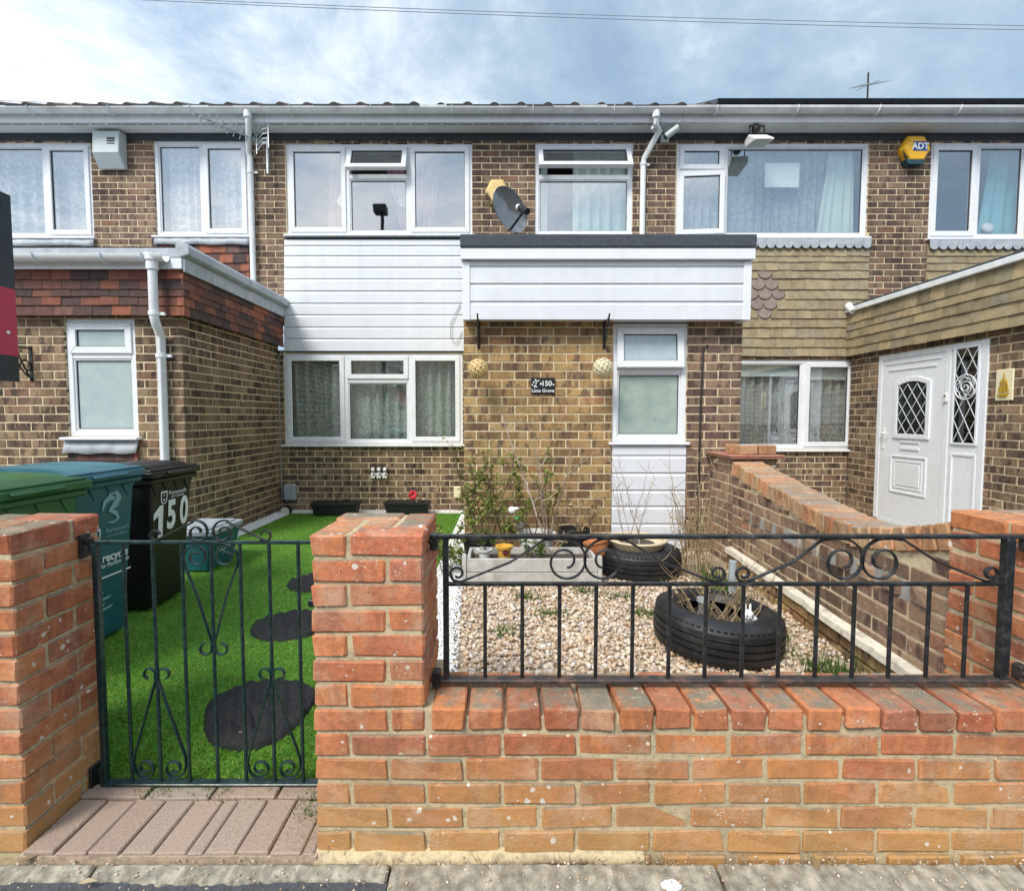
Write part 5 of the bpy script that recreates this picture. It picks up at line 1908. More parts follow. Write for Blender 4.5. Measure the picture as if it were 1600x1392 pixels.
def crest(t, xf, y, zr, tilt, z, w, h, m):
    T = Matrix.Translation((facept(xf, zr, tilt, z), y, z)) @ Euler((tilt, 0, math.pi / 2)).to_matrix().to_4x4()
    q = MB()
    outline(q, shield(w, h), .22, .001, T)
    cres = [(w * .22 * math.cos(rad(a)), -h * .10 + w * .22 * math.sin(rad(a))) for a in range(200, 345, 16)]
    cres += [(w * .15 * math.cos(rad(a)), -h * .05 + w * .17 * math.sin(rad(a))) for a in range(340, 195, -16)]
    q.prism(cres, 0, .001, 'y', M=T)
    st = [((w * (.13 if k % 2 == 0 else .055)) * math.sin(math.pi * k / 5), h * .16 + (w * (.13 if k % 2 == 0 else .055)) * math.cos(math.pi * k / 5)) for k in range(10)]
    q.prism(st, 0, .001, 'y', M=T)
    return q.build('printed_crest', M[m], t)


wheelie_bin('green lidded wheelie bin half hidden behind the left brick pillar', -1.98, 1.875, .50, .62, .11, .975, 'bin_green', 'bin_green')
xf = -2.045
tb_, ti = wheelie_bin('teal recycling wheelie bin with white council print, between the green and black bins', xf, 2.38, .45, .60, .12, .985, 'bin_teal', 'bin_teal_lid')
y_ = 2.655
bin_print(tb_, xf, y_ + .045, .985, ti, .715, 'printed_lettering', 'Portsmouth', .034, 'print_grey')
bin_print(tb_, xf, y_ + .045, .985, ti, .685, 'printed_lettering', 'CITY COUNCIL', .02, 'print_grey')
crest(tb_, xf, y_ - .095, .985, ti, .705, .05, .065, 'print')
T = Matrix.Translation((facept(xf, .985, ti, .83), y_, .83)) @ Euler((ti, 0, math.pi / 2)).to_matrix().to_4x4()
q = MB()
q.tube([T @ Vector((x, 0, z)) for x, z in [(-.02, .075), (.03, .085), (.05, .05), (.03, .02), (-.005, -.01), (.035, -.03), (.05, -.06), (.02, -.075), (-.02, -.07)]], [.004, .012, .02, .022, .016, .012, .009, .006, .003], 6)
q.tube([T @ Vector((x, 0, z)) for x, z in [(-.06, -.005), (-.045, .04), (-.01, .06), (.02, .05)]], [.005, .014, .018, .012], 6)
for k in range(len(q.v)):
    v = T.inverted() @ Vector(q.v[k]); v.y *= .06; q.v[k] = tuple(T @ v)
q.build('printed_emblem', M['print_grey'], tb_)
bin_print(tb_, xf, y_ + .035, .985, ti, .575, 'printed_lettering', 'recycle', .062, 'print', off=.001)
bin_print(tb_, xf, y_ + .035, .985, ti, .535, 'printed_lettering', 'for Portsmouth', .032, 'print')
T2 = Matrix.Translation((facept(xf, .985, ti, .475), y_, .475)) @ Euler((ti, 0, math.pi / 2)).to_matrix().to_4x4()
q = MB(); q.prism([(-.16, -.004), (.15, -.004), (.15, .004), (-.16, .004)], 0, .001, 'y', M=T2); q.build('printed_line', M['print'], tb_)
T2 = Matrix.Translation((facept(xf, .985, ti, .34), y_ - .03, .34)) @ Euler((ti, 0, math.pi / 2)).to_matrix().to_4x4()
q = MB()
for k, (w_, z_) in enumerate(((.10, .05), (.15, .02), (.11, -.01), (.16, -.035))):
    q.prism([(-.12, z_ - .008), (-.12 + w_, z_ - .004), (-.12 + w_ * 1.1, z_ + .008), (-.12, z_ + .006)], 0, .001, 'y', M=T2)
q.build('scuffed_print', M['print_grey'], tb_)
xf = -2.075
tk, ti = wheelie_bin('black wheelie bin marked 150 in large white figures by the porch wall', xf, 2.99, .41, .50, .13, .945, 'bin_black', 'bin_black')
T = Matrix.Translation((facept(xf, .945, ti, .665), 3.075, .665)) @ Euler((ti, 0, math.pi / 2)).to_matrix().to_4x4()
q = MB(); q.prism([(-.006, -.10), (.034, -.10), (.034, .105), (.004, .105), (-.05, .06), (-.05, .022), (-.006, .045)], 0, .001, 'y', M=T); q.build('printed_number', M['print'], tk)
bin_print(tk, xf, 3.19, .945, ti, .69, 'printed_number', '5', .245, 'print', off=.008, sx=.72)
bin_print(tk, xf, 3.315, .945, ti, .695, 'printed_number', '0', .245, 'print', off=.008, sx=.68)
bin_print(tk, xf, 3.245, .945, ti, .835, 'printed_lettering', 'Portsmouth', .036, 'print')
bin_print(tk, xf, 3.245, .945, ti, .808, 'printed_lettering', 'CITY COUNCIL', .019, 'print')
crest(tk, xf, 3.115, .945, ti, .815, .06, .078, 'print')
cb = thing('recycling_caddy', 'small teal box with a grey lid on the grass beside the black bin', 'box', (-2.27, 3.98, .13))
q = MB()
q.add([(-2.50, 3.84, .13), (-2.25, 3.84, .13), (-2.25, 4.20, .13), (-2.50, 4.20, .13), (-2.54, 3.80, .41), (-2.20, 3.80, .41), (-2.20, 4.24, .41), (-2.54, 4.24, .41)], [(0, 3, 2, 1), (4, 5, 6, 7), (0, 1, 5, 4), (1, 2, 6, 5), (2, 3, 7, 6), (3, 0, 4, 7)])
q.build('box_body', M['bin_teal'], cb, bev=.012)
q = MB(); q.box(-2.56, -2.185, 3.785, 4.255, .411, .455); q.box(-2.52, -2.22, 3.83, 4.21, .455, .47)
q.build('box_lid', M['grey_metal'], cb, bev=.008)
q = MB(); q.box(-2.205, -2.19, 3.92, 4.1, .33, .36); q.build('grip', M['bin_teal_lid'], cb, bev=.004)
text('printed_lettering', 'recycle', .07, (-2.222, 4.02, .28), (math.pi / 2 + .1, 0, math.pi / 2), M['print'], cb)

# ------------------------------------------------------------------ things on the walls
def hexpts(r, a0=0): return [(r * math.cos(rad(a0 + 60 * k)), r * math.sin(rad(a0 + 60 * k))) for k in range(6)]


def hexbox(label, px, py, Y, r, d, m, sx=1.0):
    xc, zc = X(px, Y, py), Z(py, Y)
    t = thing('alarm_box', label, 'alarm box', (xc, Y - d / 2, zc), 'alarm boxes on the front walls')
    P_ = lambda s: [(xc + x * s * sx, zc + z * s) for x, z in hexpts(r)]
    q = MB()
    a, b_ = P_(1.0), P_(.80)
    n = 6
    vs = [(x, Y - .002, z) for x, z in a] + [(x, Y - d * .55, z) for x, z in a] + [(x, Y - d, z) for x, z in b_]
    fs = [tuple(range(6)), tuple(range(17, 11, -1))]
    for l in (0, 6):
        for k in range(6): fs.append((l + k, l + (k + 1) % 6, l + 6 + (k + 1) % 6, l + 6 + k))
    q.add(vs, fs)
    q.build('alarm_case', M[m], t, bev=.006)
    return t, xc, zc


t, xc, zc = hexbox('bright yellow hexagonal alarm box with a blue maker\'s logo, high on the right pier', 1424, 238, HY, .185, .10, 'yellow')
q = MB(); q.prism([(xc - .10, zc - .188), (xc + .06, zc - .188), (xc + .10, zc - .128), (xc - .14, zc - .128)], HY - .095, HY - .003, 'y'); q.build('strobe_lens', M['blue_lens'], t, bev=.004)
q = MB(); q.box(xc - .055, xc + .115, HY - .1015, HY - .1003, zc - .035, zc + .075); q.build('logo_plate', M['blue'], t)
text('logo_lettering', 'ADT', .098, (xc + .03, HY - .1022, zc + .018), (math.pi / 2, 0, 0), M['print'], t, off=.003)
q = MB()
for k in range(6): q.box(xc - .165 + .005 * k, xc - .10 + .004 * k, HY - .078 - .002 * k, HY - .071, zc - .02 - .018 * k, zc - .012 - .018 * k)
q.build('sounder_slot', M['gasket'], t)
t, xc, zc = hexbox('faded yellow hexagonal alarm box behind the satellite dish', 777, 303, HY, .165, .10, 'pale_yellow', .9)
q = MB()
for k in range(6): q.box(xc - .14 + .005 * k, xc - .095 + .004 * k, HY - .078 - .002 * k, HY - .071, zc - .03 - .016 * k, zc - .023 - .016 * k)
q.build('sounder_slot', M['gasket'], t)
xc, zc = X(174, HY - .05, 240), Z(240, HY)
t = thing('alarm_box', 'pale grey box alarm with a sloping foot between the upstairs windows on the left', 'alarm box', (xc, HY - .05, zc), 'alarm boxes on the front walls')
q = MB()
pf_ = [(HY - .002, zc - .20), (HY - .002, zc + .22), (HY - .13, zc + .20), (HY - .15, zc - .06), (HY - .05, zc - .21)]
q.prism(pf_, xc - .16, xc + .16, 'x')
q.build('alarm_case', M['alarm_grey'], t, bev=.012, seg=2)
q = MB()
for k in range(3): q.box(xc + .02, xc + .11, HY - .149 + .002 * k, HY - .135, zc + .10 - .03 * k, zc + .112 - .03 * k)
q.build('sounder_slot', M['gasket'], t)

# satellite dish
xc, zc = X(795, HY - .35, 327), Z(327, HY - .35)
t = thing('satellite_dish', 'grey oval satellite dish with a receiver arm on the upstairs pier', 'satellite dish', (xc, HY - .3, zc))
q = MB()
q.lathe([(.001, .0), (.08, .004), (.16, .014), (.23, .028), (.30, .050), (.305, .052), (.30, .046), (.23, .022), (.16, .008), (.08, -.004), (.001, -.008)], (0, 0, 0), 36, cap=False)
Td = Matrix.Translation((xc, HY - .30, zc)) @ Matrix.Rotation(rad(20), 4, 'Z') @ Matrix.Rotation(rad(96), 4, 'X') @ Matrix.Rotation(rad(36), 4, 'Z') @ Matrix.Diagonal((.60, .90, 1, 1))
q.xf(Td)
q.build('reflector', M['dish'], t, smooth=True)
q = MB()
p0, p1 = Td @ Vector((.0, -.29, .03)), Td @ Vector((.02, -.26, .38))
p0 = Vector((xc + .03, HY - .36, zc - .22)); p1 = Vector((xc + .175, HY - .58, zc - .10))
q.tube([p0 + Vector((-.03, .12, .02)), p0, p1], .014, 6)
q.build('feed_arm', M['black_plastic'], t)
q = MB()
q.tube([p1 + Vector((.03, -.03, -.03)), p1 + Vector((-.05, .07, .05))], .038, 12)
q.build('receiver', M['black_plastic'], t, smooth=True, auto=40)
q = MB(); q.tube([p1 + Vector((-.05, .07, .05)), p1 + Vector((-.075, .095, .07))], .033, 12)
q.build('receiver_cap', M['white_gloss'], t, smooth=True, auto=40)
q = MB()
q.tube([(xc + .02, HY - .26, zc - .03), (xc + .06, HY - .2, zc - .08), (xc + .12, HY - .12, zc - .33), (xc + .12, HY - .005, zc - .34)], .018, 8)
q.box(xc + .06, xc + .18, HY - .012, HY - .001, zc - .42, zc - .26)
q.build('wall_bracket', M['black_plastic'], t)

# camera and floodlight under the eaves
xc, zc = X(1046, HY - .1, 212), Z(212, HY - .1)
t = thing('security_camera', 'small grey camera on the wall beside the right hand downpipe bend', 'security camera', (xc, HY - .08, zc))
q = MB(); q.tube([(xc - .07, HY - .19, zc - .06), (xc + .06, HY - .24, zc + .02)], .038, 12); q.build('camera_body', M['alarm_grey'], t, smooth=True, auto=40)
q = MB(); q.tube([(xc - .082, HY - .187, zc - .066), (xc - .072, HY - .19, zc - .0605)], .034, 12); q.build('lens', M['dark_print'], t)
q = MB(); q.tube([(xc - .03, HY - .002, zc + .01), (xc - .03, HY - .12, zc + .02), (xc - .02, HY - .205, zc - .02)], .016, 8); q.box(xc - .08, xc + .02, HY - .025, HY - .001, zc - .04, zc + .06)
q.build('camera_bracket', M['alarm_grey'], t)
xc, zc = X(1190, HY - .3, 217), Z(217, HY - .3)
t = thing('floodlight', 'white floodlight hanging from the soffit over the wide upstairs window', 'floodlight', (xc, HY - .2, zc))
q = MB()
q.prism([(HY - .40, zc - .06), (HY - .40, zc - .04), (HY - .22, zc + .09), (HY - .12, zc + .06), (HY - .14, zc - .02)], xc - .12, xc + .10, 'x')
q.build('lamp_housing', M['white_gloss'], t, bev=.008)
q = MB(); q.add([(xc - .10, HY - .39, zc - .064), (xc + .08, HY - .39, zc - .064), (xc + .08, HY - .16, zc - .026), (xc - .10, HY - .16, zc - .026)], [(0, 1, 2, 3)])
q.build('lamp_glass', M['alarm_grey'], t)
q = MB(); q.tube([(xc - .09, HY - .2, zc + .06), (xc - .09, HY - .19, SOF - .02), (xc + .08, HY - .19, SOF - .02), (xc + .08, HY - .2, zc + .06)], .010, 6)
q.ball((xc - .02, HY - .2, SOF - .055), .05, 8)
q.build('yoke', M['black_plastic'], t, smooth=True)

# television aerials
t = thing('tv_aerial', 'long toothed television aerial pointing left from the upstairs brick pier', 'tv aerial', (X(414, HY - .1, 250), HY - .08, Z(250, HY)), 'television aerials')
A_, B_ = Vector((X(312, 5.85, 182), 5.85, Z(182, 5.85))), Vector((X(400, HY - .14, 219), HY - .14, Z(219, HY - .14)))
q = MB(); q.tube([A_, B_ + (B_ - A_) * .06], .012, 6); q.build('boom', M['grey_metal'], t)
dirv = (B_ - A_).normalized()
for k in range(9):
    p = A_ + (B_ - A_) * (.03 + k * .115)
    l = .09 - .0 * k
    e = Vector((.35, -.25, .55)).normalized()
    q = MB(); q.tube([p - e * l * .7, p + e * l], .006, 4); q.build('element', M['grey_metal'], t)
q = MB()
c_ = B_ + dirv * .05
for k in range(5):
    z_ = c_.z + .11 - .055 * k
    q.tube([(c_.x - .02, HY - .16, z_ - .03), (c_.x + .08, HY - .22, z_ + .03), (c_.x + .14, HY - .2, z_ + .05)], .007, 4)
q.tube([(c_.x - .02, HY - .16, c_.z - .17), (c_.x - .02, HY - .16, c_.z + .08)], .007, 4)
q.tube([(c_.x + .14, HY - .2, c_.z - .12), (c_.x + .14, HY - .2, c_.z + .16)], .007, 4)
q.build('reflector_grid', M['alu'], t)
xm = X(418, HY - .1, 250)
q = MB(); q.tube([(xm, HY - .10, Z(278, HY)), (xm, HY - .10, Z(222, HY))], .016, 8); q.tube([(xm, HY - .1, B_.z), B_ + dirv * .05], .012, 6)
q.tube([(xm, HY - .1, Z(262, HY)), (xm, HY - .002, Z(262, HY))], .012, 6); q.tube([(xm, HY - .1, Z(246, HY)), (xm, HY - .002, Z(246, HY))], .012, 6)
q.build('mast', M['alu'], t)
Yq = 8.0
xm = X(1356, Yq, 135)
t = thing('tv_aerial', 'small thin aerial standing on the roof beyond the solar panel', 'tv aerial', (xm, Yq, 5.8), 'television aerials')
q = MB(); q.tube([(xm, Yq, 5.75), (xm, Yq, Z(114, Yq))], .013, 6); q.build('mast', M['black_plastic'], t)
q = MB(); q.tube([(xm + .02, Yq - .22, Z(140, Yq)), (xm - .02, Yq + .22, Z(140, Yq) + .12)], .006, 5); q.build('boom', M['grey_metal'], t)
for k in range(7):
    y = Yq - .2 + .066 * k
    z = Z(144, Yq) + .012 + .028 * k
    q = MB(); q.tube([(xm - .24 + .012 * k, y, z - .035 + .004 * k), (xm + .24 - .012 * k, y, z + .035)], .0030, 4); q.build('element', M['grey_metal'], t)

# overhead wires
for (pa, pb_, Yw, lab) in (((-300, -28), (1900, 52), 12, 'upper telephone wire crossing the cloudy sky above the roof'), ((-300, -30), (1900, 45), 12.6, 'second telephone wire just under the upper one'), ((-300, 141), (800, 168), 13, 'thin wire dipping behind the roof at the left')):
    q = MB()
    a, b_ = Vector((X(pa[0], Yw, pa[1]), Yw, Z(pa[1], Yw))), Vector((X(pb_[0], Yw, pb_[1]), Yw, Z(pb_[1], Yw)))
    q.tube([a + (b_ - a) * (k / 20) - Vector((0, 0, .5 * (1 - (2 * k / 20 - 1) ** 2) * .35)) for k in range(21)], .008, 5)
    tag(q.build('overhead_wire', M['grey_metal'], None), lab, 'wire', 'overhead wires')

# scroll brackets and flower balls
def wall_bracket(label, px, py0, py1, Y, reach=.22):
    xc, z0, z1 = X(px, Y, (py0 + py1) / 2), Z(py1, Y), Z(py0, Y)
    t = thing('hanging_bracket', label, 'bracket', (xc, Y - .01, z0), 'iron hanging brackets')
    q = MB(); q.box(xc - .012, xc + .012, Y - .008, Y - .001, z0, z1); q.build('back_strip', M['black_metal'], t)
    q = MB(); q.tube([(xc, Y - .008, z1 - .02), (xc, Y - reach, z1 - .02), (xc, Y - reach - .02, z1 + .01)], .008, 6); q.build('arm', M['black_metal'], t)
    q = MB()
    h = z1 - z0
    pts = [(Y - .01, z0 + .02)] + [(Y - .06 - .05 * math.cos(a), z0 + h * .42 + .05 * math.sin(a)) for a in [rad(k) for k in range(-60, 260, 25)]]
    q.tube([(xc, y, z) for y, z in pts], .007, 5)
    q.tube([(xc, Y - .01, z0 + .01), (xc, Y - reach * .55, z0 + h * .45), (xc, Y - reach, z1 - .03)], .007, 5)
    q.build('scroll', M['black_metal'], t)
    return xc, z1, reach


for (px, lab, m, ballpx, ballpy, bl_) in ((748, 'black iron bracket under the porch boards, above the gold flower ball', 'gold_flowers', 747, 576, 'golden ball of artificial flowers hanging at the left of the number plate'),
                                     (944, 'black iron bracket under the porch boards, beside the narrow porch window', 'cream', 942, 575, 'cream ball of artificial flowers hanging beside the narrow porch window')):
    xc, z1, rch = wall_bracket(lab, px, 500, 545, PY, .20)
    xb_, zb2 = X(ballpx, PY - .2, ballpy), Z(ballpy, PY - .2)
    t = thing('flower_ball', bl_, 'hanging ornament', (xb_, PY - .2, zb2 - .08), 'artificial flower balls')
    q = MB(); q.ball((xb_, PY - .2, zb2), .070, 10); q.build('core', M[m], t, smooth=True)
    q = MB()
    nfl = 70
    for k in range(nfl):
        ph = math.acos(1 - 2 * (k + .5) / nfl); th = k * 2.39996
        d = Vector((math.sin(ph) * math.cos(th), math.sin(ph) * math.sin(th), math.cos(ph)))
        if R.random() < .02: continue
        c = Vector((xb_, PY - .2, zb2)) + d * .076
        u = d.orthogonal().normalized(); v = d.cross(u)
        a0 = R.random() * 3
        pet = []
        for j in range(10):
            rr_ = .021 if j % 2 == 0 else .012
            pet.append(c + d * (.008 if j % 2 == 0 else .002) + (u * math.cos(a0 + j * .628) + v * math.sin(a0 + j * .628)) * rr_)
        q.add(pet + [c + d * .004], [(j, (j + 1) % 10, 10) for j in range(10)])
    q.build('blossoms', M[m], t, kind='stuff')
    q = MB(); q.tube([(xb_, PY - .2, zb2 + .06), (xc, PY - .2, z1 - .02)], .0015, 4); q.build('hanging_cord', M['black_cable'], t)
wall_bracket('black scroll bracket on the left porch wall beside the crimson and black board', 49, 541, 596, PY, .14)

# number plate
xc, zc = X(848, PY, 603), Z(603, PY)
t = thing('house_number_plate', 'small black slate plate reading 150 Lime Grove on the porch wall', 'house sign', (xc, PY - .01, zc - .07))
q = MB(); q.box(xc - .103, xc + .103, PY - .018, PY - .008, zc - .07, zc + .07); q.build('slate', M['slate'], t, bev=.004)
f = (math.pi / 2, 0, 0)
text('plate_lettering', '150', .062, (xc + .032, PY - .0186, zc + .018), f, M['print'], t, off=.001)
text('plate_lettering', 'Lime Grove', .041, (xc, PY - .0186, zc - .043), f, M['print'], t, off=.0005)
q = MB()
for (x, z, r) in ((-.065, .05, .008), (-.05, .04, .007), (-.08, .03, .008), (-.06, .02, .006), (-.092, .008, .007), (-.018, .017, .009), (.092, .01, .008), (-.07, -.005, .010), (-.055, -.008, .006), (-.035, .045, .006)):
    q.prism([(xc + x + r * math.cos(rad(60 * k)), zc + z + r * math.sin(rad(60 * k))) for k in range(6)], PY - .0188, PY - .0180, 'y')
q.tube([(xc - .07, PY - .0183, zc - .01), (xc - .055, PY - .0183, zc + .02), (xc - .065, PY - .0183, zc + .05)], .0015, 4)
q.build('plate_flower_motif', M['print'], t, kind='stuff')

# white dogs plaque
xc, zc = X(593, HY, 737), Z(737, HY)
t = thing('dog_plaque', 'white plaque of three spotted puppies on the wall under the ground floor window', 'wall ornament', (xc, HY - .03, zc - .08))
q = MB(); q.box(xc - .10, xc + .10, HY - .016, HY - .001, zc - .05, zc - .01); q.build('plaque_base', M['white_gloss'], t, bev=.004)
for k in (-1, 0, 1):
    q = MB()
    x = xc + k * .075
    q.ball((x, HY - .032, zc + .03), (.028, .026, .03), 8)
    q.ball((x, HY - .058, zc + .02), (.014, .014, .012), 6)
    q.ball((x, HY - .03, zc - .045), (.034, .028, .042), 8)
    for s in (-1, 1): q.ball((x + s * .016, HY - .05, zc - .07), (.011, .016, .014), 6)
    p = q.build('puppy', M['white_gloss'], t, smooth=True)
    q = MB()
    for s in (-1, 1): q.ball((x + s * .027, HY - .034, zc + .035), (.009, .012, .022), 6)
    q.ball((x, HY - .072, zc + .023), .005, 5)
    q.ball((x + .012, HY - .055, zc - .03), (.010, .006, .012), 5)
    q.build('dark_ears', M['dark_print'], p, smooth=True)

# gold ship plaque by the white door
y0_, y1_ = sideY(1558, PXR, 600), sideY(1586, PXR, 600)
ya, yb = min(y0_, y1_), max(y0_, y1_)
z0_, z1_ = zz_(1572, 626), zz_(1572, 577)
t = thing('ship_plaque', 'cream wall plaque of a golden sailing ship beside the leaded side light', 'wall plaque', (PXR - .01, (ya + yb) / 2, z0_))
q = MB(); q.box(PXR - .016, PXR - .002, ya, yb, z0_, z1_); q.build('plaque_back', M['cream'], t, bev=.006)
q = MB()
ym, hh, ww = (ya + yb) / 2, z1_ - z0_, yb - ya
Tm = lambda pl: [(ym + (.5 - u) * ww, z0_ + v * hh) for u, v in pl]
q.prism(Tm([(.18, .22), (.30, .12), (.70, .12), (.84, .26), (.60, .22), (.35, .22)]), PXR - .028, PXR - .015, 'x')
for pl in ([(.22, .28), (.40, .26), (.38, .50), (.26, .46)], [(.42, .26), (.62, .26), (.60, .52), (.42, .54)], [(.65, .28), (.80, .32), (.74, .5), (.63, .5)], [(.28, .5), (.40, .54), (.38, .68), (.31, .64)], [(.43, .57), (.59, .55), (.57, .74), (.45, .74)], [(.62, .53), (.72, .53), (.68, .66), (.62, .66)], [(.46, .77), (.55, .77), (.53, .88), (.48, .88)]):
    q.prism(Tm(pl), PXR - .024, PXR - .015, 'x')
q.build('gilded_ship', M['gold'], t, bev=.002)

# sockets, lights, cables near the ground
xc, zc = X(456, HY, 768), Z(768, HY)
t = thing('outdoor_socket', 'grey weatherproof socket box at the inner corner of the brick walls', 'socket', (xc, HY - .04, zc - .1))
q = MB(); q.box(xc - .07, xc + .07, HY - .08, HY - .001, zc - .10, zc + .10); q.build('socket_case', M['grey_metal'], t, bev=.01)
q = MB(); q.box(xc - .06, xc + .06, HY - .092, HY - .081, zc - .09, zc + .085); q.build('socket_lid', M['grey_metal'], t, bev=.004)
xc, zc = X(715, HY, 768), Z(768, HY)
q = MB(); q.box(xc - .045, xc + .045, HY - .05, HY - .001, zc - .07, zc + .07)
tag(q.build('meter_box', M['cream'], None, bev=.006), 'small cream wall box low down beside the porch corner', 'wall box')
x_ = X(439, HY, 650)
q = MB(); q.tube([(x_ + .03, HY - .012, Z(548, HY)), (x_ - .01, HY - .014, Z(560, HY)), (x_ - .015, HY - .014, Z(700, HY)), (x_ + .0, HY - .014, Z(776, HY)), (x_ + .06, HY - .02, Z(783, HY)), (X(450, HY), HY - .03, Z(782, HY))], .008, 6)
tag(q.build('cable', M['cable'], None, smooth=True), 'grey cable running down the wall corner to the socket box', 'cable')
x_ = X(1094, PY, 650)
q = MB(); q.tube([(x_ + .05, PY - .008, Z(540, PY)), (x_ + .01, PY - .01, Z(546, PY)), (x_, PY - .01, Z(640, PY)), (x_ - .01, PY - .01, Z(830, PY)), (x_ - .01, PY - .01, .14)], .009, 6)
tag(q.build('cable', M['black_cable'], None, smooth=True), 'black cable down the narrow brick strip right of the porch window', 'cable')
q = MB(); q.tube([(X(719, HY - .03, 475), HY - .03, Z(475, HY - .03)), (X(705, HY - .03, 505), HY - .04, Z(505, HY)), (X(704, HY - .03, 528), HY - .05, Z(528, HY)), (X(712, HY - .03, 537), HY - .04, Z(537, HY)), (X(722, HY - .02, 520), HY - .03, Z(520, HY))], .005, 5)
tag(q.build('cable', M['cable'], None, smooth=True), 'loose loop of thin cable hanging on the white boards by the porch', 'cable')
xc, zc = X(447, 6.2, 798), Z(798, 6.2)
t = thing('spot_lamp', 'round pale garden spot lamp low in the corner under the socket box', 'garden lamp', (xc, 6.2, .13))
q = MB(); q.tube([(xc, 6.17, zc), (xc, 6.24, zc + .01)], .062, 16); q.build('lamp_head', M['black_plastic'], t)
q = MB(); q.tube([(xc, 6.158, zc), (xc, 6.169, zc)], .052, 16); q.build('lamp_lens', M['screen_lens'], t)
q = MB(); q.tube([(xc, 6.22, .12), (xc, 6.22, zc)], .01, 6); q.build('spike', M['black_plastic'], t)

# estate board at the left edge
EX = -2.19
ye = 2.33
t = thing('sale_board', 'crimson and black sale board on a post at the left edge', 'sale board', (EX, 1.9, 0))
zt_b, zb_b = Z(306, ye), Z(597, ye)
zr1, zr0 = Z(453, ye), Z(557, ye)
for a, b_, m in ((zr1, zt_b, 'sign_black'), (zr0, zr1 - .0005, 'sign_red'), (zb_b, zr0 - .0005, 'sign_black')):
    q = MB(); q.box(EX - .012, EX, 1.45, ye, a, b_)
    q.build('board_panel', M[m], t)
q = MB(); q.tube([(EX, 2.285, zr0 + .10), (EX + .004, 2.285, zr0 + .10)], .008, 10); q.build('fixing_bolt', M['print'], t)
q = MB(); q.box(EX + .0003, EX + .0012, 2.05, 2.245, zr0 + .022, zr0 + .030); q.build('printed_line', M['sign_black'], t)
q = MB(); q.box(EX - .07, EX - .013, 1.62, 1.68, -.1, zt_b + .15); q.build('post', M['white_paint'], t, bev=.004)

# ------------------------------------------------------------------ pots, planters, tyres
def tyre(label, xc, yc, zc, ro, wd_, tilt=(0, 0, 0)):
    t = thing('tyre', label, 'tyre', (xc, yc, zc), 'old tyres used as planters')
    T_ = Matrix.Translation((xc, yc, zc)) @ Euler(tilt).to_matrix().to_4x4()
    ri = ro * .60
    h = wd_
    pr = [(ri, .02), (ri - .012, .035), (ri + .01, .0), (ro * .80, -.012), (ro * .93, .005), (ro * .985, .025)]
    n = 8
    for k in range(n + 1):
        z = .03 + (h - .06) * k / n
        rr_ = ro + .006 * math.sin(math.pi * k / n)
        pr += [(rr_, z)] if k in (0, n) else [(rr_, z - .005), (rr_ - (.009 if k in (2, 4, 6) else 0), z - .004), (rr_ - (.009 if k in (2, 4, 6) else 0), z + .004), (rr_, z + .005)]
    pr += [(ro * .985, h - .025), (ro * .93, h - .005), (ro * .80, h + .012), (ri + .01, h), (ri - .012, h - .035), (ri + .03, h - .05), (ro * .9, h - .06), (ro * .9, .06), (ri + .03, .05), (ri, .02)]
    q = MB(); q.lathe(pr, (0, 0, 0), 56, cap=False); q.xf(T_)
    b0 = q.build('casing', M['rubber'], t, smooth=True, auto=35)
    q = MB()
    for k in range(64):
        a = 2 * math.pi * k / 64
        for z in (.028, h - .028):
            T3 = T_ @ Matrix.Rotation(a, 4, 'Z')
            q.box(ro * .955, ro - .0045, -.009, .009, z - .013, z + .013, M=T3)
    q.build('shoulder_tread', M['rubber'], b0, kind='stuff')
    q = MB(); q.lathe([(.0, h * .45), (ri * .6, h * .55), (ri + .04, h * .5), (ri + .04, h * .4)], (0, 0, 0), 24); q.xf(T_)
    q.build('soil', M['soil'], t, smooth=True)
    return t


T2X, T2Y = 1.105, 2.615
tyre('large old tyre planter with dead grass, standing free on the gravel', T2X, T2Y, .125, .312, .20, (rad(1.5), rad(3), .3))
T1X, T1Y = 1.03, 3.86
tyre('old tyre planter holding a cream bowl, in front of the white porch panel', T1X, T1Y, .125, .305, .20, (0, 0, .8))
q = MB()
q.lathe([(.12, .22), (.19, .285), (.215, .325), (.225, .335), (.222, .345), (.20, .342), (.185, .31), (.0, .30)], (T1X - .02, T1Y - .02, .05), 32, cap=False)
bowl = thing('planter_bowl', 'cream round bowl of dry stems resting in the tyre by the white panel', 'planter', (T1X - .02, T1Y - .02, .2))
q.build('bowl', M['cream_pot'], bowl, smooth=True, auto=50)
q = MB(); q.lathe([(.0, .315), (.1, .312), (.185, .30)], (T1X - .02, T1Y - .02, .05), 20, cap=False); q.build('soil', M['soil'], bowl, smooth=True)

wx0, wx1, wy0, wy1 = X(729, 3.53, 890), X(934, 3.53, 890), 3.53, 3.86
t = thing('wooden_planter', 'long low planter of weathered grey boards in front of the porch', 'planter', ((wx0 + wx1) / 2, 3.7, .12))
for k in range(2):
    za, zb2 = .125 + .098 * k, .219 + .098 * k
    q = MB(); q.box(wx0, wx1, wy0, wy0 + .022, za, zb2); q.build('board', M['planter_wood'], t, bev=.003)
    q = MB(); q.box(wx0, wx1, wy1 - .022, wy1, za, zb2); q.build('board', M['planter_wood'], t, bev=.003)
    for x in (wx0, wx1 - .022):
        q = MB(); q.box(x, x + .022, wy0 + .023, wy1 - .023, za, zb2); q.build('board', M['planter_wood'], t, bev=.003)
q = MB(); q.box(wx0 - .03, wx0 - .001, wy0 - .01, wy0 + .03, .12, .345); q.box(wx1 + .001, wx1 + .03, wy0 - .01, wy0 + .03, .12, .335); q.build('corner_post', M['planter_wood'], t, bev=.003)
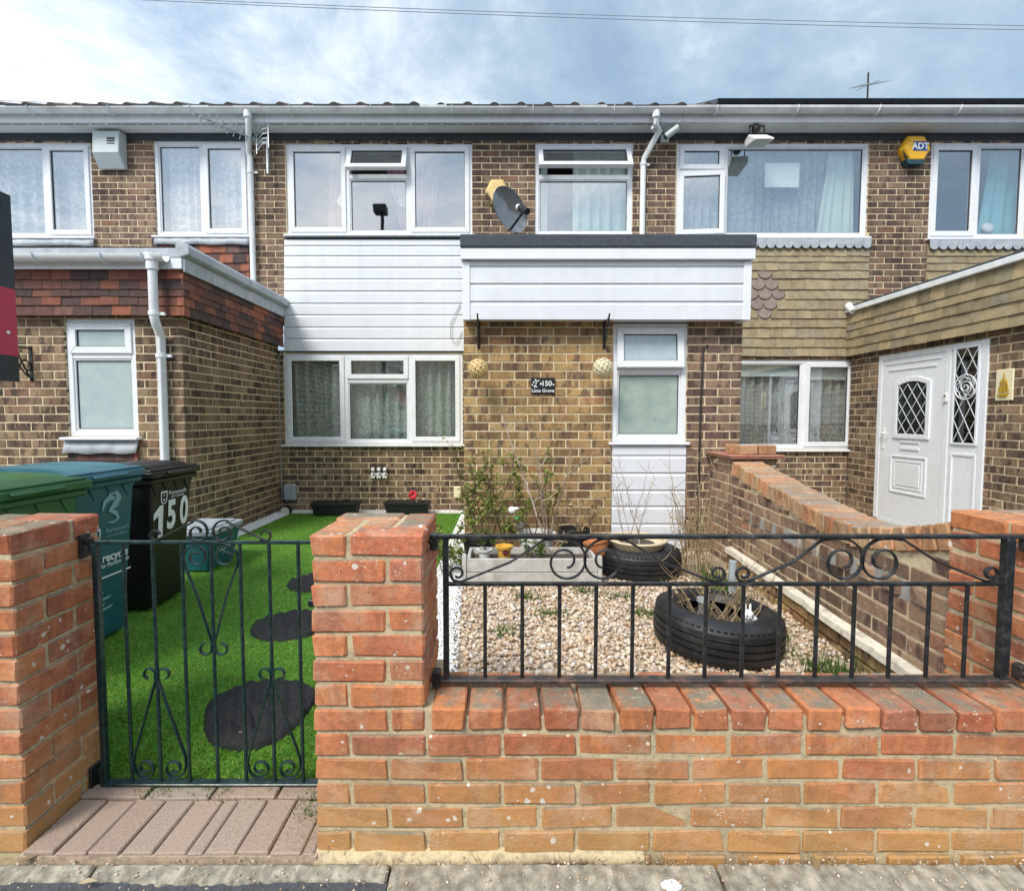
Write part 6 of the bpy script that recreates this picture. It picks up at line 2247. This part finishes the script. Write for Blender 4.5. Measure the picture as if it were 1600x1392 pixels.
q = MB(); q.box(wx0 + .023, wx1 - .023, wy0 + .023, wy1 - .023, .12, .27); q.build('soil', M['soil'], t)


def pot(label, xc, yc, z0, r0, r1, h, m, rim=True, soil=True, group='plant pots by the porch', tilt=None):
    t = thing('plant_pot', label, 'plant pot', (xc, yc, z0), group)
    q = MB()
    pr = [(r0 * .92, 0), (r0, .004), (r1 - .006, h * (.82 if rim else .98))]
    if rim: pr += [(r1 + .006, h * .83), (r1 + .010, h)]
    else: pr += [(r1, h)]
    pr += [(r1 - .008, h), (r1 - .012, h * .8), (0.0, h * .8)]
    q.lathe(pr, (0, 0, 0), 24, cap=False)
    if tilt: q.xf(Euler(tilt).to_matrix().to_4x4())
    q.xf(Matrix.Translation((xc, yc, z0)))
    q.build('pot_wall', M[m], t, smooth=True, auto=35)
    if soil and not tilt:
        q = MB(); q.lathe([(0, h * .86), (r1 - .011, h * .85)], (xc, yc, z0), 16, cap=False); q.build('soil', M['soil'], t)
    return t


yp = X(787, 3.7, 861), Z(872, 3.68)
t = pot('yellow glazed pot with a dark red flower, standing in the wooden planter', X(788, 3.68, 861), 3.68, .27, .042, .056, .105, 'yellow_pot', soil=False)
q = MB()
xf_, zf_ = X(790, 3.63, 866), .335
for k in range(6):
    q.ball((xf_ + .013 * math.cos(k * 1.047), 3.63, zf_ + .013 * math.sin(k * 1.047)), (.011, .004, .011), 6)
q.build('painted_flower', simple('maroon_glaze', (.12, .015, .02), .4), t, smooth=True)
pot('orange terracotta pot tipped beside the tyre and the wooden planter', X(940, 3.75, 860), 3.80, .27, .06, .095, .12, 'terracotta', tilt=(rad(-8), rad(-14), 0))
pot('black plastic pot of green shoots at the left of the wooden planter', X(748, 3.98, 870), 4.0, .14, .10, .13, .23, 'black_plastic')
pot('tall black pot behind the right end of the wooden planter', X(898, 4.0, 860), 4.05, .14, .10, .12, .28, 'black_plastic')
pot('white plastic pot standing behind the grey planter boards', X(838, 4.05, 862), 4.08, .14, .11, .15, .24, 'white_gloss')
pot('small white pot tucked between the black pot and the yellow pot', X(757, 3.72, 876), 3.72, .25, .035, .05, .09, 'white_gloss')
for (a, b_, yv, lab) in ((489, 562, 6.12, 'black trough planter against the wall, nearer the socket box'), (602, 672, 6.15, 'black trough planter against the wall, holding the red flower')):
    x0_, x1_ = X(a, yv, 795), X(b_, yv, 795)
    t = thing('trough_planter', lab, 'planter', ((x0_ + x1_) / 2, yv, .135), 'black trough planters')
    q = MB()
    d0 = .155
    for (p, z) in (((0, 0), .13),): pass
    lo = [(x0_ + .03, yv - d0 / 2 + .02, .135), (x1_ - .03, yv - d0 / 2 + .02, .135), (x1_ - .03, yv + d0 / 2 - .02, .135), (x0_ + .03, yv + d0 / 2 - .02, .135)]
    hi = [(x0_ + .01, yv - d0 / 2, .265), (x1_ - .01, yv - d0 / 2, .265), (x1_ - .01, yv + d0 / 2, .265), (x0_ + .01, yv + d0 / 2, .265)]
    q.add(lo + hi, [(0, 3, 2, 1), (4, 5, 6, 7), (0, 1, 5, 4), (1, 2, 6, 5), (2, 3, 7, 6), (3, 0, 4, 7)])
    q.build('trough', M['black_plastic'], t)
    q = MB(); o4 = [(x0_, yv - d0 / 2 - .01), (x1_, yv - d0 / 2 - .01), (x1_, yv + d0 / 2 + .01), (x0_, yv + d0 / 2 + .01)]
    i4 = [(x0_ + .02, yv - d0 / 2 + .01), (x1_ - .02, yv - d0 / 2 + .01), (x1_ - .02, yv + d0 / 2 - .01), (x0_ + .02, yv + d0 / 2 - .01)]
    for k in range(4):
        l = (k + 1) % 4
        q.prism([o4[k], o4[l], i4[l], i4[k]], .262, .29, 'z')
    q.build('rim', M['black_plastic'], t)
    q = MB(); q.box(x0_ + .02, x1_ - .02, yv - d0 / 2 + .012, yv + d0 / 2 - .012, .2655, .272); q.build('soil', M['soil'], t)

# ------------------------------------------------------------------ plants
def plant(name, label, cat, base, stems, leafn, lsize, spread, stem_m='stem', leaf_m='leaf', seed=1, r=.004, lean=.3, branch=5, group=None, tips=0.0, droop=0.0):
    """stems: list of heights; branches carry single leaf faces"""
    rr = random.Random(seed)
    t = thing(name, label, cat, base, group)
    S, Lf = MB(), MB()
    for h in stems:
        a = rr.uniform(0, 6.28)
        b0 = Vector(base) + Vector((rr.uniform(-1, 1) * spread[0], rr.uniform(-1, 1) * spread[1], 0))
        tip = Vector((math.cos(a) * lean * h, math.sin(a) * lean * h * .6, h))
        n = 7
        pts = []
        for k in range(n):
            s = k / (n - 1)
            pts.append(b0 + tip * s + Vector((rr.uniform(-.012, .012), rr.uniform(-.01, .01), -droop * s * s * h)) * (1 if k else 0))
        S.tube(pts, [r * (1 - .7 * k / (n - 1)) for k in range(n)], 5)
        for b_ in range(branch):
            s = rr.uniform(.25, 1)
            i = min(n - 2, int(s * (n - 1)))
            p = pts[i].lerp(pts[i + 1], s * (n - 1) - i)
            a2 = rr.uniform(0, 6.28)
            ln = h * rr.uniform(.12, .34) * (1.1 - s * .5)
            d = Vector((math.cos(a2) * .75, math.sin(a2) * .55, rr.uniform(.35, 1.1))).normalized()
            m_ = p + d * ln * .5 + Vector((0, 0, -.01))
            e = p + d * ln
            S.tube([p, m_, e], [r * .5, r * .4, r * .2], 4)
            for q_ in range(int(leafn * rr.uniform(.4, 1.4))):
                s2 = rr.uniform(.15, 1.08)
                c = p.lerp(e, s2) + Vector((rr.gauss(0, .008), rr.gauss(0, .008), rr.gauss(0, .008)))
                ls = lsize * rr.uniform(.5, 1.3)
                ax = Vector((rr.gauss(0, 1), rr.gauss(0, 1), rr.uniform(-.2, 1))).normalized()
                sd2 = ax.cross(Vector((rr.gauss(0, 1), rr.gauss(0, 1), rr.gauss(0, 1)))).normalized()
                nr = ax.cross(sd2)
                Lf.add([c, c + ax * ls * .5 + sd2 * ls * .28 + nr * ls * .05, c + ax * ls, c + ax * ls * .5 - sd2 * ls * .28 + nr * ls * .05], [(0, 1, 2, 3)])
    S.build('stems', M[stem_m], t, kind='stuff')
    if Lf.v: Lf.build('foliage', M[leaf_m], t, kind='stuff')
    return t


plant('leafy_shrub', 'tall leafy shrub with dark stems against the porch wall, left end of the planters', 'shrub', (X(762, 4.2, 830), 4.2, .3), [.85, .78, .70, .62, .55, .7, .5, .66], 11, .033, (.18, .06), seed=3, r=.006, lean=.32, branch=12)
plant('leafy_shrub', 'thin leafy shrub in the middle of the planters beside the white bird ornament', 'shrub', (X(832, 4.15, 840), 4.15, .32), [.72, .62, .55, .48, .58, .4], 11, .032, (.14, .05), seed=8, r=.005, lean=.36, branch=11)
plant('rose_stem', 'tall bare stem with pale side twigs rising towards the porch window', 'plant', (X(852, 4.1, 840), 4.12, .3), [1.02, .9], 0, .02, (.02, .02), stem_m='twig', seed=12, r=.007, lean=.36, branch=7)
plant('low_plant', 'spreading light green bush by the white stone strip, left of the wooden planter', 'plant', (X(708, 3.75, 880), 3.8, .13), [.34, .30, .26, .36, .28, .24, .32, .3], 12, .032, (.10, .10), leaf_m='leaf', seed=28, r=.004, lean=.45, branch=7)
plant('low_plant', 'yellowing leafy plant behind the yellow pot', 'plant', (X(800, 4.0, 850), 3.98, .3), [.30, .26, .34, .28, .22, .3], 11, .03, (.10, .04), leaf_m='leaf', seed=29, r=.004, lean=.4, branch=7)
plant('dead_grass_clump', 'tangle of dry pale stems along the foot of the porch wall', 'dry plant', (X(880, 4.2, 850), 4.25, .2), [.4, .36, .5, .44, .3, .46, .38, .42, .34, .5], 3, .028, (.30, .05), stem_m='dry', leaf_m='leaf', seed=35, r=.003, lean=.5, branch=5)
q = MB()
pts = [(X(860, 4.1, 830), 4.12, .34), (X(872, 4.1, 790), 4.12, Z(790, 4.12)), (X(886, 4.1, 745), 4.14, Z(745, 4.14)), (X(896, 4.1, 693), 4.18, Z(693, 4.18))]
q.tube(pts, [.009, .007, .0055, .004], 6)
q.tube([pts[2], (X(920, 4.1, 715), 4.1, Z(715, 4.1)), (X(942, 4.1, 697), 4.1, Z(697, 4.1))], [.005, .004, .002], 5)
q.tube([pts[2], (X(910, 4.1, 722), 4.1, Z(722, 4.1)), (X(905, 4.1, 690), 4.1, Z(690, 4.1))], [.004, .003, .002], 5)
q.tube([(X(856, 4.1, 830), 4.1, .34), (X(846, 4.1, 740), 4.12, Z(740, 4.12)), (X(838, 4.1, 700), 4.14, Z(700, 4.14))], [.005, .003, .002], 5)
tag(q.build('pruned_stem', M['twig'], None), 'long pale pruned stem forking against the golden porch bricks', 'plant')
plant('low_plant', 'bushy pale green plant in the black pot at the left of the planter', 'plant', (X(742, 3.98, 850), 3.98, .36), [.30, .26, .28, .22, .24, .2, .26], 8, .034, (.09, .05), seed=21, r=.004, lean=.5, branch=6)
plant('low_plant', 'small green plant growing low in the middle of the wooden planter', 'plant', (X(838, 3.7, 860), 3.70, .27), [.14, .12, .10, .13, .11, .12], 10, .026, (.08, .05), leaf_m='weed', seed=22, r=.003, lean=.5, branch=6)
plant('low_plant', 'dark drooping plant between the white pot and the yellow pot', 'plant', (X(766, 3.7, 850), 3.71, .33), [.18, .15, .16, .13], 8, .024, (.03, .03), leaf_m='weed', seed=25, r=.003, lean=.6, branch=6)
plant('dead_grass_clump', 'clump of straw coloured dead grass at the right end of the planters', 'dry plant', (X(915, 4.1, 850), 4.12, .3), [.34, .42, .30, .38, .26, .45, .3, .36, .33, .28], 4, .030, (.10, .05), stem_m='dry', leaf_m='dry', seed=31, r=0.0045, lean=.5, branch=5)
plant('dead_grass_clump', 'drooping straw in the wooden planter beside the low green plant', 'dry plant', (X(858, 3.75, 860), 3.75, .30), [.12, .14, .16, .12, .13, .15, .12, .14, .1, .16], 2, .03, (.05, .03), stem_m='dry', leaf_m='dry', seed=33, r=0.0030, lean=.9, branch=2)
plant('dry_stems', 'pale bare branching stems rising from the cream bowl', 'dry plant', (T1X - .02, T1Y - .02, .36), [.72, .66, .58, .62, .5, .45, .55, .40], 1, .018, (.10, .07), stem_m='twig', leaf_m='dry', seed=41, r=.0035, lean=.28, branch=8)
plant('dry_tall_grass', 'tall straw coloured dead stalks behind the big tyre, against the dark pillar', 'dry plant', (X(1088, 3.75, 860), 3.75, .13), [.95, .8, .7, .62, .55, .5, .66, .58, .48, .72, .5, .45, .4, .55, .6, .42] * 2, 1, .04, (.13, .12), stem_m='dry', leaf_m='dry', seed=51, r=.0044, lean=.20, branch=4)
plant('dead_grass_clump', 'dead pale grass spilling out of the large tyre', 'dry plant', (T2X + .02, T2Y, .22), [.42, .35, .3, .38, .28, .33, .25, .22, .3, .2, .26, .24, .36, .3, .2, .18] * 2, 1, .03, (.15, .10), stem_m='dry', leaf_m='dry', seed=61, r=0.0036, lean=.6, branch=3, droop=.15)
plant('dead_grass_clump', 'wispy dry weeds at the foot of the side wall near the ledge', 'dry plant', (1.52, 3.2, .13), [.34, .3, .26, .22, .3, .2, .25, .28], 2, .03, (.08, .35), stem_m='dry', leaf_m='dry', seed=63, r=0.0036, lean=.6, branch=3)
plant('trailing_branches', 'dead twigs hanging in front of the dark pillar beside the porch', 'dry plant', (1.62, 4.2, .2), [.65, .5, .55, .42], 0, .02, (.08, .1), stem_m='dry', seed=66, r=0.0045, lean=.4, branch=5)
for (px, yv, lab, sd3) in ((525, 6.12, 'withered plant in the black trough nearer the socket box', 71), (640, 6.15, 'dry brown plant in the black trough with the red flower', 72)):
    plant('withered_plant', lab, 'dry plant', (X(px, yv, 785), yv, .27), [.18, .14, .12, .16, .1, .13], 3, .03, (.18, .03), stem_m='stem', leaf_m='dry', seed=sd3, r=.003, lean=.6, branch=4)
xc = X(648, 6.1, 775)
t = thing('red_flower', 'red artificial flower on a white stem in the black trough', 'artificial flower', (xc, 6.1, .27))
q = MB()
for k in range(7): q.ball((xc - .02 + .03 * math.cos(k * .9), 6.08 + .012 * math.sin(k * 2), Z(773, 6.1) + .035 * math.sin(k * .9)), (.024, .012, .026), 6)
q.build('petals', M['red'], t, smooth=True)
q = MB(); q.tube([(xc, 6.1, Z(778, 6.1)), (xc + .04, 6.11, Z(788, 6.1)), (xc + .10, 6.12, .28)], .006, 5); q.build('stalk', M['white_gloss'], t)

# ornaments
xc, zc = X(800, 4.0, 797), Z(797, 4.0)
t = thing('bird_ornament', 'white headed bird ornament with a green body on a wire among the shrubs', 'garden ornament', (xc, 4.0, .3))
q = MB(); q.ball((xc, 4.0, zc), (.032, .03, .03), 10); q.ball((xc + .03, 4.0, zc + .012), (.03, .016, .014), 8); q.build('head', M['white_gloss'], t, smooth=True)
q = MB(); q.ball((xc + .04, 4.0, zc - .07), (.026, .022, .028), 8); q.build('body', simple('green_glaze', (.03, .26, .12), .3), t, smooth=True)
q = MB(); q.ball((xc + .06, 4.0, zc - .13), (.03, .022, .045), 8); q.build('tail', simple('mauve_glaze', (.30, .24, .30), .4), t, smooth=True)
q = MB(); q.tube([(xc + .03, 4.0, zc - .03), (xc + .06, 4.0, zc - .15), (xc + .07, 4.02, .3)], .004, 5); q.build('wire', M['alu'], t)
q = MB(); q.ball((xc - .028, 3.99, zc + .004), .007, 5); q.build('beak', M['dark_print'], t)
xc, yc = T2X + .13, T2Y - .1
t = thing('rabbit_ornament', 'small white animal ornament inside the large tyre', 'garden ornament', (xc, yc, .22))
q = MB(); q.ball((xc, yc, .275), (.045, .035, .045), 10); q.ball((xc - .02, yc - .02, .325), (.028, .025, .028), 8)
for s in (-1, 1): q.ball((xc - .02 + s * .012, yc - .015, .36), (.007, .006, .022), 6)
q.build('figure', M['white_gloss'], t, smooth=True)
q = MB(); q.ball((xc - .035, yc - .043, .33), .004, 5); q.ball((xc - .008, yc - .045, .33), .004, 5); q.build('eyes', M['dark_print'], t)
xc, yc = T2X - .08, T2Y - .03
t = thing('solar_lamp', 'small silver solar stake lamp inside the large tyre', 'garden lamp', (xc, yc, .2))
q = MB(); q.tube([(xc, yc, .2), (xc, yc, .30)], .008, 6); q.build('stake', M['alu'], t)
q = MB(); q.lathe([(.022, .30), (.025, .36), (.034, .362), (.03, .38), (0, .385)], (xc, yc, 0), 14); q.build('lamp_head', M['alu'], t, smooth=True, auto=40)
t = thing('post_stub', 'grey plastic tube standing behind the large tyre', 'tube', (X(1147, 2.95, 950), 2.98, .13))
q = MB(); q.tube([(X(1147, 2.95, 950), 2.98, .13), (X(1147, 2.95, 950), 2.98, .46)], .022, 10); q.build('tube_wall', M['grey_metal'], t, smooth=True, auto=40)

# ------------------------------------------------------------------ weeds and litter
def scatter_s(cs, sx, sy, z):
    def f(n):
        i = rg.integers(0, len(cs), n)
        c = np.array(cs)[i]
        return np.stack([c[:, 0] + rg.normal(0, 1, n) * sx, c[:, 1] + rg.normal(0, 1, n) * sy, np.full(n, z)], 1)
    return f


blades('gravel_weeds', 1500, scatter_s([(.02, 2.75), (.28, 3.0), (.75, 3.3), (.85, 3.0), (1.2, 3.2), (1.28, 3.3), (.55, 3.42), (.15, 3.3), (1.38, 2.5), (1.48, 2.35), (1.32, 3.1), (1.4, 3.0)],   .05, .035, .118), .05, .006, 'weed', 1.1)
blades('wall_foot_weeds', 900, scatter_s([(1.45, 3.35), (1.5, 3.6), (1.42, 3.2), (1.5, 2.2), (1.42, 2.75)],   .05, .09, .12), .13, .007, 'weed', .8)
blades('gate_weeds', 700, scatter_s([(-1.2, 1.70), (-1.0, 1.69), (-.95, 1.70), (-.80, 1.71), (-.64, 1.67), (-.62, 1.60), (-.6, 1.66)], .035, .018, .0), .032, .006, 'weed', .9)
blades('gate_dry_grass', 700, scatter_s([(-1.3, 1.69), (-1.1, 1.69), (-.9, 1.69), (-.7, 1.69), (-.64, 1.58), (-.6, 1.50)], .06, .02, .0), .03, .003, 'dry', 1.6)
blades('wall_dry_weeds', 260, scatter_s([(.47, 1.445), (.46, 1.45), (.50, 1.44), (.95, 1.447), (.9, 1.44), (-.05, 1.444), (1.28, 1.445), (.2, 1.444), (.7, 1.442), (-.3, 1.444)], .04, .006, -.02), .038, .0026, 'dry', 1.3)
blades('lawn_litter', 90, lambda n: np.stack([rg.uniform(-2.1, -.55, n), 1.8 + 3 * rg.random(n) ** 1.6, np.full(n, .142)], 1), .006, .018, 'dry', 2.5)
n = 380
pebbles('kerb_grit', np.stack([rg.uniform(-1.5, 1.6, n), 1.345 + .1 * rg.random(n) ** .6, np.full(n, .001)], 1), .001 + .0035 * rg.random(n) ** 2, 'pebble', IC1)
n = 260
pebbles('loose_grit', np.stack([rg.uniform(-1.5, 1.6, n), rg.uniform(1.345, 1.46, n), np.full(n, .0)], 1), rg.uniform(.0015, .005, n), 'pebble', IC1)
for (x, y, a) in ((-1.42, 1.425, .6), (-1.19, 1.36, .1), (.9, 1.40, 1.2)):
    q = MB(); q.add([(0, 0, 0), (.022, .011, .006), (.055, 0, .004), (.022, -.011, .007)], [(0, 1, 2, 3)])
    q.xf(Matrix.Translation((x, y, .006)) @ Matrix.Rotation(a, 4, 'Z'))
    o = q.build('fallen_leaf', M['dry'], None)
    tag(o, {-1.42: 'dry brown leaf on the kerb by the left pillar', -1.19: 'dry leaf lying on the road edge below the gate', .9: 'dry leaf on the kerb under the front wall'}[x], 'leaf')
q = MB(); q.ball((.47, 1.365, -.004), (.030, .017, .010), 9)
for k in range(len(q.v)): q.v[k] = tuple(Vector(q.v[k]) + Vector((R.uniform(-.003, .003), R.uniform(-.003, .003), R.uniform(-.002, .002))))
tag(q.build('white_stone', M['chip'], None, smooth=True), 'flat white stone on the kerb under the front wall', 'stone')

# ------------------------------------------------------------------ across the street, seen only in the glass
t = thing('street_lamp', 'dark street lamp reflected in the three part upstairs window', 'street lamp', (-4.0, -5, -.1))
LY = -5.0
Ym = 2 * HY - LY
lx, lz = X(596, Ym, 330), Z(328, Ym)
q = MB(); q.tube([(lx, LY, -.1), (lx, LY, lz - .1)], [.09, .06], 10); q.build('column', M['black_plastic'], t)
q = MB(); q.box(lx - .28, lx + .16, LY - .2, LY + .2, lz - .1, lz + .18); q.build('lantern', M['black_plastic'], t, bev=.03)
hb_ = thing('opposite_house', 'pale house across the road with a hipped gable, reflected in the ground floor glass', 'house', (0, -18, 0))
q = MB(); q.box(-16, 20, -24, -17, -.2, 4.6); q.build('wall', simple('opposite_brick', (.50, .40, .30), .9), hb_)
q = MB()
q.prism([(-17, 4.601), (-24, 4.601), (-20.5, 7.0)], -16.3, 20.3, 'x'); q.build('roof', M['roof'], hb_)
for k in range(9):
    for z in (.9, 3.1):
        q = MB(); ring(q, -15 + 4 * k, -13.2 + 4 * k, z, z + 1.2, .07, -16.99, -16.9); q.build('window', M['upvc'], hb_)
